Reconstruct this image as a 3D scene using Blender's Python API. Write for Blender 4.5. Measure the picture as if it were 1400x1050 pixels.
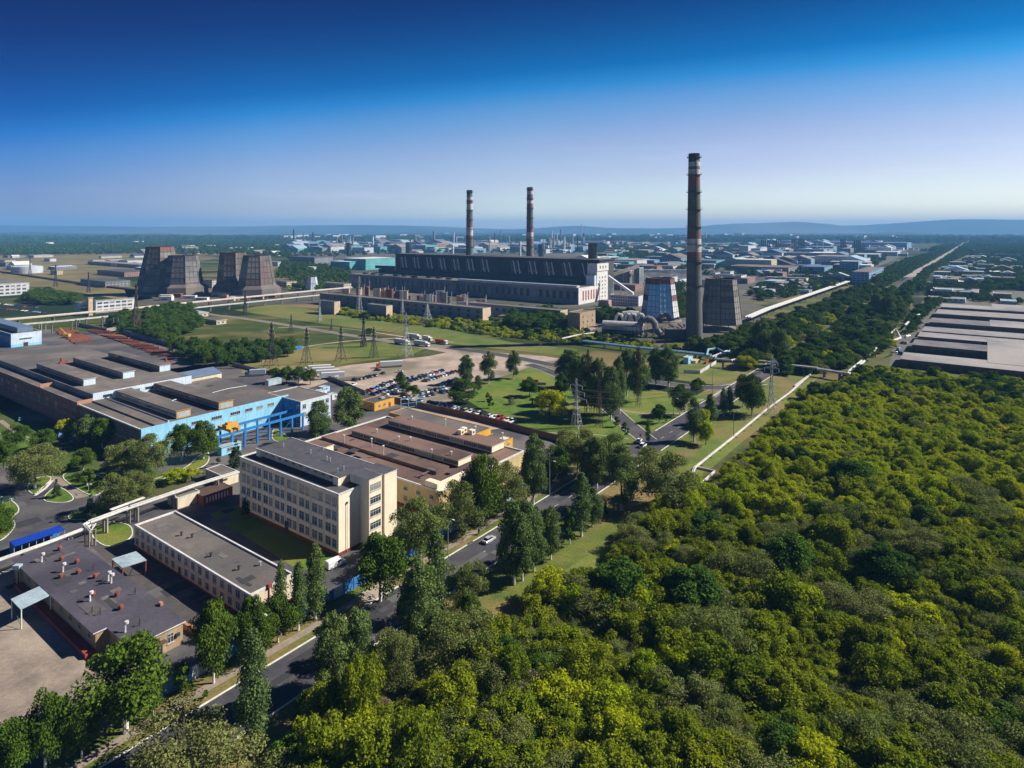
import bpy, math, random
import numpy as np
from mathutils import Vector, Matrix
R = math.radians
sc = bpy.context.scene
for o in list(bpy.data.objects): bpy.data.objects.remove(o)

# ---------------------------------------------------------------- camera, sky, sun, exposure
F, CX, Y0, H = 874.0, 700.0, 315.0, 85.0        # focal length in photo pixels, horizon row, camera height
cam_d = bpy.data.cameras.new('camera'); cam = bpy.data.objects.new('camera', cam_d)
sc.collection.objects.link(cam); sc.camera = cam
cam.location = (0, 0, H); cam.rotation_euler = (R(90), 0, 0)
cam_d.sensor_width = 36; cam_d.lens = F / 1400 * 36; cam_d.shift_y = -(525 - Y0) / 1400
cam_d.clip_start = 1; cam_d.clip_end = 60000
SUN_AZ, SUN_EL = 82.0, 38.0                      # clockwise from the viewing direction
w = bpy.data.worlds.new('World'); sc.world = w; w.use_nodes = True
nt = w.node_tree; nt.nodes.clear()
N = nt.nodes.new; L = nt.links.new
sky = N('ShaderNodeTexSky'); sky.sky_type = 'NISHITA'; sky.sun_disc = False
sky.sun_elevation = R(SUN_EL); sky.sun_rotation = R(SUN_AZ)
sky.altitude = 100; sky.air_density = 1.0; sky.dust_density = 0.6; sky.ozone_density = 3.0
tc = N('ShaderNodeTexCoord'); sx = N('ShaderNodeSeparateXYZ'); L(tc.outputs['Generated'], sx.inputs[0])
# tilted ramp, lens vignette partly put into it: deep blue sooner at the left
a0 = N('ShaderNodeMath'); a0.operation = 'MULTIPLY_ADD'; L(sx.outputs['X'], a0.inputs[0]); a0.inputs[1].default_value = 0.115; a0.inputs[2].default_value = -0.082
ad = N('ShaderNodeMath'); ad.operation = 'MULTIPLY_ADD'; L(sx.outputs['X'], ad.inputs[0]); L(a0.outputs[0], ad.inputs[1]); L(sx.outputs['Z'], ad.inputs[2])
rp = N('ShaderNodeValToRGB'); L(ad.outputs[0], rp.inputs[0])
SKY = [(0.0252, (1.0, 1.0, 1.0)), (0.0742, (0.8123, 0.7255, 0.824)), (0.1305, (0.6503, 0.6082, 0.7316)), (0.1855, (0.294, 0.5199, 0.7233)), (0.2124, (0.066, 0.4251, 0.6983)), (0.2389, (0.0, 0.2741, 0.5374)), (0.2902, (0.0, 0.1491, 0.361)), (0.3343, (0.0, 0.078, 0.2499)), (0.43, (0.0, 0.036, 0.15)), (1.0, (0.02, 0.1, 0.28))]
SIDE = [(0.196, (0.3453, 0.4, 0.6282)), (0.3212, (0.6562, 0.6959, 0.7928)), (0.5, (0.8, 0.8, 0.8)), (0.6811, (0.7901, 0.7366, 0.7224)), (0.804, (0.7763, 0.7406, 0.7032))]
cr = rp.color_ramp
while len(cr.elements) < len(SKY): cr.elements.new(0.5)
for e, (p, c) in zip(cr.elements, SKY): e.position = p; e.color = (*c, 1)
mx = N('ShaderNodeMix'); mx.data_type = 'RGBA'; mx.blend_type = 'MULTIPLY'; mx.inputs[0].default_value = 1
L(sky.outputs[0], mx.inputs[6]); L(rp.outputs[0], mx.inputs[7])
xm = N('ShaderNodeMath'); xm.operation = 'MULTIPLY_ADD'; L(sx.outputs['X'], xm.inputs[0]); xm.inputs[1].default_value = 0.5; xm.inputs[2].default_value = 0.5
r2 = N('ShaderNodeValToRGB'); L(xm.outputs[0], r2.inputs[0]); c2 = r2.color_ramp
while len(c2.elements) < len(SIDE): c2.elements.new(0.5)
for e, (p, c) in zip(c2.elements, SIDE): e.position = p; e.color = (*c, 1)
cn = N('ShaderNodeMapping'); cn.inputs['Scale'].default_value = (2.2, 2.2, 26); L(tc.outputs['Generated'], cn.inputs[0])
cz = N('ShaderNodeTexNoise'); cz.inputs['Scale'].default_value = 1.6; cz.inputs['Detail'].default_value = 7; cz.inputs['Roughness'].default_value = .6; L(cn.outputs[0], cz.inputs['Vector'])
m2 = N('ShaderNodeMix'); m2.data_type = 'RGBA'; m2.blend_type = 'MULTIPLY'; m2.inputs[0].default_value = 1
L(mx.outputs[2], m2.inputs[6]); L(r2.outputs[0], m2.inputs[7])
bg = N('ShaderNodeBackground'); bg.inputs[1].default_value = 0.15; cr_ = N('ShaderNodeValToRGB'); L(cz.outputs['Fac'], cr_.inputs[0]); cr_.color_ramp.elements[0].position = .54; cr_.color_ramp.elements[1].position = .74; cr_.color_ramp.elements[0].color = (0, 0, 0, 1)
cb = N('ShaderNodeMapRange'); L(ad.outputs[0], cb.inputs[0]); cb.inputs[1].default_value = .03; cb.inputs[2].default_value = .15; cb.inputs[3].default_value = .22; cb.inputs[4].default_value = 0
cm_ = N('ShaderNodeMath'); cm_.operation = 'MULTIPLY'; L(cr_.outputs[0], cm_.inputs[0]); L(cb.outputs[0], cm_.inputs[1])
m3 = N('ShaderNodeMix'); m3.data_type = 'RGBA'; L(cm_.outputs[0], m3.inputs[0]); L(m2.outputs[2], m3.inputs[6]); m3.inputs[7].default_value = (5.2, 4.9, 5.0, 1)
L(m3.outputs[2], bg.inputs[0])
wo = N('ShaderNodeOutputWorld'); L(bg.outputs[0], wo.inputs[0])
sd = bpy.data.lights.new('sun', 'SUN'); sd.energy = 5.0; sd.angle = R(0.5); sd.color = (1.0, 0.94, 0.84)
sun = bpy.data.objects.new('sun', sd); sc.collection.objects.link(sun)
sv = Vector((math.sin(R(SUN_AZ)) * math.cos(R(SUN_EL)), math.cos(R(SUN_AZ)) * math.cos(R(SUN_EL)), math.sin(R(SUN_EL))))
sun.rotation_euler = sv.to_track_quat('Z', 'Y').to_euler(); sun.location = (300, 0, 300)
sc.view_settings.view_transform = 'Standard'; sc.view_settings.look = 'None'; sc.view_settings.exposure = 0.6; sc.view_settings.gamma = 1
sc.cycles.max_bounces = 5; sc.cycles.diffuse_bounces = 2; sc.cycles.glossy_bounces = 2; sc.cycles.transmission_bounces = 2
sc.cycles.volume_bounces = 1; sc.cycles.transparent_max_bounces = 6; sc.cycles.use_adaptive_sampling = True

# ---------------------------------------------------------------- geometry of the place
AX = Vector((0.5955, 0.8033)); BX = Vector((-0.8033, 0.5955))   # the street grid: along the main road, and across it
ROT = math.atan2(AX.y, AX.x)
def G(px, py, z=0.0):
    Y = F * (H - z) / (py - Y0); return Vector(((px - CX) * Y / F, Y))
def G3(px, py, z=0.0):
    v = G(px, py, z); return Vector((v.x, v.y, z))
def P3(px, py, Y):
    return Vector(((px - CX) * Y / F, Y, H - (py - Y0) * Y / F))
def ab(v): return (v.x * AX.x + v.y * AX.y, v.x * BX.x + v.y * BX.y)
def AB(a, b): return Vector((a * AX.x + b * BX.x, a * AX.y + b * BX.y))
def run(c, d, px):                                # metres from c along d until the column px
    k = px - CX; return (k * c.y - F * c.x) / (F * d.x - k * d.y)
def hm(base_y, top_y): return (base_y - top_y) * H / (base_y - Y0)

# ---------------------------------------------------------------- materials
MATS = {}
def mat(name, c1, c2=None, scale=0.3, rough=0.85, detail=6.0, c3=None, stripes=None, metallic=0.0, spec=0.3, ramp=(0.35, 0.65), bump=0.0, grime=(.80, 1.14, .12)):
    if name in MATS: return MATS[name]
    m = bpy.data.materials.new(name); m.use_nodes = True; t = m.node_tree; n = t.nodes; l = t.links
    b = n['Principled BSDF']; b.inputs['Roughness'].default_value = rough; b.inputs['Metallic'].default_value = metallic
    b.inputs['Specular IOR Level'].default_value = spec
    g = n.new('ShaderNodeNewGeometry')
    if c2 is None: c2 = tuple(x * 0.72 for x in c1)
    nz = n.new('ShaderNodeTexNoise'); nz.inputs['Scale'].default_value = scale; nz.inputs['Detail'].default_value = detail; nz.inputs['Roughness'].default_value = 0.65
    l.new(g.outputs['Position'], nz.inputs['Vector'])
    r = n.new('ShaderNodeValToRGB'); l.new(nz.outputs['Fac'], r.inputs[0])
    r.color_ramp.elements[0].position = ramp[0]; r.color_ramp.elements[1].position = ramp[1]
    r.color_ramp.elements[0].color = (*c2, 1); r.color_ramp.elements[1].color = (*c1, 1)
    out = r.outputs[0]
    if c3:
        n2 = n.new('ShaderNodeTexNoise'); n2.inputs['Scale'].default_value = scale * 0.17; n2.inputs['Detail'].default_value = 5
        l.new(g.outputs['Position'], n2.inputs['Vector'])
        r2 = n.new('ShaderNodeValToRGB'); l.new(n2.outputs['Fac'], r2.inputs[0]); r2.color_ramp.elements[0].position = 0.47; r2.color_ramp.elements[1].position = 0.60
        mm = n.new('ShaderNodeMix'); mm.data_type = 'RGBA'; l.new(r2.outputs[0], mm.inputs[0]); l.new(out, mm.inputs[6]); mm.inputs[7].default_value = (*c3, 1); out = mm.outputs[2]
    if stripes:                                   # (spacing m, strength): felt strips, cladding joints, in the thing's own frame
        tco = n.new('ShaderNodeTexCoord'); wv = n.new('ShaderNodeTexBrick')
        wv.inputs['Scale'].default_value = 1.0; wv.inputs['Brick Width'].default_value = stripes[0] * 6; wv.inputs['Row Height'].default_value = stripes[0]
        wv.inputs['Mortar Size'].default_value = 0.06; wv.inputs['Color1'].default_value = (1, 1, 1, 1); k = 1 - stripes[1]
        wv.inputs['Color2'].default_value = (1 - stripes[1] * .5,) * 3 + (1,); wv.inputs['Mortar'].default_value = (k, k, k, 1)
        if len(stripes) > 2:
            mp = n.new('ShaderNodeMapping'); mp.inputs['Rotation'].default_value = stripes[2]; l.new(tco.outputs['Object'], mp.inputs[0]); l.new(mp.outputs[0], wv.inputs['Vector'])
        else: l.new(tco.outputs['Object'], wv.inputs['Vector'])
        mm = n.new('ShaderNodeMix'); mm.data_type = 'RGBA'; mm.blend_type = 'MULTIPLY'; mm.inputs[0].default_value = 1
        l.new(out, mm.inputs[6]); l.new(wv.outputs[0], mm.inputs[7]); out = mm.outputs[2]
    n3 = n.new('ShaderNodeTexNoise'); n3.inputs['Scale'].default_value = max(1.6, scale * 5); n3.inputs['Detail'].default_value = 4; n3.inputs['Roughness'].default_value = 0.7
    mp3 = n.new('ShaderNodeMapping'); mp3.inputs['Scale'].default_value = (1, 1, grime[2]); l.new(g.outputs['Position'], mp3.inputs[0]); l.new(mp3.outputs[0], n3.inputs['Vector'])
    m3 = n.new('ShaderNodeMapRange'); m3.inputs[1].default_value = .3; m3.inputs[2].default_value = .7; m3.inputs[3].default_value = grime[0]; m3.inputs[4].default_value = grime[1]; l.new(n3.outputs['Fac'], m3.inputs[0])
    mg = n.new('ShaderNodeMix'); mg.data_type = 'RGBA'; mg.blend_type = 'MULTIPLY'; mg.inputs[0].default_value = 1; l.new(out, mg.inputs[6]); l.new(m3.outputs[0], mg.inputs[7]); out = mg.outputs[2]
    l.new(out, b.inputs['Base Color'])
    if bump:
        bp = n.new('ShaderNodeBump'); bp.inputs['Strength'].default_value = bump; bp.inputs['Distance'].default_value = 0.3; l.new(nz.outputs['Fac'], bp.inputs['Height']); l.new(bp.outputs[0], b.inputs['Normal'])
    MATS[name] = m; return m
def leaf_mat(name, c1, c2, c3, trans=0.25):
    if name in MATS: return MATS[name]
    m = bpy.data.materials.new(name); m.use_nodes = True; t = m.node_tree; n = t.nodes; l = t.links; n.clear()
    g = n.new('ShaderNodeNewGeometry'); oi = n.new('ShaderNodeObjectInfo')
    nz = n.new('ShaderNodeTexNoise'); nz.inputs['Scale'].default_value = 0.55; nz.inputs['Detail'].default_value = 3; l.new(g.outputs['Position'], nz.inputs['Vector'])
    r = n.new('ShaderNodeValToRGB'); l.new(nz.outputs['Fac'], r.inputs[0]); e = r.color_ramp.elements
    e[0].position = 0.35; e[1].position = 0.68; e[0].color = (*c2, 1); e[1].color = (*c1, 1)
    mm = n.new('ShaderNodeMix'); mm.data_type = 'RGBA'; l.new(oi.outputs['Random'], mm.inputs[0]); l.new(r.outputs[0], mm.inputs[6]); mm.inputs[7].default_value = (*c3, 1)
    sc2 = n.new('ShaderNodeMath'); sc2.operation = 'MULTIPLY'; sc2.inputs[1].default_value = 0.55; l.new(oi.outputs['Random'], sc2.inputs[0]); l.new(sc2.outputs[0], mm.inputs[0])
    hs = n.new('ShaderNodeHueSaturation'); l.new(mm.outputs[2], hs.inputs['Color'])
    mr = n.new('ShaderNodeMapRange'); mr.inputs[1].default_value = 0; mr.inputs[2].default_value = 1; mr.inputs[3].default_value = 0.75; mr.inputs[4].default_value = 1.25
    l.new(g.outputs['Random Per Island'], mr.inputs[0]); l.new(mr.outputs[0], hs.inputs['Value'])
    d = n.new('ShaderNodeBsdfDiffuse'); l.new(hs.outputs[0], d.inputs[0]); tr = n.new('ShaderNodeBsdfTranslucent'); l.new(hs.outputs[0], tr.inputs[0])
    ms = n.new('ShaderNodeMixShader'); ms.inputs[0].default_value = trans; l.new(d.outputs[0], ms.inputs[1]); l.new(tr.outputs[0], ms.inputs[2])
    o = n.new('ShaderNodeOutputMaterial'); l.new(ms.outputs[0], o.inputs[0]); MATS[name] = m; return m
def color_mat(name, rough, spec=0.5):               # body paint: the colour is the object's own
    if name in MATS: return MATS[name]
    m = bpy.data.materials.new(name); m.use_nodes = True; n = m.node_tree.nodes; l = m.node_tree.links
    oi = n.new('ShaderNodeObjectInfo'); b = n['Principled BSDF']; l.new(oi.outputs['Color'], b.inputs['Base Color'])
    b.inputs['Roughness'].default_value = rough; b.inputs['Specular IOR Level'].default_value = spec; MATS[name] = m; return m
def facade_mat(name, wall, glass, bw=3.2, bh=3.2, gap=1.3):   # far buildings: wall with a small window grid
    if name in MATS: return MATS[name]
    m = bpy.data.materials.new(name); m.use_nodes = True; n = m.node_tree.nodes; l = m.node_tree.links; b = n['Principled BSDF']
    tco = n.new('ShaderNodeTexCoord'); s = n.new('ShaderNodeSeparateXYZ'); l.new(tco.outputs['Object'], s.inputs[0])
    sm = n.new('ShaderNodeMath'); sm.operation = 'ADD'; l.new(s.outputs['X'], sm.inputs[0]); l.new(s.outputs['Y'], sm.inputs[1])
    c = n.new('ShaderNodeCombineXYZ'); l.new(sm.outputs[0], c.inputs[0]); l.new(s.outputs['Z'], c.inputs[1])
    br = n.new('ShaderNodeTexBrick'); br.offset = 0; br.inputs['Scale'].default_value = 1; br.inputs['Brick Width'].default_value = bw; br.inputs['Row Height'].default_value = bh
    br.inputs['Mortar Size'].default_value = gap * .5; br.inputs['Mortar Smooth'].default_value = 0
    br.inputs['Color1'].default_value = (*glass, 1); br.inputs['Color2'].default_value = tuple(x * 1.9 for x in glass) + (1,); br.inputs['Mortar'].default_value = (*wall, 1)
    l.new(c.outputs[0], br.inputs['Vector'])
    nz = n.new('ShaderNodeTexNoise'); nz.inputs['Scale'].default_value = .08; g = n.new('ShaderNodeNewGeometry'); l.new(g.outputs['Position'], nz.inputs['Vector'])
    mr = n.new('ShaderNodeMapRange'); mr.inputs[3].default_value = .7; mr.inputs[4].default_value = 1.2; l.new(nz.outputs['Fac'], mr.inputs[0])
    mm = n.new('ShaderNodeMix'); mm.data_type = 'RGBA'; mm.blend_type = 'MULTIPLY'; mm.inputs[0].default_value = 1; l.new(br.outputs[0], mm.inputs[6]); l.new(mr.outputs[0], mm.inputs[7])
    l.new(mm.outputs[2], b.inputs['Base Color']); b.inputs['Roughness'].default_value = 0.8; MATS[name] = m; return m

asphalt = mat('asphalt', (.10, .095, .10), (.06, .058, .066), .18, c3=(.15, .135, .125))
road_m = mat('road_asphalt', (.075, .073, .082), (.05, .05, .06), .5, c3=(.095, .09, .092))
yard_m = mat('yard_concrete', (.34, .27, .21), (.19, .155, .13), .22, c3=(.40, .33, .26))
dirt_m = mat('dirt', (.50, .39, .31), (.34, .265, .21), .12, c3=(.20, .17, .12))
path_m = mat('path', (.33, .27, .21), (.24, .19, .15), .6)
kerb_m = mat('kerb_paint', (.80, .78, .72), (.55, .53, .48), .5)
lawn_m = mat('lawn', (.12, .19, .014), (.065, .13, .014), .22, c3=(.17, .19, .03), bump=.4, grime=(.65, 1.3, 1))
dry_m = mat('rough_grass', (.16, .17, .03), (.08, .12, .018), .09, c3=(.24, .19, .07), bump=.5, grime=(.6, 1.35, 1))
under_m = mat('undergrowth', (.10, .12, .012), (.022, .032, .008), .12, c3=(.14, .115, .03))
cream = mat('cream_plaster', (.86, .765, .58), (.74, .65, .48), .12, grime=(.88, 1.06, .12))
cream_d = mat('beige_plaster', (.75, .655, .49), (.63, .545, .40), .2)
white_m = mat('white_paint', (.75, .74, .70), (.55, .54, .52), .3)
plinth = mat('red_plinth', (.22, .05, .03), (.16, .04, .03), .4)
bitumen = mat('grey_bitumen', (.105, .10, .115), (.07, .07, .085), .3, stripes=(1.0, .12))
bitumen_b = mat('brown_bitumen', (.15, .095, .078), (.085, .055, .048), .16, c3=(.22, .14, .11), stripes=(1.0, .14))
bitumen_g = mat('beige_bitumen', (.23, .195, .17), (.15, .13, .115), .14, c3=(.12, .11, .105), stripes=(1.0, .15))
bitumen_k = mat('dark_roof', (.105, .095, .12), (.075, .07, .09), .2, c3=(.06, .055, .075), stripes=(1.0, .12))
concrete = mat('concrete', (.34, .31, .27), (.22, .20, .18), .15, c3=(.17, .16, .145), stripes=(3.0, .18, (R(90), 0, 0)))
concrete_d = mat('weathered_concrete', (.27, .285, .305), (.15, .16, .18), .06, c3=(.34, .34, .34), stripes=(6.0, .22, (R(90), 0, 0)))
brick_r = mat('red_brick', (.38, .19, .17), (.25, .125, .12), .25, stripes=(1.5, .2, (R(90), 0, 0)))
brick_o = mat('orange_brick', (.48, .25, .16), (.36, .18, .12), .3)
brick_y = mat('yellow_brick', (.42, .31, .19), (.32, .23, .14), .3)
yellow_m = mat('ochre_paint', (.70, .38, .05), (.58, .30, .04), .3)
blue_l = mat('light_blue_paint', (.30, .62, .80), (.24, .53, .72), .2)
blue_m = mat('blue_paint', (.03, .22, .55), (.02, .16, .43), .3)
blue_w = mat('pale_blue_render', (.58, .68, .76), (.50, .60, .70), .2)
blue_f = mat('blue_fence_paint', (.05, .22, .58), (.03, .15, .42), .4)
blue_r = mat('blue_sheet_roof', (.16, .22, .32), (.12, .17, .26), .3, rough=.5)
cobalt = mat('cobalt_roof', (.01, .06, .45), (.01, .045, .35), .5, rough=.5)
sheet_w = mat('pale_sheet_roof', (.45, .55, .60), (.30, .38, .42), .3, rough=.5)
glass_m = mat('window_glass', (.045, .065, .085), (.02, .03, .045), .6, rough=.12, spec=.8)
glass_b = mat('blue_window_glass', (.10, .17, .24), (.04, .07, .11), .5, rough=.15, spec=.8)
for gm_ in (glass_m, glass_b):                    # each window differs a little: blinds, curtains, open panes
    n_ = gm_.node_tree.nodes; l_ = gm_.node_tree.links; pb_ = n_['Principled BSDF']; src_ = pb_.inputs['Base Color'].links[0].from_socket
    oi_ = n_.new('ShaderNodeObjectInfo'); rr_ = n_.new('ShaderNodeValToRGB'); rr_.color_ramp.interpolation = 'CONSTANT'; l_.new(oi_.outputs['Random'], rr_.inputs[0]); e_ = rr_.color_ramp.elements
    e_[0].color = (0, 0, 0, 1); e_[1].position = .62; e_[1].color = (.35, .35, .35, 1); x_ = e_.new(.8); x_.color = (.1, .1, .1, 1); x_ = e_.new(.9); x_.color = (.75, .75, .75, 1)
    mm_ = n_.new('ShaderNodeMix'); mm_.data_type = 'RGBA'; l_.new(rr_.outputs[0], mm_.inputs[0]); l_.new(src_, mm_.inputs[6]); mm_.inputs[7].default_value = (.34, .33, .30, 1); l_.new(mm_.outputs[2], pb_.inputs['Base Color'])
frame_m = mat('window_frame', (.62, .60, .56), (.5, .49, .46), 1)
steel_d = mat('dark_steel', (.035, .035, .04), (.05, .045, .045), 1, rough=.6)
steel_g = mat('galvanised_steel', (.50, .52, .54), (.36, .38, .40), .5, rough=.5, metallic=.3)
steel_n = mat('rusty_steel', (.13, .075, .05), (.07, .05, .045), .7)
rust_m = mat('rust', (.30, .09, .05), (.16, .05, .035), .6)
red_p = mat('red_paint', (.34, .06, .05), (.25, .05, .045), .5)
pipe_m = mat('pale_pipe_cladding', (.66, .64, .60), (.46, .45, .43), .35, rough=.5)
pipe_b = mat('blue_grey_pipe', (.30, .48, .58), (.22, .38, .48), .3, rough=.5)
pipe_t = mat('beige_pipe_deck', (.52, .44, .34), (.38, .32, .25), .12)
pbark = mat('pale_poplar_bark', (.42, .40, .35), (.24, .23, .20), 1.5)
bark = mat('bark', (.10, .08, .06), (.06, .05, .04), 1.5)
limew = mat('whitewashed_bark', (.70, .68, .62), (.5, .48, .44), 1.5)
tyre_m = mat('tyre_rubber', (.02, .02, .02), (.015, .015, .015), 2)
car_paint = color_mat('car_paint', .25); sheet_paint = color_mat('painted_surface', .6, .3)
car_glass = mat('car_glass', (.02, .025, .03), (.015, .02, .025), 1, rough=.08, spec=.9)
coal_m = mat('coal_ground', (.05, .05, .055), (.025, .025, .03), .02, c3=(.12, .11, .10))

# ---------------------------------------------------------------- mesh building
class MB:
    def __init__(s): s.v = []; s.f = []; s.m = []; s.mats = []
    def _mi(s, m):
        if m not in s.mats: s.mats.append(m)
        return s.mats.index(m)
    def add(s, vs, fs, m):
        k = len(s.v); s.v += [tuple(x) for x in vs]; i = s._mi(m)
        for f in fs: s.f.append(tuple(a + k for a in f)); s.m.append(i)
        return s
    def box(s, x0, x1, y0, y1, z0, z1, m, top=None):
        vs = [(x0, y0, z0), (x1, y0, z0), (x1, y1, z0), (x0, y1, z0), (x0, y0, z1), (x1, y0, z1), (x1, y1, z1), (x0, y1, z1)]
        fs = [(0, 3, 2, 1), (0, 1, 5, 4), (1, 2, 6, 5), (2, 3, 7, 6), (3, 0, 4, 7)]
        s.add(vs, fs + ([] if top else [(4, 5, 6, 7)]), m)
        if top: s.add(vs[4:], [(0, 1, 2, 3)], top)
        return s
    def prism(s, pts, z0, z1, m, top=None):
        n = len(pts); vs = [(p[0], p[1], z0) for p in pts] + [(p[0], p[1], z1) for p in pts]
        s.add(vs, [tuple(range(n))[::-1]] + [(i, (i + 1) % n, n + (i + 1) % n, n + i) for i in range(n)], m)
        s.add(vs[n:], [tuple(range(n))], top or m); return s
    def tube(s, pts, r, m, n=8, r2=None, caps=True):
        pts = [Vector(p) for p in pts]; k = len(pts); rings = []
        for i, p in enumerate(pts):
            d = (pts[min(i + 1, k - 1)] - pts[max(i - 1, 0)]).normalized()
            u = d.cross(Vector((0, 0, 1)));
            if u.length < .05: u = Vector((1, 0, 0))
            u.normalize(); q = u.cross(d).normalized()
            rr = r if r2 is None else r + (r2 - r) * i / (k - 1)
            rings += [p + (u * math.cos(t) + q * math.sin(t)) * rr for t in [2 * math.pi * j / n for j in range(n)]]
        fs = [(i * n + j, i * n + (j + 1) % n, (i + 1) * n + (j + 1) % n, (i + 1) * n + j) for i in range(k - 1) for j in range(n)]
        if caps: fs += [tuple(range(n)), tuple(range((k - 1) * n, k * n))[::-1]]
        return s.add(rings, fs, m)
    def bar(s, p, q, r, m): return s.tube([p, q], r, m, 4)
    def build(s, name, parent=None, loc=None, smooth=False):
        me = bpy.data.meshes.new(name); me.from_pydata(s.v, [], s.f)
        for m in s.mats: me.materials.append(m)
        me.polygons.foreach_set('material_index', s.m)
        if smooth: me.polygons.foreach_set('use_smooth', [True] * len(s.f))
        me.update(); return link(name, me, parent, loc)
def link(name, me, parent=None, loc=None, rz=0):
    o = bpy.data.objects.new(name, me); sc.collection.objects.link(o); o.parent = parent
    if loc is not None: o.location = loc if len(loc) == 3 else (loc[0], loc[1], 0)
    o.rotation_euler.z = rz; return o
def tag(o, label, cat, group=None):
    o['label'] = label; o['category'] = cat
    if group: o['group'] = group
    return o
def thing(name, label, cat, loc, rz=0.0, group=None):
    return tag(link(name, None, None, loc, rz), label, cat, group)
def struct(o, kind='structure'): o['kind'] = kind; return o
def dup(root, loc, rz=None, label=None, group=None, scale=None, color=None):
    r = root.copy(); sc.collection.objects.link(r); r.location = loc if len(loc) == 3 else (loc[0], loc[1], 0)
    if rz is not None: r.rotation_euler.z = rz
    if label: r['label'] = label
    if group: r['group'] = group
    if scale is not None: r.scale = scale if hasattr(scale, '__len__') else (scale,) * 3
    if color: r.color = color
    for ch in list(root.children):
        c = ch.copy(); sc.collection.objects.link(c); c.parent = r
        if color: c.color = color
        for g2 in list(ch.children):
            d = g2.copy(); sc.collection.objects.link(d); d.parent = c
    return r
def chaikin(p, k=2, closed=True):
    p = [Vector(q[:2]) for q in p]
    for _ in range(k):
        q = []; n = len(p)
        for i in range(n if closed else n - 1):
            a, b = p[i], p[(i + 1) % n]; q += [a * .75 + b * .25, a * .25 + b * .75]
        if not closed: q = [p[0]] + q + [p[-1]]
        p = q
    return p
def sheet(name, pts, z, m, kind='structure', smooth=0):
    if smooth: pts = chaikin(pts, smooth)
    b = MB(); b.add([(p[0], p[1], z) for p in pts], [tuple(range(len(pts)))], m); o = b.build(name)
    return struct(o, kind)
def strip_pts(pts, w0, w1):
    pts = [Vector(p[:2]) for p in pts]; out = []
    for i, p in enumerate(pts):
        d = (pts[min(i + 1, len(pts) - 1)] - pts[max(i - 1, 0)]).normalized(); n = Vector((-d.y, d.x)); out.append((p + n * w0, p + n * w1))
    return out
def ribbon(b, pts, w0, w1, z, m, z1=None):
    s = strip_pts(pts, w0, w1); vs = []
    for p, q in s: vs += [(p.x, p.y, z), (q.x, q.y, z)]
    b.add(vs, [(2 * i, 2 * i + 1, 2 * i + 3, 2 * i + 2) for i in range(len(s) - 1)], m)
    if z1 is not None:
        k = len(s); v2 = [(x, y, z1) for x, y, _ in vs]
        b.add(vs + v2, [(2 * k + 2 * i, 2 * k + 2 * i + 1, 2 * k + 2 * i + 3, 2 * k + 2 * i + 2) for i in range(k - 1)] + [(2 * i, 2 * i + 2, 2 * k + 2 * i + 2, 2 * k + 2 * i) for i in range(k - 1)] + [(2 * i + 1, 2 * k + 2 * i + 1, 2 * k + 2 * i + 3, 2 * i + 3) for i in range(k - 1)], m)
    return b
def pxs(l): return [G(*p) for p in l]
# ================================================================ SETTING: ground, roads, hills
def ground_mat():
    m = bpy.data.materials.new('far_ground'); m.use_nodes = True; t = m.node_tree; n = t.nodes; l = t.links; b = n['Principled BSDF']
    b.inputs['Roughness'].default_value = .95; b.inputs['Specular IOR Level'].default_value = .1
    g = n.new('ShaderNodeNewGeometry')
    def noise(s, d, lo, hi, xs=1.0):
        mp = n.new('ShaderNodeMapping'); mp.inputs['Rotation'].default_value = (0, 0, -ROT); l.new(g.outputs['Position'], mp.inputs[0]); mp.inputs['Scale'].default_value = (1, xs, 1)
        z = n.new('ShaderNodeTexNoise'); z.inputs['Scale'].default_value = s; z.inputs['Detail'].default_value = d; l.new(mp.outputs[0], z.inputs['Vector'])
        r = n.new('ShaderNodeMapRange'); r.inputs[1].default_value = lo; r.inputs[2].default_value = hi; l.new(z.outputs['Fac'], r.inputs[0]); return r.outputs[0]
    def mixc(f, a, c):
        x = n.new('ShaderNodeMix'); x.data_type = 'RGBA'; l.new(f, x.inputs[0])
        for i, v in ((6, a), (7, c)):
            if isinstance(v, tuple): x.inputs[i].default_value = (*v, 1)
            else: l.new(v, x.inputs[i])
        return x.outputs[2]
    c = mixc(noise(.05, 8, .35, .65), (.075, .095, .022), (.045, .065, .014))
    c = mixc(noise(.012, 6, .52, .62, 1.6), c, (.17, .135, .055))
    c = mixc(noise(.0035, 7, .50, .56, 2.2), c, (.018, .032, .012))
    c = mixc(noise(.0011, 6, .56, .62, 3.0), c, (.22, .16, .075))
    c = mixc(noise(.02, 4, .62, .68, .6), c, (.13, .115, .095))
    l.new(c, b.inputs['Base Color']); return m
gb = MB(); gb.add([(-16000, -300, 0), (16000, -300, 0), (16000, 17500, 0), (-16000, 17500, 0)], [(0, 1, 2, 3)], ground_mat())
struct(gb.build('ground'))

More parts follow.
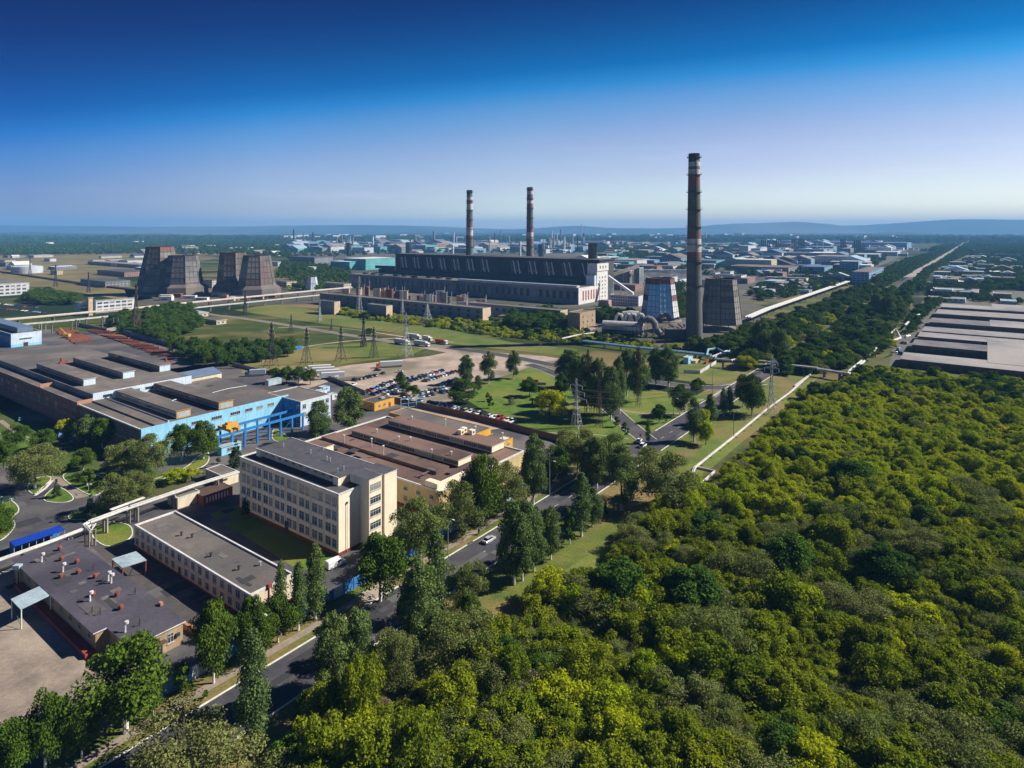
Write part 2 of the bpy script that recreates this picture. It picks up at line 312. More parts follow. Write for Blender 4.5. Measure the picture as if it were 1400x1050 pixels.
# hills on the horizon: one terrain mesh with a real ridge, photo profile at 13.5 km
RIDGE = [(-300, 308), (0, 308), (100, 309), (200, 310), (330, 309.5), (380, 308.5), (480, 307.5), (520, 308), (560, 308.5), (610, 310), (650, 312), (700, 313.5), (735, 312), (765, 309.5), (790, 308.5), (830, 311.5), (900, 312.5), (950, 311), (975, 307.5), (1010, 305.5), (1040, 305), (1060, 304), (1095, 303), (1115, 305), (1140, 308.5), (1180, 308), (1250, 303.5), (1300, 300), (1330, 299.5), (1420, 301), (1700, 303)]
def ridge(px):
    for (a, ya), (b, yb) in zip(RIDGE, RIDGE[1:]):
        if a <= px <= b: return ya + (yb - ya) * (px - a) / (b - a)
    return 308
rng = random.Random(3)
hill_m = mat('wooded_hill', (.055, .08, .035), (.03, .048, .022), .0016, c3=(.14, .12, .07), detail=9)
hb = MB(); nx = 150; prof = [(11200, 0, 0), (11800, .25, 1), (12500, .6, 1), (13200, .88, 1), (13800, 1.0, 0), (14800, .85, 1), (16500, .5, 1)]
vs = []
for Yd, k, j in prof:
    for i in range(nx + 1):
        px = -320 + (2050 * i / nx); top = H - (ridge(px) - Y0) * 13800 / F
        z = -2 + (top + 2) * k + (rng.uniform(-9, 9) * k if j else rng.uniform(-1.5, 1.5))
        if k == 0: z = -2
        vs.append(((px - CX) * 13800 / F * (.9 + .1 * Yd / 13800), Yd, z))
hb.add(vs, [(r * (nx + 1) + i, r * (nx + 1) + i + 1, (r + 1) * (nx + 1) + i + 1, (r + 1) * (nx + 1) + i) for r in range(len(prof) - 1) for i in range(nx)], hill_m)
struct(hb.build('hills', smooth=True))
# low dark wooded rise in front of the hills
wb = MB(); vs = []
for Yd, k in ((6600, 0), (7400, .6), (8200, 1), (9400, .9), (10600, 0)):
    for i in range(nx + 1):
        px = -320 + (2050 * i / nx)
        top = 40 + 14 * math.sin(px * .011 + 1) + 8 * math.sin(px * .037) + rng.uniform(-2.5, 2.5)
        vs.append(((px - CX) * Yd / F, Yd, -2 + top * k))
wb.add(vs, [(r * (nx + 1) + i, r * (nx + 1) + i + 1, (r + 1) * (nx + 1) + i + 1, (r + 1) * (nx + 1) + i) for r in range(4) for i in range(nx)], mat('distant_woodland', (.035, .055, .02), (.018, .032, .012), .004, c3=(.06, .075, .03), detail=9))
struct(wb.build('wooded_rise', smooth=True))

# ---- main road: a straight strip of the grid
_, B1 = ab(G(141, 1047)); _, B2 = ab(G(354, 989)); _, BF = ab(G(153, 993)); _, BFb = ab(G(665, 701)); BF = (BF + BFb) / 2
_, bp0 = ab(G(100, 1047)); _, bp1 = ab(G(300, 934)); BP = (bp0 + bp1) / 2
a_of = lambda px, py: ab(G(px, py))[0]
verge = [AB(20, BF), AB(20, B2 - 34), AB(560, B2 - 34), AB(560, BF)]
sheet('verge_grass', [AB(20, BF), AB(20, B2 - 22), AB(500, B2 - 22), AB(500, BF - 1)], .012, mat('verge', (.15, .165, .028), (.075, .115, .016), .16, c3=(.22, .16, .06), bump=.4, grime=(.6, 1.35, 1)))
sheet('main_road', [AB(10, B1), AB(10, B2), AB(5200, B2), AB(5200, B1)], .03, road_m)
rb = MB()
for a in range(12, 700, 9): rb.add([(*AB(a, (B1 + B2) / 2 + .07), .036), (*AB(a, (B1 + B2) / 2 - .07), .036), (*AB(a + 3, (B1 + B2) / 2 - .07), .036), (*AB(a + 3, (B1 + B2) / 2 + .07), .036)], [(0, 1, 2, 3)], kerb_m)
struct(rb.build('road_marking'))
aj0, aj1 = a_of(893, 592), a_of(856, 616)
kb = MB()
for b0, segs in ((B1, ((14, a_of(648, 741)), (a_of(640, 746), aj1 - 1), (aj0 + 3, 430))), (B2, ((14, 430),))):
    for s0, s1 in segs:
        ribbon(kb, [AB(s0, b0), AB(s1, b0)], -.17, .17, .02, kerb_m, .15)
struct(kb.build('road_kerb'))
wp = [AB(a, BP + .25 * math.sin(a * .13)) for a in np.arange(14, a_of(838, 612), 6)]
pb = MB(); ribbon(pb, wp, -1.0, 1.0, .022, path_m); struct(pb.build('footpath'))
sheet('driveway', [G(492, 812), G(522, 795), G(545, 802), G(506, 833)], .026, yard_m)

# ---- factory grounds
fac = [AB(-10, BF), AB(a_of(762, 640), BF), G(765, 606), G(534, 547), G(500, 530), G(455, 512), G(330, 492), G(205, 458), G(60, 450), G(-150, 470), G(-600, 700), AB(-10, BF + 330)]
sheet('factory_yard', fac, .008, asphalt)
sheet('concrete_yard', pxs([(-60, 795), (30, 775), (190, 935), (160, 968), (95, 985), (20, 1003), (-60, 1015)]), .016, yard_m)
sheet('alley', pxs([(183, 745), (300, 822), (345, 850), (288, 870), (250, 852), (110, 735)]), .014, mat('alley_asphalt', (.10, .09, .085), (.07, .065, .065), .3))
sheet('grass_yard_front', pxs([(340, 700), (100, 590), (0, 560), (-120, 545), (-120, 600), (0, 640)]), .0105, mat('dark_lawn', (.08, .13, .014), (.05, .09, .012), .1, c3=(.09, .09, .03)))
lawns = {
 'lawn': [[(-30, 690), (0, 678), (14, 683), (25, 692), (26, 700), (15, 708), (22, 716), (15, 728), (0, 741), (-40, 750)],
  [(55, 684), (75, 688), (92, 687), (103, 682), (90, 670), (76, 664)], [(35, 668), (47, 678), (56, 668), (72, 655), (64, 650), (45, 655)],
  [(82, 652), (96, 644), (112, 642), (130, 648), (145, 656), (147, 662), (138, 675), (126, 679), (104, 668)],
  [(92, 706), (102, 698), (125, 692), (150, 684), (158, 700), (140, 708), (112, 711), (96, 711)],
  [(122, 724), (145, 713), (172, 716), (181, 722), (181, 736), (151, 750), (130, 740)],
  [(-20, 590), (10, 595), (42, 602), (46, 613), (30, 622), (18, 632), (-20, 625)],
  [(204, 657), (222, 652), (255, 640), (270, 625), (284, 614), (287, 630), (276, 640), (250, 645), (222, 655), (210, 662)],
  [(372, 590), (377, 586), (390, 594), (398, 601), (390, 605), (372, 603)]]}
kb = MB()
for nm, ps in lawns.items():
    for p in ps:
        q = chaikin(pxs(p), 2); sheet('lawn', q, .1, lawn_m); ribbon(kb, q + [q[0]], -.13, .13, .01, kerb_m, .16)
struct(kb.build('lawn_kerb'))
sheet('lawn', pxs([(285, 703), (330, 688), (461, 764), (437, 778), (409, 780)]), .02, lawn_m)
sheet('paved_path', pxs([(62, 650), (82, 652), (104, 668), (122, 678), (104, 682), (92, 669)]), .012, path_m)
pb = MB()
ribbon(pb, pxs([(0, 640), (28, 632), (75, 622), (110, 614)]), -.7, .7, .016, path_m); ribbon(pb, pxs([(48, 678), (62, 668), (72, 657)]), -.5, .5, .13, kerb_m)
ribbon(pb, pxs([(0, 575), (20, 590), (38, 600)]), -1, 1, .11, path_m)
struct(pb.build('garden_path'))

# ---- lorry park, car park, back roads
sheet('dirt_lot', pxs([(380, 545), (400, 528), (430, 507), (480, 499), (535, 493), (585, 487), (610, 482), (560, 473), (600, 470), (680, 482), (745, 487), (770, 491), (722, 503), (690, 514), (652, 524), (640, 545), (612, 552), (690, 578), (715, 583), (665, 588), (620, 580), (534, 549), (500, 535), (455, 520)]), .02, dirt_m)
pb = MB()
back = chaikin(pxs([(215, 420), (272, 428), (340, 436), (440, 452), (500, 462), (560, 470), (620, 476), (680, 484), (730, 494), (780, 504), (850, 516), (925, 527), (985, 532), (1040, 523)]), 2, False)
ribbon(pb, back[:26], -4, 4, .024, mat('dusty_asphalt', (.26, .22, .19), (.18, .155, .14), .2)); ribbon(pb, back[25:], -4.6, 4.6, .026, road_m)
struct(pb.build('back_road'))
pb = MB(); side = chaikin(pxs([(885, 602), (862, 584), (838, 562), (812, 540), (780, 520), (748, 506), (722, 498)]), 2, False); ribbon(pb, side, -4, 4, .028, road_m); struct(pb.build('side_road'))
kb = MB()
for s, w_ in ((back[30:], 4.6), (side, 4.1)):
    for sg in (-1, 1):
        t = [a if sg < 0 else c for a, c in strip_pts(s, -w_, w_)]; ribbon(kb, t, -.15, .15, .01, kerb_m, .14)
struct(kb.build('side_road_kerb'))
pb = MB()
ribbon(pb, chaikin(pxs([(322, 488), (360, 484), (440, 470), (500, 464), (560, 462)]), 2, False), -1.8, 1.8, .022, dirt_m)
ribbon(pb, chaikin(pxs([(380, 448), (440, 446), (500, 452), (560, 462), (620, 468)]), 2, False), -1.5, 1.5, .023, dirt_m)
ribbon(pb, chaikin(pxs([(700, 566), (740, 562), (790, 548), (830, 560)]), 2, False), -.8, .8, .03, path_m)
ribbon(pb, chaikin(pxs([(846, 560), (880, 566), (935, 566), (950, 560)]), 2, False), -1.2, 1.2, .03, path_m)
ribbon(pb, chaikin(pxs([(930, 562), (945, 548), (975, 545), (985, 533)]), 2, False), -1.2, 1.2, .031, path_m)
ribbon(pb, chaikin(pxs([(700, 584), (740, 592), (800, 592), (860, 600)]), 2, False), -.6, .6, .03, path_m)
struct(pb.build('dirt_track'))
sheet('park_grass', pxs([(640, 548), (655, 524), (700, 513), (728, 500), (790, 525), (835, 566), (868, 598), (840, 610), (790, 602), (715, 583), (660, 560)]), .016, lawn_m)
sheet('park_grass', pxs([(835, 555), (800, 528), (860, 528), (925, 538), (975, 541), (950, 560), (890, 588), (870, 582)]), .017, lawn_m)
sheet('meadow', pxs([(430, 503), (330, 510), (330, 487), (440, 472), (560, 465), (590, 473), (560, 486), (480, 496)]), .012, dry_m)
sheet('meadow', pxs([(600, 468), (540, 455), (420, 440), (320, 424), (380, 415), (470, 432), (600, 448), (700, 468), (790, 478), (770, 486), (690, 478)]), .013, mat('green_meadow', (.13, .175, .026), (.08, .12, .016), .06, c3=(.18, .17, .045), bump=.4, grime=(.6, 1.35, 1)))
sheet('meadow', pxs([(930, 520), (870, 508), (960, 490), (1060, 508), (1035, 522), (985, 527)]), .014, dry_m)
sheet('verge_grass', pxs([(905, 690), (960, 605), (1030, 560), (1120, 515), (1070, 560), (960, 648), (860, 740), (760, 815), (700, 830)]), .018, mat('bright_verge', (.16, .20, .03), (.09, .13, .016), .12, c3=(.22, .17, .06), bump=.4, grime=(.6, 1.35, 1)))
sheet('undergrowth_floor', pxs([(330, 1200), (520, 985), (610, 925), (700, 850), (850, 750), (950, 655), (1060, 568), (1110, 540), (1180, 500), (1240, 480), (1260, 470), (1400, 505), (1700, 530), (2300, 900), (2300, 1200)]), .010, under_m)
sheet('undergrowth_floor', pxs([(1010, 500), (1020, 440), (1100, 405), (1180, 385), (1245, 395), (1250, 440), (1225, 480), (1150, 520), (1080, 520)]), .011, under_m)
sheet('garage_yard', pxs([(1215, 500), (1225, 470), (1245, 440), (1262, 410), (1290, 395), (1600, 400), (1600, 540), (1250, 505)]), .022, mat('dusty_yard', (.16, .14, .12), (.08, .085, .06), .08))
sheet('dry_field', pxs([(-100, 340), (60, 338), (200, 345), (300, 352), (160, 380), (210, 408), (180, 412), (60, 392), (-100, 395)]), .03, mat('dry_field_grass', (.27, .20, .08), (.13, .115, .035), .012, c3=(.08, .085, .025)))
sheet('plant_yard', pxs([(600, 445), (437, 416), (180, 418), (170, 396), (480, 385), (800, 395), (960, 400), (1050, 420), (1030, 470), (960, 478), (800, 468), (770, 452)]), .03, mat('plant_yard_ground', (.17, .14, .115), (.09, .085, .075), .05, c3=(.07, .075, .05)))
sheet('coal_yard', pxs([(830, 372), (960, 376), (1100, 380), (1160, 372), (1120, 362), (960, 360), (840, 362)]), .05, coal_m)
sheet('industrial_yard', pxs([(380, 340), (480, 332), (800, 330), (1250, 333), (1230, 352), (1170, 378), (1060, 412), (830, 400), (480, 380)]), .02, mat('industrial_ground', (.15, .135, .12), (.07, .072, .065), .012, c3=(.045, .06, .03)))

rg = random.Random(41); pm = [mat('asphalt_repair', (.05, .05, .056), (.04, .04, .045), .6), mat('worn_asphalt', (.13, .125, .125), (.10, .098, .10), .5)]
b = MB()
for i in range(46):
    a_ = rg.uniform(60, 330); b_ = rg.uniform(B2 + .6, B1 - 2.6); l_, w_ = rg.uniform(1.5, 14), rg.uniform(.8, 2.4); z_ = .0385 + .0004 * i; b.add([(*AB(a_, b_), z_), (*AB(a_ + l_, b_), z_), (*AB(a_ + l_ + .4, b_ + w_), z_), (*AB(a_, b_ + w_), z_)], [(0, 1, 2, 3)], rg.choice(pm))
for i in range(60):
    p = G(rg.uniform(-20, 330), rg.uniform(600, 830)); s_, t_ = rg.uniform(1.5, 9), rg.uniform(1, 5); z_ = .028 + .0004 * i; q = [p, p + AX * s_, p + AX * s_ + BX * t_, p + BX * t_]; b.add([(v.x, v.y, z_) for v in q], [(0, 1, 2, 3)], rg.choice(pm))
struct(b.build('road_patches'))
# ================================================================ TREES
LEAF = {
 'green':  leaf_mat('leaves_green',  (.085, .15, .014), (.042, .088, .012), (.12, .175, .02), .14),
 'dark':   leaf_mat('leaves_dark',   (.08, .155, .022), (.045, .10, .016), (.11, .18, .02)),
 'poplar': leaf_mat('leaves_poplar', (.145, .215, .065), (.08, .135, .04), (.18, .235, .055), .26),
 'olive':  leaf_mat('leaves_olive',  (.20, .245, .06), (.12, .165, .04), (.25, .25, .085), .26),
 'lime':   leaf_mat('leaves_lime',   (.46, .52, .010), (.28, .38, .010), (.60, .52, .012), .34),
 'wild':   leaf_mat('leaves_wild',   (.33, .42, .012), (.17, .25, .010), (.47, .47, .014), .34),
 'deep':   leaf_mat('leaves_wild_darkened', (.19, .255, .013), (.095, .15, .010), (.30, .32, .015), .3),  # wild leaves again; dimming towards the near edge is put into the colour
 'grey':   leaf_mat('leaves_grey',   (.26, .235, .13), (.18, .17, .10), (.30, .25, .17)),
 'gold':   leaf_mat('leaves_gold',   (.30, .24, .02), (.18, .15, .02), (.34, .22, .03)),
 'spruce': leaf_mat('needles', (.045, .09, .04), (.03, .06, .03), (.06, .10, .04), .1)}
def crown_mesh(name, leaf, shape, n, size, seed, lobes=16, up=0.35, zs=0.3, lf=1.0, ir=.86):
    """unit tree: height 1, crown radius 1 (scaled later): shape gives (z0, z1, radius profile)"""
    r = np.random.default_rng(seed)
    z0, z1, prof = shape
    t = r.uniform(0, 1, lobes); ang = r.uniform(0, 2 * math.pi, lobes)
    pr = np.interp(t, [p[0] for p in prof], [p[1] for p in prof])
    rad = pr * r.uniform(.30, ir, lobes)
    cz = z0 + (z1 - z0) * t
    lr = (.14 + .22 * pr * r.uniform(.55, 1.3, lobes)) * lf
    k = r.choice(lobes, n, p=(lr ** 2) / (lr ** 2).sum())
    d = r.normal(size=(n, 3)); d /= np.linalg.norm(d, axis=1)[:, None]
    d[:, 2] = np.where(d[:, 2] < -.4, -d[:, 2], d[:, 2])
    rr = lr[k] * (.45 + .70 * r.uniform(0, 1, n) ** .75)
    asp = (z1 - z0) / 1.0
    P = np.stack([np.cos(ang[k]) * rad[k] + d[:, 0] * rr, np.sin(ang[k]) * rad[k] + d[:, 1] * rr, cz[k] + d[:, 2] * rr * zs], 1)
    return P, d, r
def leaf_faces(P, d, r, size, up):
    n = len(P); nr = d + r.normal(size=(n, 3)) * .75; nr /= np.linalg.norm(nr, axis=1)[:, None] + 1e-9
    a = np.cross(nr, r.normal(size=(n, 3)) * (1 - up) + np.array([0, 0, 1.0]) * up * 3); a /= np.linalg.norm(a, axis=1)[:, None] + 1e-9
    b = np.cross(nr, a); s = size * r.uniform(.6, 1.35, (n, 1)); q = s * r.uniform(.7, 1.5, (n, 1))
    V = np.stack([P - a * s * .5, P - b * q * .5, P + a * s * .5, P + b * q * .6], 1).reshape(-1, 3)
    return V
def make_tree_mesh(name, leaf, shape, n, size, seed, ht, rad, lobes, up):
    P, d, r = crown_mesh(name, leaf, shape, n, size, seed, lobes, up, (rad / ht) * (1.7 if shape is LOMB else 1.6 if up > .7 else 1.25 if up > .3 else .8), 1.45 if shape is LOMB else 1.0, 1.15 if leaf in ('wild', 'lime', 'olive', 'deep') else .86)
    P = P * np.array([rad, rad, ht]); V = leaf_faces(P, d * np.array([1, 1, .8]), r, size, up)
    me = bpy.data.meshes.new(name); nn = len(V) // 4
    me.vertices.add(len(V)); me.vertices.foreach_set('co', V.ravel().astype(np.float32))
    me.loops.add(nn * 4); me.loops.foreach_set('vertex_index', np.arange(nn * 4, dtype=np.int32))
    me.polygons.add(nn); me.polygons.foreach_set('loop_start', np.arange(0, nn * 4, 4, dtype=np.int32)); me.polygons.foreach_set('loop_total', np.full(nn, 4, dtype=np.int32))
    me.materials.append(LEAF[leaf]); me.update(calc_edges=True); me.validate(); return me
def trunk_mesh(ht, rad, top, r0, white, seed, limbs=7, m=None):
    r = random.Random(seed); b = MB()
    lean = (r.uniform(-.2, .2), r.uniform(-.2, .2))
    pts = [(0, 0, -.1), (lean[0] * .3, lean[1] * .3, ht * .15), (lean[0], lean[1], ht * .45), (lean[0] * .5, lean[1] * .5, ht * top)]
    if white:
        b.tube([(0, 0, -.1), (lean[0] * .1, lean[1] * .1, 1.6)], r0 * 1.12, limew, 8, r0 * 1.02)
    b.tube(pts, r0, m or bark, 7, r0 * .25)
    for i in range(limbs):
        z = ht * r.uniform(.28, top * .8); a = r.uniform(0, 6.28); e = rad * r.uniform(.5, .85); up = ht * r.uniform(.1, .22)
        x0, y0 = lean[0] * z / ht * 1.5, lean[1] * z / ht * 1.5
        b.tube([(x0, y0, z), (math.cos(a) * e * .5, math.sin(a) * e * .5, z + up * .7), (math.cos(a) * e, math.sin(a) * e, min(z + up * 1.5, ht * .92))], r0 * .42, m or bark, 5, r0 * .08)
    return b
OVAL = (.14, .93, [(0, .5), (.25, .95), (.55, 1.0), (.8, .75), (1, .2)])
ROUND = (.20, .90, [(0, .75), (.3, 1.0), (.6, .95), (1, .35)])
LOMB = (.10, .96, [(0, .6), (.2, 1.0), (.6, .9), (.85, .55), (1, .1)])
BUSH = (.05, .80, [(0, 1.0), (.5, 1.0), (1, .45)])
CONE = (.05, .97, [(0, 1.0), (.5, .55), (1, .02)])
SPREAD = (.20, .88, [(0, .8), (.4, 1.05), (.8, .9), (1, .5)])
TREES = {}
# kind: leaf, shape, height, radius, leaves, leaf size, lobes, up, trunk radius, whitewashed, object name
KIND = {
 'poplar': ('poplar', LOMB, 16, 1.9, 8500, 0.234, 90, .6, .26, True, 'columnar_poplar_tree'),
 'broad':  ('poplar', OVAL, 16, 4.0, 15200, 0.281, 52, .4, .30, True, 'broad_poplar_tree'),
 'round':  ('green', ROUND, 11, 4.6, 13600, 0.281, 38, .4, .26, True, 'maple_tree'),
 'dark':   ('dark', ROUND, 11, 4.6, 11200, 0.312, 34, .3, .26, False, 'dark_leafed_tree'),
 'elm':    ('olive', SPREAD, 12, 5.2, 18400, 0.234, 44, .15, .30, True, 'elm_tree'),
 'lime':   ('lime', ROUND, 8, 3.4, 8320, 0.250, 30, .5, .2, False, 'yellow_green_tree'),
 'small':  ('green', ROUND, 5, 1.7, 1800, .26, 14, .3, .10, True, 'young_tree'),
 'spruce': ('spruce', CONE, 9, 2.3, 4200, .28, 40, .1, .18, False, 'spruce_tree'),
 'bush':   ('wild', BUSH, 4, 2.8, 2600, .30, 18, .5, .08, False, 'bush'),
 'greybush': ('grey', BUSH, 6, 3.2, 5200, .17, 22, .3, .1, False, 'dry_tree'),
 'wild':   ('wild', ROUND, 8, 3.3, 8320, 0.242, 30, .75, .16, False, 'wild_maple_tree'),
 'deep':   ('deep', ROUND, 8, 3.3, 8320, 0.242, 30, .75, .16, False, 'wild_maple_tree'),
 'deepbush':   ('deep', BUSH, 4, 2.8, 2600, .30, 18, .5, .08, False, 'bush'),
 'wildelm': ('olive', SPREAD, 8, 4.0, 13760, 0.172, 30, .2, .18, False, 'wild_elm_tree'),
}
def proto(kind, v=0):
    k = (kind, v)
    if k in TREES: return TREES[k]
    leaf, shp, ht, rad, n, ls, lobes, up, r0, white, nm = KIND[kind]
    cm = make_tree_mesh('crown', leaf, shp, n, ls, hash_seed(kind, v), ht, rad, lobes, up)
    tb = trunk_mesh(ht, rad, .85, r0, white, v + 5, 9 if rad > 3 else 5, pbark if kind == 'poplar' else None)
    tm = bpy.data.meshes.new('trunk'); tm.from_pydata(tb.v, [], tb.f)
    for m in tb.mats: tm.materials.append(m)
    tm.polygons.foreach_set('material_index', tb.m)
    TREES[k] = (cm, tm, ht, rad, nm); return TREES[k]
def hash_seed(kind, v): return sum(ord(c) * (i + 3) for i, c in enumerate(kind)) * 7 + v * 101
TR = random.Random(11)
def tree_at(kind, p, h, wid, label, group=None, cat='tree', v=None, spin=None):
    """p ground point; h height in metres; wid crown width in metres"""
    cm, tm, ht, rad, nm = proto(kind, TR.randrange(4) if v is None else v)
    o = thing(nm, label, cat if kind not in ('bush',) else 'bush', (p[0], p[1], 0), TR.uniform(0, 6.28) if spin is None else spin, group)
    o.scale = (wid / 2 / rad / 1.08, wid / 2 / rad / 1.08, h / ht)
    link('trunk', tm, o); link('crown', cm, o); return o
def tpx(kind, bx, by, topy, wpx, label, group=None):
    k = (by - Y0) / H; h = (by - topy) / k; return tree_at(kind, G(bx, by), h, wpx / k, label, group)
def inpoly(p, poly):
    x, y = p; c = False; n = len(poly)
    for i in range(n):
        x0, y0 = poly[i][:2]; x1, y1 = poly[i - 1][:2]
        if (y0 > y) != (y1 > y) and x < (x1 - x0) * (y - y0) / (y1 - y0) + x0: c = not c
    return c
def scatter(poly_px, spacing, seed, jit=.45):
    poly = pxs(poly_px); xs = [p.x for p in poly]; ys = [p.y for p in poly]; r = random.Random(seed); out = []
    y = min(ys); row = 0
    while y < max(ys):
        x = min(xs) + (spacing / 2 if row % 2 else 0)
        while x < max(xs):
            p = (x + r.uniform(-jit, jit) * spacing, y + r.uniform(-jit, jit) * spacing)
            if inpoly(p, poly): out.append(p)
            x += spacing
        y += spacing * .87; row += 1
    return out
# ---- stuff: many trees as ONE object (points carrying tree meshes)
def woods_object(name, pts, kinds, weights, hscale, seed, lod=False, label=None):
    """pts [(x, y, scale)] -> one object whose geometry nodes put a tree on each point"""
    col = bpy.data.collections.new('tree_models_' + name)
    for j, kd in enumerate(kinds):
        for v in range(3 if not lod else 2):
            cm, tm, ht, rad, nm = proto(kd, v) if not lod else lod_proto(kd, v)
            for w_ in range(weights[j]):
                o = bpy.data.objects.new('tree_model', cm); col.objects.link(o)
    me = bpy.data.meshes.new(name); me.from_pydata([(p[0], p[1], 0) for p in pts], [], [])
    at = me.attributes.new('sc', 'FLOAT', 'POINT'); at.data.foreach_set('value', np.array([p[2] for p in pts], dtype=np.float32))
    o = link(name, me)
    ng = bpy.data.node_groups.new(name, 'GeometryNodeTree')
    ng.interface.new_socket('Geometry', in_out='INPUT', socket_type='NodeSocketGeometry'); ng.interface.new_socket('Geometry', in_out='OUTPUT', socket_type='NodeSocketGeometry')
    gi = ng.nodes.new('NodeGroupInput'); go = ng.nodes.new('NodeGroupOutput'); ip = ng.nodes.new('GeometryNodeInstanceOnPoints')
    ci = ng.nodes.new('GeometryNodeCollectionInfo'); ci.inputs['Collection'].default_value = col; ci.inputs['Separate Children'].default_value = True; ci.inputs['Reset Children'].default_value = True
    na = ng.nodes.new('GeometryNodeInputNamedAttribute'); na.data_type = 'FLOAT'; na.inputs['Name'].default_value = 'sc'
    rv = ng.nodes.new('FunctionNodeRandomValue'); rv.data_type = 'FLOAT_VECTOR'; rv.inputs[0].default_value = (-.16, -.16, 0); rv.inputs[1].default_value = (.16, .16, 6.28); rv.inputs['Seed'].default_value = seed
    ri = ng.nodes.new('FunctionNodeRandomValue'); ri.data_type = 'INT'; ri.inputs[4].default_value = 0; ri.inputs[5].default_value = 1000; ri.inputs['Seed'].default_value = seed + 1
    ll = ng.links.new
    ll(gi.outputs[0], ip.inputs['Points']); ll(ci.outputs[0], ip.inputs['Instance']); ip.inputs['Pick Instance'].default_value = True
    rs = ng.nodes.new('FunctionNodeRandomValue'); rs.data_type = 'FLOAT_VECTOR'; rs.inputs[0].default_value = (.85, .85, .55); rs.inputs[1].default_value = (1.4, 1.4, .95); rs.inputs['Seed'].default_value = seed + 2
    vm_ = ng.nodes.new('ShaderNodeVectorMath'); vm_.operation = 'SCALE'; ll(rs.outputs[0], vm_.inputs[0]); ll(na.outputs[0], vm_.inputs['Scale'])
    ll(ri.outputs[2], ip.inputs['Instance Index']); ll(rv.outputs[0], ip.inputs['Rotation']); ll(vm_.outputs[0], ip.inputs['Scale']); ll(ip.outputs[0], go.inputs[0])
    md = o.modifiers.new('trees', 'NODES'); md.node_group = ng
    return struct(o, 'stuff')
def lod_proto(kind, v):
    k = (kind, v, 'lod')
    if k in TREES: return TREES[k]
    leaf, shp, ht, rad, n, ls, lobes, up, r0, white, nm = KIND[kind]
    cm = make_tree_mesh('crown', leaf, shp, 380, ls * 4.2, hash_seed(kind, v), ht, rad, max(6, lobes // 2), up)
    TREES[k] = (cm, None, ht, rad, nm); return TREES[k]

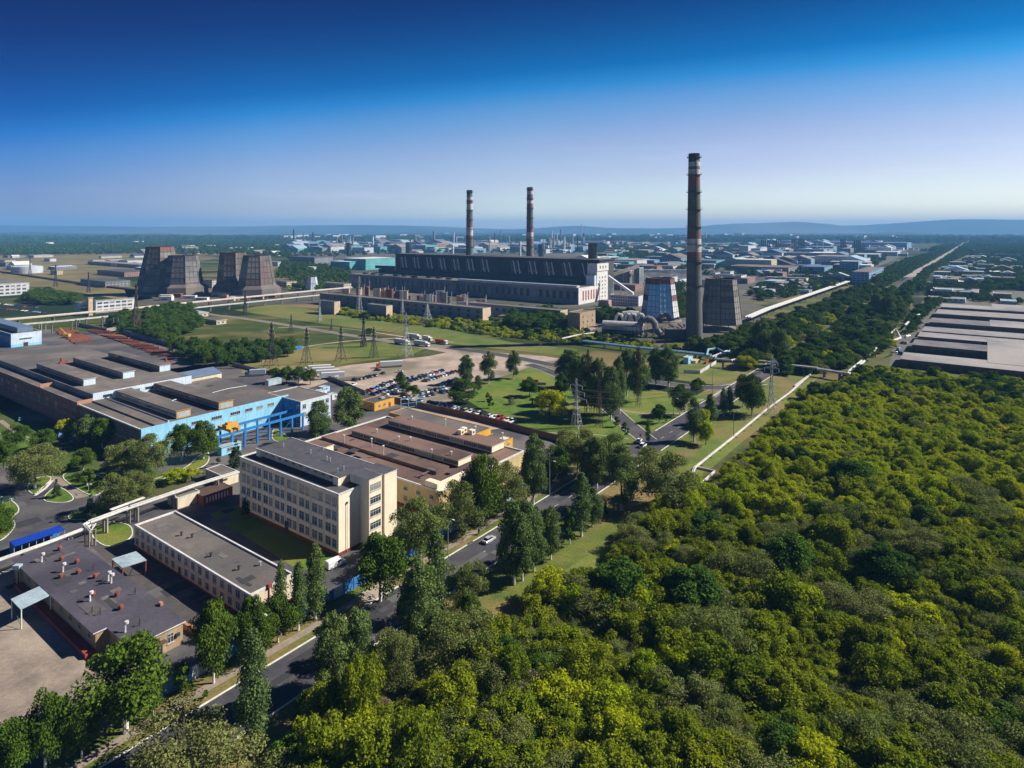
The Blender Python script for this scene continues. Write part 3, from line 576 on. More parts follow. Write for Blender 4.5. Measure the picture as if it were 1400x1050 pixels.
# ---- individually placed trees (base x, base y, top y, crown width) in the photo
P_ = 'trees along the main road'
T = [
 ('round', 172, 1002, 872, 128, 'large dark green maple with a whitewashed trunk by the blue fence and dirt yard'),
 ('small', 209, 981, 934, 32, 'small young tree just uphill of the large maple by the blue fence'),
 ('small', 250, 951, 903, 34, 'rounded young tree below the beige end wall of the dark roofed building'),
 ('round', 62, 1052, 942, 66, 'bushy maple at the corner of the concrete yard, left of the footpath'),
 ('round', 112, 1036, 962, 44, 'short dense tree between the yard corner maple and the large maple'),
 ('round', 8, 1075, 988, 70, 'leafy tree cut by the bottom left corner of the picture'),
 ('round', 292, 934, 822, 66, 'dense green maple in front of the two storey building, left of the slender poplars'),
 ('round', 380, 878, 812, 58, 'dense green maple against the lit end wall of the two storey building'),
 ('round', 345, 905, 815, 54, 'green maple crown between two others in front of the two storey building'),
 ('poplar', 345, 1032, 858, 44, 'tall slender poplar with pale forked trunk on the near side of the road'),
 ('poplar', 408, 862, 768, 26, 'second slender poplar at the lit end of the two storey building'),
 ('poplar', 431, 847, 742, 30, 'rightmost slender poplar at the lit end of the two storey building'),
 ('poplar', 384, 868, 764, 22, 'thin slender poplar nearest the drainpipe of the two storey building'),
 ('broad', 452, 962, 834, 62, 'big bluish green poplar overhanging the road, left one of a touching pair'),
 ('broad', 487, 942, 830, 62, 'big bluish green poplar overhanging the road, right one of a touching pair'),
 ('wildelm', 252, 1075, 985, 150, 'wide olive elm at the bottom edge beside the white kerb'),
 ('broad', 571, 898, 762, 72, 'tall broad poplar with a long bare trunk right of the road'),
 ('poplar', 596, 850, 722, 36, 'tall narrow poplar rising above the broad ones right of the road'),
 ('elm', 628, 922, 838, 92, 'wide pale olive elm above the fallen trunk at the wood edge'),
 ('elm', 540, 948, 862, 62, 'olive elm between the touching poplars and the wood'),
 ('greybush', 571, 945, 905, 24, 'small bare brownish tree under the wide pale olive elm'),
 ('greybush', 525, 985, 942, 28, 'small leafless grey tree beside the fallen trunk'),
 ('elm', 640, 840, 765, 50, 'soft olive elm beside the road, behind the broad poplar'),
 ('round', 520, 822, 732, 82, 'bright green maple at the right hand corner of the five storey office'),
 ('elm', 574, 768, 682, 82, 'olive elm in front of the cream end of the brown roofed workshop'),
 ('elm', 637, 727, 652, 66, 'dark olive elm by the blue fence near the workshop corner'),
 ('round', 660, 718, 622, 64, 'tall green tree by the footpath near the workshop corner'),
 ('elm', 690, 706, 632, 54, 'dark crowned elm between the workshop and the footpath'),
 ('broad', 729, 690, 590, 44, 'tall yellowish poplar behind the end of the brown roofed workshop'),
 ('round', 760, 658, 607, 46, 'round green tree by the footpath beyond the workshop'),
 ('elm', 790, 646, 583, 56, 'wide olive elm at the foot of the silver pylon'),
 ('broad', 816, 668, 595, 40, 'poplar leaning over the footpath right of the wide olive elm'),
 ('poplar', 803, 660, 612, 24, 'slim poplar by the footpath in front of the wide olive elm'),
 ('broad', 703, 800, 682, 52, 'broad poplar at the road edge, first of the whitewashed row from below'),
 ('broad', 714, 794, 678, 50, 'broad poplar second from below in the whitewashed row'),
 ('broad', 730, 782, 688, 44, 'broad poplar third from below in the whitewashed row'),
 ('small', 744, 770, 740, 20, 'small sapling in the whitewashed row'),
 ('broad', 753, 765, 690, 36, 'dark poplar fifth from below in the whitewashed row'),
 ('small', 779, 744, 690, 28, 'short wispy tree in the whitewashed row on the grass'),
 ('poplar', 795, 733, 645, 30, 'narrow tall poplar near the top of the whitewashed row'),
 ('broad', 810, 720, 665, 34, 'last green poplar at the top of the whitewashed row'),
 ('spruce', 828, 702, 685, 12, 'little conical evergreen on the grass beyond the whitewashed row'),
 ('broad', 850, 698, 606, 54, 'large broad poplar standing alone where the side road meets the main road'),
 ('elm', 905, 692, 612, 84, 'very wide pale olive elm at the road edge below the junction'),
 ('broad', 790, 552, 484, 30, 'dark tree inside the grove behind the silver pylon'), ('dark', 812, 572, 508, 28, 'low dark tree at the foot of the grove'), ('broad', 847, 566, 484, 24, 'poplar filling the right side of the grove'), ('dark', 768, 545, 508, 22, 'dark round tree at the left foot of the grove'), ('elm', 832, 656, 590, 56, 'soft olive elm between the footpath poplars and the large broad poplar'), ('lime', 848, 640, 614, 26, 'light green bush tree at the footpath before the junction'),
 ('greybush', 888, 640, 606, 24, 'thin brownish tree right by the white cars at the junction'),
 ('poplar', 949, 604, 542, 22, 'dark slim poplar on the grass between road and white ground pipe'),
 ('lime', 965, 608, 576, 24, 'small yellow green tree beside the dark slim poplar'),
 ('poplar', 972, 580, 538, 20, 'slim poplar across the road from the lamp near the junction'),
 ('lime', 962, 585, 558, 18, 'bright yellow green bush tree between two slim poplars'),
 ('poplar', 989, 569, 530, 13, 'left of two thin poplars standing together by the road'),
 ('poplar', 998, 567, 528, 13, 'right of two thin poplars standing together by the road'),
 ('round', 1028, 568, 512, 42, 'round tree at the roadside before the silver pylon by the ground pipe'),
 ('broad', 1016, 556, 510, 26, 'broad tree half hidden behind the round roadside tree'),
 ('small', 843, 584, 568, 12, 'first young tree along the side road'), ('small', 855, 598, 576, 14, 'second young tree along the side road'), ('poplar', 886, 606, 572, 8, 'thin dark sapling on the traffic island'),
 ('broad', 637, 525, 484, 28, 'poplar between the car park and the park, nearest the rows of cars'),
 ('broad', 668, 524, 479, 25, 'poplar second from the car park at the park corner'), ('broad', 702, 518, 478, 21, 'poplar with white trunk at the upper corner of the park'),
 ('dark', 632, 552, 516, 44, 'wide dark tree between car park and park lawn'), ('broad', 654, 536, 512, 14, 'small poplar at the lawn edge beside the wide dark tree'),
 ('dark', 724, 542, 515, 28, 'umbrella shaped dark tree alone on the park lawn'), ('lime', 752, 574, 532, 42, 'flat topped yellow green tree on the park lawn'),
 ('spruce', 728, 557, 544, 7, 'tiny conical evergreen on the park lawn'), ('small', 667, 549, 536, 8, 'tiny tree on the open lawn below the poplars'), ('small', 671, 558, 540, 11, 'young tree at the lawn corner by the parked cars'),
 ('greybush', 700, 553, 542, 12, 'brownish shrub in the middle of the park lawn'),
 ('broad', 779, 531, 476, 47, 'big poplar behind the silver pylon, leftmost of the dark grove'), ('broad', 803, 562, 480, 35, 'tall poplar second in the dark grove'), ('broad', 820, 566, 486, 32, 'tall poplar third in the dark grove'),
 ('broad', 835, 575, 498, 37, 'tall poplar with its foot at the side road, nearest in the dark grove'), ('broad', 857, 541, 474, 30, 'tall poplar fifth in the dark grove, behind the lawn'), ('broad', 873, 549, 472, 35, 'tall poplar with a lattice mast in front of it'),
 ('broad', 897, 526, 474, 30, 'poplar left of a close pair near the small blue kiosk'), ('broad', 914, 529, 472, 37, 'poplar right of a close pair near the small blue kiosk'),
 ('round', 930, 568, 526, 34, 'round tree on the second lawn beside the junction'), ('dark', 953, 540, 516, 24, 'small dark round tree at the bend of the back road'), ('dark', 901, 578, 552, 22, 'low dark tree on the traffic lawn'),
 ('broad', 436, 606, 546, 40, 'grey green poplar left of the taller dark one near the white office corner'), ('broad', 476, 592, 527, 46, 'tall dark poplar between the blue works and the brown workshop'),
 ('elm', 48, 668, 608, 60, 'large drooping elm by the curved factory drive'), ('round', 60, 616, 586, 36, 'round tree on the lawn beyond the large drooping elm'), ('round', 114, 642, 612, 34, 'dark round tree on the lawn beside the curved drive'),
 ('small', 119, 664, 640, 24, 'small round tree inside the curved lawn'), ('spruce', 77, 680, 655, 16, 'small cone shaped spruce on the triangular lawn'), ('spruce', 123, 711, 670, 20, 'dark spruce at the lawn corner by the pipe bridge'),
 ('elm', 160, 700, 645, 50, 'dense dark elm beside the pipe bridge, left one'), ('elm', 187, 694, 642, 42, 'dense dark elm beside the pipe bridge, right one'), ('poplar', 202, 680, 632, 18, 'thin pale poplar behind the dense dark elms'),
 ('round', 22, 612, 580, 34, 'round tree at the left edge by the lawn'), ('dark', 5, 640, 600, 30, 'dark tree cut by the left edge above the garden path'), ('round', -4, 740, 690, 46, 'leafy tree at the left edge below the factory drive'),
 ('broad', 118, 606, 566, 34, 'tree with a pale top against the red brick wall'), ('round', 140, 612, 572, 36, 'green tree against the red brick wall, next to the pale topped one'), ('lime', 90, 594, 572, 24, 'yellowish tree in the shade of the red brick wall'),
 ('elm', 170, 648, 602, 48, 'elm with an orange tinged side by the brick works'), ('elm', 205, 655, 592, 52, 'dark grey green elm by the corner of the light blue works'), ('dark', 190, 640, 600, 36, 'dark tree between two elms by the corner of the light blue works'),
 ('round', 248, 632, 580, 40, 'green tree in front of the light blue wall, left of two'), ('round', 278, 628, 576, 42, 'green tree in front of the light blue wall, right of two'),
 ('lime', 240, 660, 640, 34, 'low yellow green tree on the curved lawn strip'), ('lime', 262, 656, 638, 28, 'second low yellow green tree on the curved lawn strip'), ('spruce', 322, 638, 601, 26, 'spruce at the far corner of the five storey office'),
 ('small', 299, 634, 624, 8, 'tiny bush tree beside the drive near the spruce'), ('small', 424, 784, 756, 14, 'small tree on the lawn corner by the parked white van'),
 ('spruce', 335, 704, 680, 16, 'dark evergreen at the shaded foot of the office'), ('dark', 100, 640, 628, 14, 'small dark bush tree at the end of the garden path'),
 ('deep', 438, 1082, 985, 92, 'bright yellow green tree crown at the bottom edge, nearest the poplar with forked trunk'), ('deep', 500, 1088, 990, 92, 'bright yellow green tree at the bottom edge, second from the forked poplar'), ('dark', 392, 1080, 1010, 80, 'dark shaded tree at the bottom edge behind the forked poplar'),
 ('deep', 447, 1012, 935, 66, 'yellow green tree in the shadow below the touching poplars'), ('deep', 492, 1008, 900, 62, 'tall yellow green tree right below the touching poplars'), ('dark', 425, 1000, 945, 56, 'dark bushy tree at the road edge below the touching poplars'), ('elm', 505, 960, 896, 50, 'grey green elm right of the touching poplars'), ('deep', 560, 1075, 975, 84, 'spiky yellow green tree at the bottom edge near the fallen trunk'),
 ('elm', 592, 880, 825, 40, 'pale green elm left of the long bare trunk'), ('small', 668, 812, 792, 12, 'small bush tree on the grass near the whitewashed row'), ('round', 640, 866, 812, 34, 'green tree on the grass near the wide pale olive elm')]
for k, bx, by, ty, wd, lb in T: tpx(k, bx, by, ty, wd, lb)
# trees between the parked cars, behind the works
for i, (x, y, t, w_, lb) in enumerate([(548, 532, 508, 16, 'pointed green tree among the parked cars'), (556, 538, 522, 22, 'low spreading tree among the parked cars'), (567, 541, 526, 18, 'bushy tree at the end of a row of parked cars'),
    (376, 524, 502, 22, 'leftmost bushy tree of the clump behind the blue works'), (392, 524, 500, 24, 'second bushy tree of the clump behind the blue works'), (408, 524, 500, 24, 'third bushy tree of the clump behind the blue works'), (424, 526, 504, 22, 'rightmost bushy tree of the clump behind the blue works'),
    (96, 492, 478, 22, 'round green tree behind the sawtooth roofs'), (505, 459, 448, 14, 'lone bush on the meadow beside the dirt road')]):
    tpx('dark' if i > 2 else 'round', x, y, t, w_, lb)
# ---- clump behind the brick works, and thickets
mid = scatter([(225, 470), (232, 448), (270, 438), (330, 432), (385, 446), (410, 462), (402, 488), (330, 500), (285, 504), (240, 488)], 7.6, 5)
mr = random.Random(8)
mid.sort(key=lambda p: p[1])
for i, p in enumerate(mid[:60]):
    tree_at('dark' if mr.random() < .7 else 'round', p, mr.uniform(8, 12), mr.uniform(8, 11), 'dark green tree in the thicket behind the rust coloured steel stock yard', 'trees in the thicket behind the steel yard')
# ---- the wood at the right: nearest as things, the rest as one mass
FOREST = [(330, 1180), (392, 1075), (440, 1030), (490, 1000), (530, 990), (560, 975), (600, 945), (652, 908), (690, 876), (722, 848), (776, 818), (826, 786), (856, 748), (880, 712), (945, 684), (985, 668), (1010, 632), (1045, 600), (1075, 572), (1115, 548), (1165, 522), (1230, 514), (1300, 524), (1400, 532), (1640, 555), (2050, 900), (2050, 1180)]
pts = scatter(FOREST, 4.5, 21, .6)
fr = random.Random(5)
def openness(p):                                   # weedy clearing towards the far right of the wood
    q = (p[0] - 175) / 60, (p[1] - 235) / 34
    return math.exp(-(q[0] ** 2 + q[1] ** 2))
def kind_here(p, r):
    n = math.sin(p[0] * .061 + 1.3) * math.sin(p[1] * .083 + .4) + .6 * math.sin(p[0] * .17 + p[1] * .11)
    x = r.random() + n * .22
    if x < .24: return 'wildelm'
    if x < .275: return 'greybush'
    if x < .31: return 'dark'
    if x < .40: return 'lime'
    return 'wild'
pts = [p for p in pts if abs((p[0]) * F / p[1]) < 800 and fr.random() > openness(p) * .75]
pts.sort(key=lambda p: p[1] + abs(p[0] - 60) * .12)
LABS = {'deep': 'spiky yellow green maple with darkened leaves in the wild wood', 'wild': 'spiky yellow green maple in the wild wood', 'wildelm': 'soft rounded olive green elm in the wild wood', 'greybush': 'half bare greyish tree in the wild wood', 'dark': 'dark green round tree in the wild wood', 'lime': 'bright yellow green tree in the wild wood'}
NEAR = 185
for i, p in enumerate(pts[:NEAR]):
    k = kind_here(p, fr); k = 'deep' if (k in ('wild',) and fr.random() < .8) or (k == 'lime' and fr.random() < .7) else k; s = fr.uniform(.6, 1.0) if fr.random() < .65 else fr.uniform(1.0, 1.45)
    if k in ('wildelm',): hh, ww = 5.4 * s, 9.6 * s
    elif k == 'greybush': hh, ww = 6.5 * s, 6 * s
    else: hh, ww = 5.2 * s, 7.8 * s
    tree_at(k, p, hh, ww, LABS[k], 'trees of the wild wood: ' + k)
rest = pts[NEAR:]
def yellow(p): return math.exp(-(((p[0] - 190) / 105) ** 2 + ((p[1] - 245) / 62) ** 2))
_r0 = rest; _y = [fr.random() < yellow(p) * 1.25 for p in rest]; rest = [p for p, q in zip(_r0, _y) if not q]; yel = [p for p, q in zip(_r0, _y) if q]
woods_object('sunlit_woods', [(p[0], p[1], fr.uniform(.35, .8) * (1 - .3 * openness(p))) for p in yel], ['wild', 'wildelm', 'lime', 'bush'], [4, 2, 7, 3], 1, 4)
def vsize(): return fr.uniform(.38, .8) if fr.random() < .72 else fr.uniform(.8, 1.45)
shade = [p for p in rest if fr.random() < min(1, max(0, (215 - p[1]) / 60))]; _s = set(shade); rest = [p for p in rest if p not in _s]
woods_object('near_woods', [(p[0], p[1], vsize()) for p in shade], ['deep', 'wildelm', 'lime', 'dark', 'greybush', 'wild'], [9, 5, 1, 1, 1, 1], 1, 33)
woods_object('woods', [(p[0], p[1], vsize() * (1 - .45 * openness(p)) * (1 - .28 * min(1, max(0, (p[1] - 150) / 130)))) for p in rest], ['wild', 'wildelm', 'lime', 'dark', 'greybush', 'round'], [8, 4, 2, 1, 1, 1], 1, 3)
# weeds of the clearing and undergrowth
ub = [(p[0], p[1], fr.uniform(.55, 1.2)) for p in scatter(FOREST, 3.7, 77, .6) if abs(p[0] * F / p[1]) < 780]
woods_object('undergrowth', [p for p in ub if p[1] > 185], ['bush', 'wild'], [6, 2], 1, 19)
woods_object('shaded_undergrowth', [p for p in ub if p[1] <= 185], ['deepbush', 'deep', 'wildelm'], [6, 2, 1], 1, 20)  # nearest bushes take the leaf colour with the dimming in it
cl = [(p[0] , p[1], fr.uniform(.25, .6)) for p in scatter([(1120, 560), (1400, 540), (1600, 560), (1600, 760), (1100, 700)], 3.6, 33, .5) if abs(p[0] * F / p[1]) < 780]
woods_object('scrub', cl, ['bush', 'lime', 'greybush'], [4, 3, 1], 1, 9)
# older wood behind, and shrub bands
bk = scatter([(1012, 505), (1015, 470), (1018, 458), (1060, 446), (1110, 428), (1160, 404), (1190, 394), (1212, 398), (1240, 412), (1236, 432), (1215, 455), (1215, 475), (1170, 498), (1120, 512), (1070, 512)], 6.2, 44)
bk = [p for p in bk if abs(ab(Vector(p))[1] - (B1 + B2) / 2) > 7.5]
woods_object('older_woods', [(p[0], p[1], fr.uniform(.8, 1.5)) for p in bk if fr.random() < .92], ['dark', 'round', 'wildelm', 'lime'], [3, 4, 3, 1], 1, 12)
for i, (x, y, t_, w_) in enumerate(((1200, 440, 399, 22), (1216, 441, 401, 24), (1229, 440, 404, 22), (1042, 492, 432, 34), (1066, 500, 446, 30))): tpx('broad', x, y, t_, w_, ['tall dark poplar at the left of three standing close together in the older wood', 'tall dark poplar in the middle of three standing close together in the older wood', 'tall dark poplar at the right of three standing close together in the older wood', 'very tall dark tree at the wood corner right of the grey cooling tower', 'big dark tree beside the main road where the pipes cross'][i])
lw = scatter([(1085, 548), (1150, 528), (1180, 514), (1215, 512), (1250, 522), (1320, 526), (1420, 538), (1420, 560), (1200, 545)], 5.2, 45)
woods_object('wood_edge', [(p[0], p[1], fr.uniform(.6, 1.0)) for p in lw], ['wild', 'dark', 'round'], [3, 1, 1], 1, 13)
sb = scatter([(440, 428), (520, 440), (600, 448), (690, 462), (790, 470), (860, 474), (960, 482), (1000, 488), (960, 478), (800, 456), (770, 440), (700, 436), (680, 440), (560, 436), (440, 420)], 4.6, 46)
woods_object('shrub_band', [(p[0], p[1], fr.uniform(.28, .75)) for p in sb if fr.random() < .7], ['bush', 'dark', 'lime', 'wild'], [3, 1, 2, 2], 1, 14)
sb = scatter([(690, 440), (700, 432), (740, 428), (780, 432), (790, 448), (740, 456), (700, 452)], 6.5, 47) + scatter([(815, 432), (860, 430), (870, 440), (820, 442)], 6, 48) + scatter([(940, 480), (1000, 470), (1030, 462), (1040, 478), (990, 486)], 5.5, 49) + scatter([(905, 412), (940, 410), (942, 432), (925, 440)], 7, 50)
woods_object('plant_trees', [(p[0], p[1], fr.uniform(.7, 1.2)) for p in sb], ['dark', 'round'], [1, 1], 1, 15)
lp = scatter([(150, 440), (200, 435), (225, 422), (255, 425), (275, 440), (270, 452), (225, 470), (195, 462), (160, 452)], 7, 52) + scatter([(25, 412), (60, 400), (105, 410), (110, 417), (60, 418)], 8, 53)
woods_object('thicket', [(p[0], p[1], fr.uniform(.8, 1.2)) for p in lp], ['dark', 'round'], [2, 1], 1, 16)

gy = scatter([(1248, 432), (1262, 418), (1284, 410), (1300, 411), (1285, 416), (1262, 436), (1240, 462), (1232, 470)], 7, 90) + scatter([(1262, 392), (1400, 392), (1410, 398), (1360, 397), (1345, 408), (1400, 414), (1400, 418), (1330, 412), (1300, 410), (1266, 402)], 9, 91)
woods_object('yard_trees', [(p[0], p[1], fr.uniform(.5, .95)) for p in gy], ['dark', 'round'], [1, 1], 1, 92)
# ================================================================ BUILDINGS NEAR THE ROAD
class Bld:
    """a building on the street grid. Local x runs away along the main road, y away to the left; near corner at the origin."""
    def __init__(s, name, label, cat, corner, z, left=None, right=None, group=None, lb=None, la=None, base=False):
        c = G(*corner, 0 if base else z); s.c = c; s.h = z
        s.lb = lb if lb is not None else run(c, BX, left); s.la = la if la is not None else run(c, AX, right)
        s.r = thing(name, label, cat, (c.x, c.y, 0), ROT, group)
    def loc(s, v):                                 # world xy -> local xy
        d = Vector(v[:2]) - s.c; return Vector((d.x * AX.x + d.y * AX.y, d.x * BX.x + d.y * BX.y))
    def part(s, name, b): return b.build(name, s.r)
def wall_roof(B, wall, roof, par=.35, pw=.3, trim=None, mono=None):
    b = MB(); b.box(0, B.la, 0, B.lb, 0, B.h - par, wall); B.part('wall', b)
    t = MB(); t.box(pw, B.la - pw, pw, B.lb - pw, B.h - par, B.h - par + .05, roof); B.part('roof', t)
    p = MB(); o = .06
    p.box(-o, pw, -o, B.lb + o, B.h - par, B.h, trim or white_m); p.box(B.la - pw, B.la + o, -o, B.lb + o, B.h - par, B.h, trim or white_m)
    p.box(pw, B.la - pw, -o, pw, B.h - par, B.h, trim or white_m); p.box(pw, B.la - pw, B.lb - pw, B.lb + o, B.h - par, B.h, trim or white_m)
    B.part('parapet', p)
WIN = {}
def win_mesh(w, h, cols, rows=2, g=None, fr=None, sill=True):
    k = (w, h, cols, rows, (g or glass_m).name, (fr or frame_m).name)
    if k in WIN: return WIN[k]
    b = MB(); f = .07; fr = fr or frame_m
    b.box(-w / 2, w / 2, -.03, .0, 0, h, g or glass_m)
    for x in [-w / 2 + (w - f) * i / cols for i in range(cols + 1)]: b.box(x, x + f, -.09, -.031, 0, h, fr)
    for i, z in enumerate([(h - f) * (0, .68, 1)[j] if rows == 2 else (h - f) * j / rows for j in range(rows + 1)]): b.box(-w / 2 + f, w / 2 - f, -.088, -.032, z, z + f, fr)
    if sill: b.box(-w / 2 - .1, w / 2 + .1, -.2, 0, -.12, -.03, fr)
    me = bpy.data.meshes.new('window'); me.from_pydata(b.v, [], b.f)
    for m in b.mats: me.materials.append(m)
    me.polygons.foreach_set('material_index', b.m); WIN[k] = me; return me
def win(B, me, side, u, z, x0=0.0, name='window'):
    """side 'f': the face looking down the road (x = x0), u along y; side 's': the face towards the road (y = x0), u along x"""
    o = link(name, me, B.r if isinstance(B, Bld) else B)
    if side == 'f': o.location = (x0 - .01, u, z); o.rotation_euler.z = -math.pi / 2
    else: o.location = (u, x0 - .01, z)
    return o

# ---- five storey office
B = Bld('office_building', 'cream five storey office block with dark flat roof beside the road', 'building', (463, 676), 16.2, 328, 540)
sx0 = run(B.c, AX, 490) ; pr = 3.6; B.la = run(B.c - BX * 3.9, AX, 542.5)
b = MB(); b.box(0, B.la, 0, B.lb, .9, 15.9, cream)
for j in range(9):
    yy = .35 + (B.lb - .7) * j / 8
    b.box(-.16, -.002, yy - .16, yy + .16, .9, 15.9, cream)
B.part('wall', b)
b = MB(); b.box(-.08, B.la + .08, -.08, B.lb + .08, 0, .9, plinth); B.part('plinth', b)
b = MB(); b.box(.3, B.la - .3, .3, B.lb - .3, 15.6 + .3, 15.96, bitumen); B.part('roof', b)
b = MB()
for x0, x1, y0, y1 in ((-.1, .28, -.1, B.lb + .1), (.28, B.la, -.1, .28), (B.la - .28, B.la + .1, .28, B.lb + .1), (.28, B.la - .28, B.lb - .28, B.lb + .1)): b.box(x0, x1, y0, y1, 15.9, 16.3, white_m)
B.part('parapet', b)
t0, t1 = sx0 + .6, B.la
mid_ = t0 + (t1 - t0) * .46
b = MB(); b.box(t0, mid_, -pr, -.002, .9, 18.4, cream); b.box(mid_, mid_ + .7, -pr + .35, -.003, .9, 18.2, cream_d); b.box(mid_ + .7, t1, -pr - .3, -.004, .9, 18.4, cream); b.box(t0, t1, 0, 4.2, 16.32, 18.38, cream)
B.part('stair_tower', b)
b = MB(); b.box(t0 - .1, mid_ + .1, -pr - .1, 4.3, 18.4, 18.62, white_m, bitumen); b.box(mid_ + .6, t1 + .1, -pr - .4, 4.3, 18.4, 18.62, white_m, bitumen); B.part('tower_parapet', b)
b = MB(); b.box(t0 - .05, t1 + .05, -pr - .36, -.1, 0, .9, plinth); B.part('tower_plinth', b)
ux0 = 4.6; uy1 = B.lb - 2.8
b = MB(); b.box(ux0, B.la - .9, 4.9, uy1, 15.98, 18.2, cream_d, bitumen); b.box(ux0 - .9, ux0, 4.9, 7.0, 15.98, 18.2, cream); b.box(ux0 - .9, ux0, uy1 - 2.2, uy1, 15.98, 18.2, cream)
b.box(ux0 - 1.1, B.la - .8, 4.7, uy1 + .1, 18.2, 18.32, bitumen); b.box(ux0 - 1.1, ux0 - .9, 4.7, uy1 + .1, 18.2, 18.42, white_m); b.box(B.la - .8, B.la - .6, 4.7, uy1 + .1, 18.0, 18.45, white_m)
pent = B.part('attic_storey', b)
wl = win_mesh(1.5, .45, 2, 1)
for j in range(10): o = link('attic_window', wl, B.r, (ux0 - .02, 9 + (uy1 - 13) * j / 9, 17.0)); o.rotation_euler.z = -math.pi / 2
wa = win_mesh(2.2, 2.25, 2, g=glass_b); wb_ = win_mesh(1.7, 2.25, 2, g=glass_b); bay = (B.lb - .7) / 8
for r_ in range(4):
    for j in range(8):
        y_ = .35 + bay * j
        win(B, wb_, 'f', y_ + bay * .24, 1.9 + r_ * 3.62); win(B, wa, 'f', y_ + bay * .68, 1.9 + r_ * 3.62)
wt = win_mesh((mid_ - t0) * .82, 1.9, 4, 2)
for r_ in range(5): win(B, wt, 's', (t0 + mid_) / 2 - .0, 1.6 + r_ * 3.42, -pr)
b = MB(); b.box(-.02, -.19, B.lb * .47, B.lb * .47 + 1.5, .1, 3.1, steel_d); B.part('entrance_door', b)
rg = random.Random(2)
for j in range(9):
    b = MB(); b.box(0, .8, 0, .32, 0, .6, white_m); o = link('air_conditioner', b.build('tmp').data, B.r, (-.35, .5 + bay * rg.uniform(.1, 7.8), 1.4 + 3.62 * rg.choice([1, 2, 3]))); o.rotation_euler.z = -math.pi / 2
for o in [o for o in bpy.data.objects if o.name.startswith('tmp')]: bpy.data.objects.remove(o)
for j in range(7):
    b = MB(); xx, yy = rg.uniform(ux0 + 1, B.la - 1.5), rg.uniform(7, uy1 - 2); b.tube([(xx, yy, 18.3), (xx, yy, 19.3)], .14, steel_g, 6); b.tube([(xx, yy, 19.3), (xx, yy, 19.5)], .24, steel_g, 6); B.part('roof_vent', b)
b = MB(); b.tube([(2.6, -.06, 13.2), (2.6, -.35, 13.2)], .3, steel_d, 8); b.tube([(2.6, -.3, .5), (2.6, -.3, 13.2)], .08, cream_d, 5); B.part('drain_pipe', b)

# ---- two storey building with beige felt roof
B = Bld('two_storey_building', 'long low two storey cream building with beige flat roof and white rim', 'building', (342, 813), 5.9, 184, 401)
wall_roof(B, cream_d, bitumen_g, .45, .35)
wm = win_mesh(1.5, 1.6, 2, g=glass_b); n_ = 17
for j in range(n_):
    for z_ in (1.0, 3.7):
        if j == 9 and z_ < 2: continue
        win(B, wm, 'f', 1.6 + (B.lb - 3.2) * j / (n_ - 1), z_)
b = MB(); b.box(-.04, -.01, 1.6 + (B.lb - 3.2) * 9 / 16 - .6, 1.6 + (B.lb - 3.2) * 9 / 16 + .6, 0, 2.2, steel_d); B.part('door', b)
b = MB(); b.box(-.03, B.la + .02, -.03, B.lb + .03, 0, .5, plinth); B.part('plinth', b)
b = MB(); b.tube([(B.la * .42, -.15, 0), (B.la * .42, -.15, 5.4)], .13, red_p, 6); b.box(B.la * .42 - .4, B.la * .42 + .5, -.5, .3, 5.5, 6.3, red_p); B.part('drain_pipe', b)
for fx, fy in ((.45, .72), (.55, .66), (.35, .42), (.42, .22), (.8, .18)):
    b = MB(); x_, y_ = B.la * fx, B.lb * fy; b.tube([(x_, y_, 5.45), (x_, y_, 6.3)], .22, steel_d if fy > .2 else steel_g, 8); b.tube([(x_, y_, 6.3), (x_, y_, 6.45)], .4, steel_d if fy > .2 else steel_g, 8); B.part('roof_vent', b)

B_low = B
# ---- dark roofed building with mushroom vents
c0 = G(181.5, 882.5, 4.6)
B = Bld('canteen_building', 'single storey building with dark roof carrying red mushroom vents', 'building', (181.5, 882.5), 4.6, 27, 250)
B.lb = run(B.c, BX, 60)
nl = B.loc(G(129.5, 862.5, 4.6)); fl = B.loc(G(27, 765.5, 4.6)); far = B.loc(G(101, 736.5, 4.6)); nr = B.loc(G(147, 856, 4.6))
LB = max(fl.y, far.y); ny = nr.y; nx0 = nl.x; LA = B.la
pts_ = [(0, 0), (LA, 0), (LA, LB), (nx0, LB), (nx0, ny), (0, ny)]
b = MB(); b.prism(pts_, 0, 4.3, brick_y); B.part('wall', b)
b = MB(); b.prism([(p[0] + (.5 if p[0] > 1 else -.5), p[1] + (.5 if p[1] > LB - 1 else (-.3))) for p in pts_], 4.305, 4.55, white_m, bitumen_k); B.part('roof', b)
b = MB(); b.prism([(nx0 - 1.9, ny - .2), (nx0 - 1.7, LB - 6), (nx0 - .005, LB - 6), (nx0 - .005, ny - .2)], 0, 1.0, red_p); B.part('loading_platform', b)
wm = win_mesh(1.2, 1.9, 2)
win(B, wm, 's', LA * .74, 1.5); win(B, wm, 's', LA * .2, 1.5)
b = MB(); b.box(LA * .46, LA * .58, -.06, -.01, 0, 2.6, steel_d); b.box(LA * .43, LA * .62, -1.4, -.07, 2.7, 2.85, steel_n); B.part('door', b)
b = MB(); b.box(LA * .84, LA * .92, -.5, -.02, 2.2, 2.8, steel_d); B.part('air_conditioner', b)
for j in range(9): win(B, win_mesh(1.5, 1.5, 2), 'f', ny + 3 + (LB - ny - 8) * j / 8, 2.2, nx0)
def at_roof(px, py, z=4.6): return B.loc(G(px, py, z))
vm = MB(); vm.tube([(0, 0, 0), (0, 0, .55)], .30, red_p, 10); vm.tube([(0, 0, .5), (0, 0, .75), (0, 0, 1.1), (0, 0, 1.15)], .62, rust_m, 12); vm.tube([(0, 0, 1.15), (0, 0, 1.3)], .42, rust_m, 10, .2)
vme = vm.build('tmp').data; bpy.data.objects.remove(bpy.data.objects['tmp'])
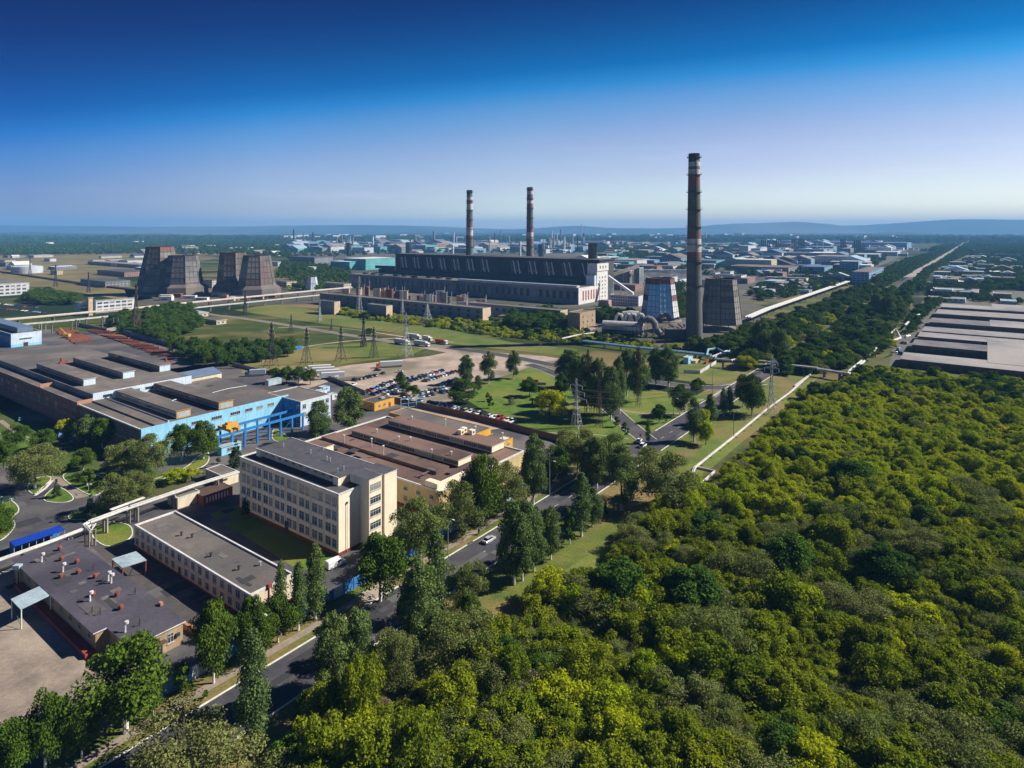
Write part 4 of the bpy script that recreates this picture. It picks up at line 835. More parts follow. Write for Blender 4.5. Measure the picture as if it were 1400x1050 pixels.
for px, py in ((82, 752), (84, 766), (105, 770), (107, 784), (83, 790), (130, 790), (127, 815), (160, 815), (165, 833), (149, 822)):
    if (px, py) == (149, 822): continue
    q = at_roof(px, py); o = link('roof_vent', vme, B.r, (q.x, q.y, 4.55)); o.scale = (.82, .82, .85)
wv = MB(); wv.tube([(0, 0, 0), (0, 0, 1.5), (.35, 0, 1.8)], .22, white_m, 8); wv.tube([(.3, 0, 1.6), (.3, 0, 2.1)], .4, white_m, 8)
wme = wv.build('tmp').data; bpy.data.objects.remove(bpy.data.objects['tmp'])
for px, py in ((86, 782), (148, 794), (152, 797), (123, 822), (57, 768), (171, 864)):
    q = at_roof(px, py); link('roof_flue', wme, B.r, (q.x, q.y, 4.55))
for px, py in ((128, 779), (140, 799), (137, 840), (191, 855), (185, 812), (126, 838)):
    q = at_roof(px, py); b = MB(); b.tube([(q.x, q.y, 4.5), (q.x, q.y, 6.0)], .09, steel_d, 5); b.tube([(q.x - .5, q.y, 5.1), (q.x, q.y, 5.4)], .09, steel_d, 5); B.part('roof_pipe', b)
b = MB(); b.box(LA - .3, LA + .3, 9, 10, 4.6, 5.2, brick_o); B.part('roof_upstand', b)

rg = random.Random(14)
def roof_patches(B, n, x0, x1, y0, y1, z, mats, name='felt_patch'):
    for i in range(n):
        w_, h_ = rg.uniform(.5, 3.5), rg.uniform(.8, 7); x_, y_ = rg.uniform(x0, x1 - w_), rg.uniform(y0, y1 - h_)
        if rg.random() < .5: w_, h_ = h_ * .6, w_
        b = MB(); b.box(x_, min(x_ + w_, x1), y_, min(y_ + h_, y1), z, z + .012 + .004 * i, rg.choice(mats)); B.part(name, b)
FP = [mat('fresh_felt', (.06, .058, .065), (.045, .045, .05), .6), mat('old_felt', (.19, .17, .155), (.13, .12, .11), .5), mat('mid_felt', (.12, .11, .115), (.085, .08, .085), .5)]
roof_patches(B, 14, nx0 + 1, LA - 1, ny + 1, LB - 1, 4.552, FP)
roof_patches(B_low, 12, 1, B_low.la - 1, 1, B_low.lb - 1, 5.505, FP)
# loading ramp wall right of it
q0, q1 = G(226, 838, 1.2), G(279, 866, 1.2)
b = MB(); ribbon(b, [q0, q1], -.3, .3, 0, brick_o, 1.3); tag(b.build('ramp_wall'), 'low beige masonry ramp wall beside the dark roofed building', 'wall')

# canopies
def canopy(name, label, quad, z, roofm, postm, t=.15):
    c = G(*quad[0], z); r = thing(name, label, 'canopy', (c.x, c.y, 0)); qs = [G(*p, z) - c for p in quad]
    b = MB(); b.prism(qs, z - t, z, roofm); b.build('roof', r)
    m_ = sum(qs, Vector((0, 0))) / 4
    for p in qs:
        p = m_ + (p - m_) * .94; b = MB(); b.box(p.x - .1, p.x + .1, p.y - .1, p.y + .1, 0, z - t - .003, postm); b.build('post', r)
    b = MB()
    for i in (0, 2):
        p, q = m_ + (qs[i] - m_) * .94, m_ + (qs[(i + 1) % 4] - m_) * .94; b.bar((p.x, p.y, z - t - .2), (q.x, q.y, z - t - .2), .09, postm); b.bar((p.x, p.y, .4), (q.x, q.y, z - .6), .06, mat('green_paint', (.04, .25, .09)))
    b.build('brace', r); return r
canopy('loading_canopy', 'pale sheet metal canopy on white posts over the concrete yard', [(28, 833), (14.5, 819), (58, 799.5), (71, 812)], 4.4, sheet_w, white_m)
canopy('loading_canopy', 'pale sheet canopy between the dark roofed and the two storey building', [(167, 776), (152.5, 764), (186, 753.5), (200.5, 765.5)], 3.6, sheet_w, red_p)
b = MB(); q = G(24, 772, 5); b.box(-.8, .8, -.6, .6, 4.0, 5, sheet_w); b.box(-.2, .2, -.2, .2, 0, 4, brick_y); r_ = thing('roof_flue_box', 'small pale metal flue box standing at the far left corner of the dark roofed building', 'chimney', (q.x, q.y, 0)); b.build('flue', r_)

# ---- long cobalt blue shelter along the drive
c = G(19, 746, 2.6); far_ = G(88, 723.5, 2.6); Lh = (far_ - c).length
r_ = thing('long_shelter', 'long narrow shelter with bright cobalt blue roof beside the pipe', 'shelter', (c.x, c.y, 0), math.atan2((far_ - c).y, (far_ - c).x))
b = MB(); b.box(0, Lh, -.6, 3.6, 2.5, 2.68, cobalt); b.build('roof', r_)
b = MB(); b.box(0, Lh, 3.3, 3.4, 0, 2.5, blue_m); b.box(.05, .15, 0, 3.3, 0, 2.5, blue_m); b.build('wall', r_)
for i in range(8): b = MB(); b.box(Lh * i / 7.001, Lh * i / 7.001 + .12, -.1, .02, 0, 2.5, steel_g); b.build('post', r_)

# ---- brown roofed workshop with two clerestory monitors
B = Bld('workshop_building', 'brown roofed workshop with glazed roof monitors and yellow plaster front', 'building', (600, 671), 8.4, 405, 716)
wall_roof(B, mat('yellow_plaster', (.60, .47, .24), (.50, .39, .19), .2), bitumen_b, .5, .35)
for z_, h_, ys in ((5.2, 1.2, range(12)), (1.9, 1.7, range(12))):
    for j in ys: win(B, win_mesh(1.7, h_, 3), 'f', 3.0 + (B.lb - 4) * j / 12, z_)
b = MB(); b.box(-1.2, -.02, 4, B.lb - 3, .0, .9, plinth); B.part('plinth', b)
w8 = 8.4
e0 = B.loc(G(543, 644, w8 + .1)); step0 = B.loc(G(467, 606, w8)); step1 = B.loc(G(597, 647, w8))
b = MB(); b.box(step1.x - .2, B.la * .36, step1.y, B.lb - 2, w8 - .44, w8 + .55, bitumen_b); B.part('raised_roof', b)
b = MB(); b.box(.4, 2.6, 2.0, 6.0, w8, w8 + 1.6, cream); b.box(.4, B.la * .30, 1.0, 1.9, w8 - .4, w8 + 1.5, cream); B.part('roof_parapet_block', b)
def monitor(B, near, left, right, z, name='roof_monitor', side=cream_d, roofm=bitumen_b, end=cream, h=2.4, glaz=True, endwin=False, gm=None):
    c = B.loc(G(*near, z)); wn = B.c + AX * c.x + BX * c.y; lb = run(wn, BX, left); la = run(wn, AX, right)
    b = MB(); b.box(c.x, c.x + la, c.y, c.y + lb, z - h, z - .12, side); b.box(c.x + .1, c.x + la - .1, c.y - .03, c.y - .002, z - h, z - .12, end); m_ = B.part(name, b)
    b = MB(); b.box(c.x - .35, c.x + la + .35, c.y - .35, c.y + lb + .3, z - .115, z + .04, end, roofm); b.build('monitor_roof', B.r)
    if glaz:
        n = max(1, int(lb / 6)); me = win_mesh(lb / n * .96, h * .62, 8, 1, g=gm or glass_m)
        for j in range(n): o = link('monitor_window', me, B.r, (c.x - .012, c.y + lb * (j + .5) / n, z - h * .80)); o.rotation_euler.z = -math.pi / 2
    if endwin:
        b = MB(); b.box(c.x + la * .12, c.x + la * .88, c.y - .09, c.y - .035, z - h * .85, z - h * .3, sheet_w); b.build('end_window', B.r)
    return c, la, lb
roof_patches(B, 12, 1, B.la * .34, 4, B.lb - 3, w8 + .56, FP + [bitumen_b])
monitor(B, (626.5, 629), 481, 644, w8 + 2.1, h=2.1); monitor(B, (672.5, 610), 531, 689, w8 + 2.3, h=2.3)
for px, py in ((515, 592), (545, 602), (561, 603), (590, 620), (617, 623), (609, 578), (650, 588), (687, 597), (563, 574), (470, 600), (524, 615), (508, 605)):
    q = B.loc(G(px, py, w8 + 2)); b = MB(); b.tube([(q.x, q.y, w8 - .5), (q.x, q.y, w8 + 3.2)], .22, steel_g, 8); b.tube([(q.x, q.y, w8 + 3.2), (q.x, q.y, w8 + 3.5)], .38, white_m, 8); B.part('roof_vent', b)
for px, py in ((630, 594), (634, 591), (645, 594)):
    q = B.loc(G(px, py, w8 + 2.2)); b = MB(); b.box(q.x - .9, q.x + .9, q.y - .9, q.y + .9, w8 + 2.3, w8 + 4, cream); b.box(q.x - .5, q.x + .5, q.y - .95, q.y - .9, w8 + 2.8, w8 + 3.6, rust_m); B.part('roof_fan_box', b)
# rooftop stair head near the far left corner
B2_ = Bld('roof_stair_head', 'small cream stair house on the corner of the brown roof behind the office', 'stair house', (440, 613), 11.0, 427, 456); b = MB(); b.box(0, B2_.la, 0, B2_.lb, w8, 10.9, cream); B2_.part('wall', b); b = MB(); b.box(-.2, B2_.la + .2, -.2, B2_.lb + .2, 10.9, 11.1, cream, bitumen_b); B2_.part('roof', b)
b = MB(); b.box(1, 2, -.05, -.01, w8 + .1, w8 + 1.9, steel_d); B2_.part('door', b)

# ---- ochre building behind the workshop, gatehouse
B = Bld('ochre_building', 'long ochre painted building with grey flat roof behind the workshop', 'building', (651, 593), 4.6, 532, 671)
wall_roof(B, yellow_m, bitumen_g, .2, .15, yellow_m)
for j in range(8): win(B, win_mesh(1.6, 1.2, 2), 'f', 3 + (B.lb - 5) * j / 8, 2.1)
B = Bld('ochre_annex', 'lower ochre annex at the right end of the long ochre building', 'building', (689, 603.5), 3.8, 662, 701)
wall_roof(B, yellow_m, bitumen_g, .2, .15, yellow_m); win(B, win_mesh(1.5, 1.2, 2), 's', B.la * .5, 1.4)
b = MB(); b.box(2, 5, 1, 4, 3.6, 3.72, white_m); B.part('roof_patch', b)
B = Bld('gatehouse', 'small orange gatehouse with grey roof at the factory gate', 'gatehouse', (512, 551), 3.9, 494, 539)
wall_roof(B, yellow_m, bitumen, .25, .2, yellow_m)
for u in (.25, .5): win(B, win_mesh(1.3, 1.2, 2), 's', B.la * u, 1.3)
for u in (.3, .7): win(B, win_mesh(1.3, 1.2, 2), 'f', B.lb * u, 1.3)
b = MB(); b.box(B.la * .7, B.la * .82, -.05, -.01, 0, 2.3, red_p); B.part('door', b)
b = MB(); b.box(B.la * .55, B.la * .75, B.lb * .3, B.lb * .5, 3.9, 4.5, steel_g); B.part('roof_hatch', b)

# ---- blue gate frame by the car park
q0, q1 = G(548, 560), G(580, 556)
r_ = thing('gate_portal', 'blue steel gate portal between the gatehouse and the car park', 'gate', (q0.x, q0.y, 0), math.atan2((q1 - q0).y, (q1 - q0).x)); Lg = (q1 - q0).length
for x_ in (0, Lg * .33, Lg * .66, Lg): b = MB(); b.box(x_ - .12, x_ + .12, -.12, .12, 0, 5, blue_l); b.build('post', r_)
b = MB(); b.box(0, Lg, -.08, .08, 4.7, 5, blue_l); b.box(0, Lg, -.05, .05, .6, .8, blue_l); b.box(0, Lg, -.05, .05, 2.6, 2.75, blue_l)
for i in range(14): b.bar((Lg * i / 14, 0, .6), (Lg * (i + 1) / 14, 0, 2.7), .035, blue_l)
b.build('gate_leaf', r_)

# ---- fences
def fence(name, label, pts, h, m, post=3.0, t=.12, alt=None, cap=None):
    pts = [Vector(p[:2]) for p in pts]; r = thing(name, label, 'fence', (pts[0].x, pts[0].y, 0)); o = pts[0]; k = 0; b = MB(); b2 = MB(); pb_ = MB(); npost = 0
    for p, q in zip(pts, pts[1:]):
        n = max(1, round((q - p).length / post)); d = (q - p) / n; nn = Vector((-d.y, d.x)).normalized() * t / 2
        for i in range(n):
            s, e = p + d * i - o, p + d * (i + 1) - o; tgt = b2 if (alt and k % 11 in alt[1]) else b; k += 1
            tgt.prism([s + nn, s - nn, e - nn, e + nn], 0, h, (alt[0] if tgt is b2 else m), cap)
            if tgt is b2: b2.build('white_panel', r); b2 = MB()
            pb_.box(s.x - .13, s.x + .13, s.y - .13, s.y + .13, 0, h + .12, cap or m)
            if npost < 100: pb_.build('fence_post', r); npost += 1; pb_ = MB()
    b.build('fence_panel', r)
    if pb_.v: pb_.build('fence_post', r)
    return r
fence('factory_fence', 'long blue panel fence between the factory grounds and the footpath', [AB(52, BF), AB(a_of(665, 701), BF), AB(a_of(762, 640), BF)], 2.5, blue_f, alt=(mat('pale_blue_paint', (.45, .58, .70), (.30, .42, .55), .5), (3, 9)))
fence('brown_fence', 'brown concrete panel fence between the ochre building and the parked cars', pxs([(536, 549), (650, 574), (765, 604), (790, 618)]), 2.6, mat('brown_concrete', (.13, .085, .075), (.09, .06, .055), .3, c3=(.16, .12, .10)), post=4, t=.25)
fence('lot_wall', 'grey concrete wall between the blue works yard and the lorry park', pxs([(318, 500), (368, 512), (436, 513), (470, 527), (500, 540)]), 2.2, concrete_d, post=4, t=.25)
fence('stock_yard_fence', 'concrete panel fence along the rust coloured steel stock yard', pxs([(168, 456), (240, 476)]), 3.2, mat('blue_grey_concrete', (.16, .19, .23), (.11, .14, .17), .2), post=6, t=.3, cap=concrete)
fence('stock_yard_fence', 'whitish concrete fence behind the steel stock yard, running away', pxs([(145, 454), (178, 448)]), 3.0, concrete, post=6, t=.3)
fence('stock_yard_fence', 'short whitish concrete fence left of the tall rusty lattice mast', pxs([(108, 446), (146, 454)]), 3.0, mat('blue_grey_concrete', (.16, .19, .23)), post=6, t=.3, cap=concrete)
fence('stock_yard_fence', 'whitish concrete fence to the right of the tall rusty lattice mast', pxs([(170, 457), (211, 452)]), 3.0, concrete, post=6, t=.3)
fence('thicket_fence', 'blue sheet fence at the end of the dark thicket', pxs([(372, 484), (413, 477)]), 2.6, blue_f, post=3)

# ---- big blue and brick works
W1 = 11.0
B = Bld('blue_works', 'large works with brick flank, light blue front and brown monitor roofs', 'factory', (193, 588), W1, 104, 394)
b = MB(); b.box(0, B.la, .2, B.lb, 0, W1 - .3, brick_r); B.part('brick_wall', b)
b = MB(); b.box(-.05, B.la, -.1, .195, 0, W1 + .4, blue_l); B.part('blue_wall', b)
b = MB(); b.box(.35, B.la, .35, B.lb, W1 - .295, W1 - .05, bitumen_g); B.part('roof', b)
b = MB(); b.box(-.15, .34, .2, B.lb, W1 - .3, W1 + .25, white_m); B.part('parapet', b)
b = MB(); q = B.la * .085; b.box(q, q * 1.9, .8, B.lb - 1, W1 - .04, W1 + .55, bitumen_g); b.box(q * 1.9, q * 2.0, .8, B.lb - 1, W1 - .04, W1 + 1.0, blue_w, bitumen_g); B.part('low_ridge', b)
monitor(B, (241, 562), 145, 261, W1 + 3.2, h=3.1, side=mat('monitor_side', (.10, .09, .09), (.07, .065, .07), .3), end=mat('ochre_trim', (.62, .36, .14), (.5, .3, .12), .4), roofm=bitumen_g, endwin=True, gm=glass_m)
monitor(B, (299, 550), 203, 319, W1 + 3.2, h=3.1, side=MATS['monitor_side'], end=MATS['ochre_trim'], roofm=bitumen_g, endwin=True)
for i, (x0, x1, z0) in enumerate(((.56, .63, 8.2), (.665, .72, 8.2), (.75, .80, 8.2), (.835, .885, 8.2), (.60, .70, 3.2), (.74, .80, 3.2), (.83, .90, 3.2), (.40, .50, 3.2), (.3, .37, 8.2), (.43, .5, 8.2))):
    win(B, win_mesh(round(B.la * (x1 - x0), 2), 1.3, 5, 1), 's', B.la * (x0 + x1) / 2, z0, -.1)
wm = win_mesh(2.6, 3.2, 3)
for j in range(12): win(B, wm, 'f', 3 + (B.lb - 5) * j / 12, 5.6, 0)
for j in range(12): win(B, win_mesh(2.6, 2.2, 3), 'f', 3 + (B.lb - 5) * j / 12, 1.6, 0)
for px0, py0, px1, py1 in ((196, 546, 216, 543), (232, 550, 245, 545), (253, 537, 271, 532), (285, 538, 337, 527)):
    q, q2 = B.loc(G(px0, py0, W1 + .2)), B.loc(G(px1, py1, W1 + .2)); b = MB(); b.tube([(q.x, q.y, W1 + .1), ((q.x + q2.x) / 2, (q.y + q2.y) / 2, W1 + .55), (q2.x, q2.y, W1 + .1)], .16, white_m, 6); B.part('roof_joint_cover', b)
roof_patches(B, 16, B.la * .2, B.la - 2, 3, B.lb - 3, W1 - .045, FP); LA1 = B.la; C1 = B.c
# brick parapet with orange face between the two works
B = Bld('brick_works', 'left hand brick works with three grey monitor roofs', 'factory', (106, 551), W1 + .8, -40, 262)
b = MB(); b.box(0, B.la, .2, B.lb, 0, W1 + .5, brick_r); B.part('brick_wall', b)
b = MB(); b.box(B.la * .12, B.la, -.1, .195, W1 - 6, W1 + 3.6, blue_w); B.part('side_wall', b)
b = MB(); b.box(B.la * .12, B.la, .2, B.lb - 1, W1 + .76, W1 + 3.2, concrete_d, bitumen_g); B.part('main_hall', b)
b = MB(); b.box(-.2, B.la * .12, -.12, .19, 0, W1 + 1.6, brick_o); B.part('end_parapet', b)
b = MB(); b.box(.35, B.la, .35, B.lb, W1 + .505, W1 + .75, bitumen_g); B.part('roof', b)
b = MB(); b.box(-.1, .34, .2, B.lb, W1 + .5, W1 + 1.0, concrete); B.part('parapet', b)
xm = B.loc(G(57, 529.5, W1 + .8)); b = MB(); b.box(0, B.la * .13, xm.y - .4, xm.y, W1 + .5, W1 + 2.4, brick_o); B.part('cross_wall', b)
for nr_, lf, rt in (((114, 518.5), 50, 131), ((168, 509), 100, 184), ((218, 500), 148, 233)):
    monitor(B, nr_, lf, rt, W1 + 6.3, h=3.1, side=MATS['monitor_side'], end=blue_w, roofm=bitumen_g)
for px, py in ((94, 519), (160, 494), (227, 497), (84, 497)):
    q = B.loc(G(px, py, W1 + 3)); b = MB(); b.tube([(q.x, q.y, W1 + .7), (q.x, q.y, W1 + 6)], 1.0, red_p, 8, .5); b.box(q.x - 1, q.x + 3, q.y - .7, q.y + .7, W1 + 3.2, W1 + 4.2, rust_m); B.part('roof_blower', b)
for j in range(14): win(B, win_mesh(2.6, 3.2, 3), 'f', 3 + (B.lb - 5) * j / 14, 5.6, 0)
for k in range(5):
    q = B.loc(G(150 + k * 22, 524 - k * 5, W1 - 2)); b = MB(); b.box(B.la * (.2 + .12 * k), B.la * (.2 + .12 * k) + 3.5, -.14, -.101, W1 + 1.0, W1 + 2.2, glass_m); B.part('strip_window', b)
# connecting gallery with blue sheet roof
B = Bld('roof_gallery', 'gallery with blue sheet gable roof across the works roofs', 'gallery', (213, 521), W1 + 3.2, 190, 303)
b = MB(); b.box(0, B.la, 0, B.lb, 8, W1 + 1.4, cream_d); B.part('wall', b)
b = MB(); z0, z1 = W1 + 1.4, W1 + 3.3; b.add([(-.3, -.4, z0), (B.la + .3, -.4, z0), (B.la + .3, B.lb * .5, z1), (-.3, B.lb * .5, z1), (-.3, B.lb + .4, z0), (B.la + .3, B.lb + .4, z0)], [(0, 1, 2, 3), (3, 2, 5, 4), (0, 3, 4), (1, 5, 2), (0, 4, 5, 1)], blue_r); B.part('roof', b)
# white office block at the right end
B = Bld('white_office_wing', 'white and blue office wing at the right end of the blue works', 'building', (411, 549), W1, 366, 452)
wall_roof(B, blue_w, bitumen_g, .3, .25)
for r_, z_ in enumerate((7.6, 4.2)):
    for j in range(6):
        if j in (1,): continue
        win(B, win_mesh(1.7, 1.9, 2), 's', B.la * (.12 + .76 * j / 5), z_)
b = MB(); b.box(-.06, -.01, .05, B.lb, .2, W1 - .4, blue_m); B.part('blue_flank', b)
for j in range(3): win(B, win_mesh(2.0, 2.0, 2, g=glass_b), 'f', 1.6, 1.2 + j * 3.2, -.06)
q = B.loc(G(368, 527, W1)); b = MB(); b.box(q.x - 1, q.x + 6, q.y - 1, q.y + 2, W1, W1 + 2.6, sheet_w); B.part('roof_cabin', b)
# blue crane gantry before the works
g0 = G(299, 621, 0); rr_ = thing('crane_gantry', 'bright blue steel crane gantry on columns before the light blue wall', 'gantry', (g0.x, g0.y, 0), ROT)
Lg = run(g0, AX, 414)
for i in range(8): b = MB(); x_ = Lg * i / 7; b.box(x_ - .35, x_ + .35, -.35, .35, 0, 6.2, blue_m); b.build('column', rr_)
for i in range(8): b = MB(); x_ = Lg * i / 7; b.box(x_ - .3, x_ + .3, 8.2, 8.8, 0, 6.2, blue_m); b.build('column', rr_)
for y_ in (0, 8.5): b = MB(); b.box(-.5, Lg + .5, y_ - .3, y_ + .3, 6.2, 7.1, blue_m); b.build('rail_beam', rr_)
b = MB()
for i in range(7):
    if i % 2: b.bar((Lg * i / 7, 0, .5), (Lg * (i + 1) / 7, 0, 6), .12, blue_m)
b.build('brace', rr_)
c_ = g0 + AX * (Lg * .12) + BX * -.6; cr = thing('overhead_crane', 'yellow overhead crane riding on the blue gantry', 'crane', (c_.x, c_.y, 0), ROT)
b = MB(); b.box(0, .9, 0, 9.6, 7.15, 8.2, yellow_m); b.box(3, 3.9, 0, 9.6, 7.15, 8.2, yellow_m); b.build('bridge_girder', cr)
b = MB(); b.box(-.6, 4.5, 2, 5.2, 8.22, 9.6, yellow_m); b.box(.2, 2.5, 2.5, 4.4, 9.6, 10.3, yellow_m); b.build('trolley', cr)
b = MB(); b.box(4.2, 6, 5, 6.5, 5.4, 7.4, yellow_m); b.box(4.3, 5.9, 4.98, 5.0, 6.2, 7.1, glass_m); b.build('operator_cab', cr)
# blue lean-to and orange stores near the corner
B = Bld('blue_hut', 'blue lean-to with white roof under the gantry end', 'hut', (303, 612), 3.2, 297, 330); b = MB(); b.box(0, B.la, 0, B.lb, 0, 3.1, blue_l); B.part('wall', b); b = MB(); b.box(-.2, B.la + .2, -.3, B.lb, 3.1, 3.25, sheet_w); B.part('roof', b); win(B, win_mesh(2, 1.4, 2), 's', B.la * .4, 1.1)
c_ = G(222, 601, 0); cr = thing('scrap_container', 'orange red open container by the corner of the light blue works', 'container', (c_.x, c_.y, 0), ROT); b = MB(); b.box(0, 6, 0, 2.4, 0, .15, rust_m); b.box(0, 6, 0, .1, .15, 1.8, mat('orange_red', (.60, .14, .06))); b.box(0, 6, 2.3, 2.4, .15, 1.8, MATS['orange_red']); b.box(0, .1, .1, 2.3, .15, 1.8, MATS['orange_red']); b.box(5.9, 6, .1, 2.3, .15, 1.8, MATS['orange_red']); b.build('skip_body', cr)
b = MB(); b.box(.3, 5.7, .2, 2.2, .16, 1.3, steel_n); b.build('scrap_load', cr)

# ---- blue pavilion at the far left, grey roofed sheds
B = Bld('blue_pavilion', 'white and blue workshop with raised clerestory at the left edge', 'building', (15, 456.5), 10.0, -60, 57)
wall_roof(B, blue_w, bitumen, .3, .25)
b = MB(); b.box(-.05, -.01, 0, B.lb, .1, 9.6, blue_m); B.part('blue_flank', b); b = MB(); b.box(0, B.la, -.06, -.01, 0, 2.0, blue_l); B.part('blue_base', b)
for j in range(7): win(B, win_mesh(2.2, 4, 2, g=glass_b), 'f', 3 + j * 5, 3.5, -.06)
b = MB(); b.box(B.la * .4, B.la * .55, -.12, -.065, 0, 2.8, steel_d); b.box(B.la * .3, B.la * .7, -1.0, -.065, 6.0, 6.2, steel_g); B.part('door', b)
b = MB(); b.box(B.la * .25, B.la * .75, 3, B.lb, 10.0, 13.6, blue_r); B.part('clerestory', b)
B = Bld('grey_shed', 'grey roofed shed between the blue pavilion and the brick works', 'shed', (82, 490), 5.0, 46, 130); wall_roof(B, concrete_d, bitumen_g, .2, .2, concrete)
for j in range(4): win(B, win_mesh(2, 1.2, 3, 1), 's', B.la * (.3 + .18 * j), 2.2)
c_ = G(6, 524, 2.2)
for i, (px, py, cl) in enumerate(((0, 522, 'white'), (20, 520, 'white'), (10, 517, 'rust'))):
    q = G(px, py + 3); r_ = thing('storage_container', ['white storage container at the left edge by the brick works', 'white storage container nearest the brick works roof corner', 'rust red storage container between two white ones'][i], 'container', (q.x, q.y, 0), ROT - 1.3); b = MB(); b.box(-3, 3, -1.2, 1.2, .15, 2.6, white_m if cl == 'white' else rust_m); b.build('shell', r_); b = MB(); b.box(3, 3.05, -1.1, 1.1, .3, 2.5, steel_g); b.build('door', r_)
# white kiosks right of the white office wing
for i, (px, py) in enumerate(((438, 535), (454, 540), (442, 530))):
    B = Bld('site_cabin', ['white site cabin beside the white office wing, front one', 'white site cabin by the concrete wall, nearest the tall dark poplar', 'pale blue site cabin behind the front white one'][i], 'cabin', (px, py), 2.6, px - 7, px + 9); wall_roof(B, white_m if i != 2 else blue_l, sheet_w, .15, .1); win(B, win_mesh(.9, .9, 1, 1), 's', B.la * .5, 1.2)
# garage and pump rooms behind the two storey building
B = Bld('pump_house', 'low white hut with beige flat roof by the drive behind the pipes', 'hut', (305, 651), 3.6, 281, 326); wall_roof(B, cream_d, bitumen_g, .2, .2); win(B, win_mesh(1.2, 1.2, 2), 'f', B.lb * .5, 1.4)
B = Bld('store_shed', 'low shed with beige roof tucked behind the pipe bridge', 'shed', (243, 681), 3.4, 229, 273); wall_roof(B, cream_d, bitumen_g, .2, .2)
B = Bld('red_lean_to', 'dark red lean-to under the pipe bridge beside the office', 'shed', (278, 679), 2.8, 262, 318); wall_roof(B, red_p, steel_n, .15, .1, steel_n)
for j in range(8): b = MB(); b.box(B.la * (.1 + .1 * j), B.la * (.14 + .1 * j), -.08, -.01, .6, 2.2, white_m); B.part('white_board', b)
# ================================================================ POWER STATION
def chimney(label, base, base_y, top_y, r0, r1, bands, dist=None):
    """bands: list of (from, to, material) as fractions of the height from the ground"""
    if dist is None: dist = F * H / (base_y - Y0)
    x = (base - CX) * dist / F; ht = H - (top_y - Y0) * dist / F
    r_ = thing('chimney', label, 'chimney', (x, dist, 0)); cm = MATS['stack_concrete']
    edges = sorted({0, 1, *[q for b_ in bands for q in b_[:2]]}); b = MB()
    for s, e in zip(edges, edges[1:]):
        m_ = next((x_[2] for x_ in bands if x_[0] <= s and e <= x_[1]), cm)
        b.tube([(0, 0, ht * s), (0, 0, ht * e)], r0 + (r1 - r0) * s, m_, 28, r0 + (r1 - r0) * e, caps=e == 1)
    for f in b.f: pass
    o = b.build('shaft', r_); o.data.polygons.foreach_set('use_smooth', [len(p.vertices) == 4 for p in o.data.polygons])
    n = 8 if ht > 120 else 3
    for i in range(n):
        z = ht * (.14 + .84 * i / n) if n == 3 else ht * (.33 + .65 * i / (n - 1)) if i else ht * .30
        rr = r0 + (r1 - r0) * z / ht; b = MB(); b.tube([(0, 0, z - .25), (0, 0, z)], rr + 1.3, steel_d, 20); b.tube([(0, 0, z + 1.1), (0, 0, z + 1.2)], rr + 1.32, steel_d, 20, caps=False)
        for k in range(12): a = k * math.pi / 6; b.bar(((rr + 1.3) * math.cos(a), (rr + 1.3) * math.sin(a), z), ((rr + 1.3) * math.cos(a), (rr + 1.3) * math.sin(a), z + 1.15), .05, steel_d)
        b.build('gallery', r_)
    b = MB(); b.tube([(0, -r0 - .4, 0), (0, -r1 - .4, ht)], .25, steel_d, 4); b.build('ladder', r_)
    return r_, ht
mat('stack_concrete', (.18, .178, .165), (.10, .10, .10), .05, c3=(.14, .138, .125), stripes=(2.5, .13, (R(90), 0, 0)))
st_r = mat('stack_faded_red', (.25, .12, .115), (.17, .10, .10), .12); st_w = mat('stack_white', (.58, .55, .55), (.42, .40, .40), .12); st_k = mat('stack_soot', (.09, .10, .10), (.05, .055, .06), .1)
chimney('tallest concrete chimney with faded red and white bands near the lattice towers', 949, 466, 210, 6.4, 4.2, [(.43 + .015, .475, st_r), (.475, .545, st_w), (.545, .585, st_r), (.83, .885, st_r), (.885, .915, st_w), (.93, .955, st_w), (.955, 1, st_k)])
chimney('striped chimney left of two behind the long boiler hall', 642, 0, 260, 5.9, 4.2, [(.50, .54, st_r), (.54, .62, st_w), (.62, .645, st_r), (.80, .86, st_w), (.86, .90, st_r), (.90, .93, st_w), (.955, 1, st_k)], 935)
chimney('striped chimney right of two behind the long boiler hall', 724.5, 0, 256, 5.9, 4.2, [(.44, .50, st_r), (.50, .56, st_w), (.56, .61, st_r), (.80, .84, st_r), (.84, .87, st_w), (.87, .92, st_r), (.93, .96, st_w), (.96, 1, st_r)], 915)
chimney('short stubby concrete stack above the right end of the boiler hall', 810.5, 0, 332, 6.0, 6.0, [], 815)

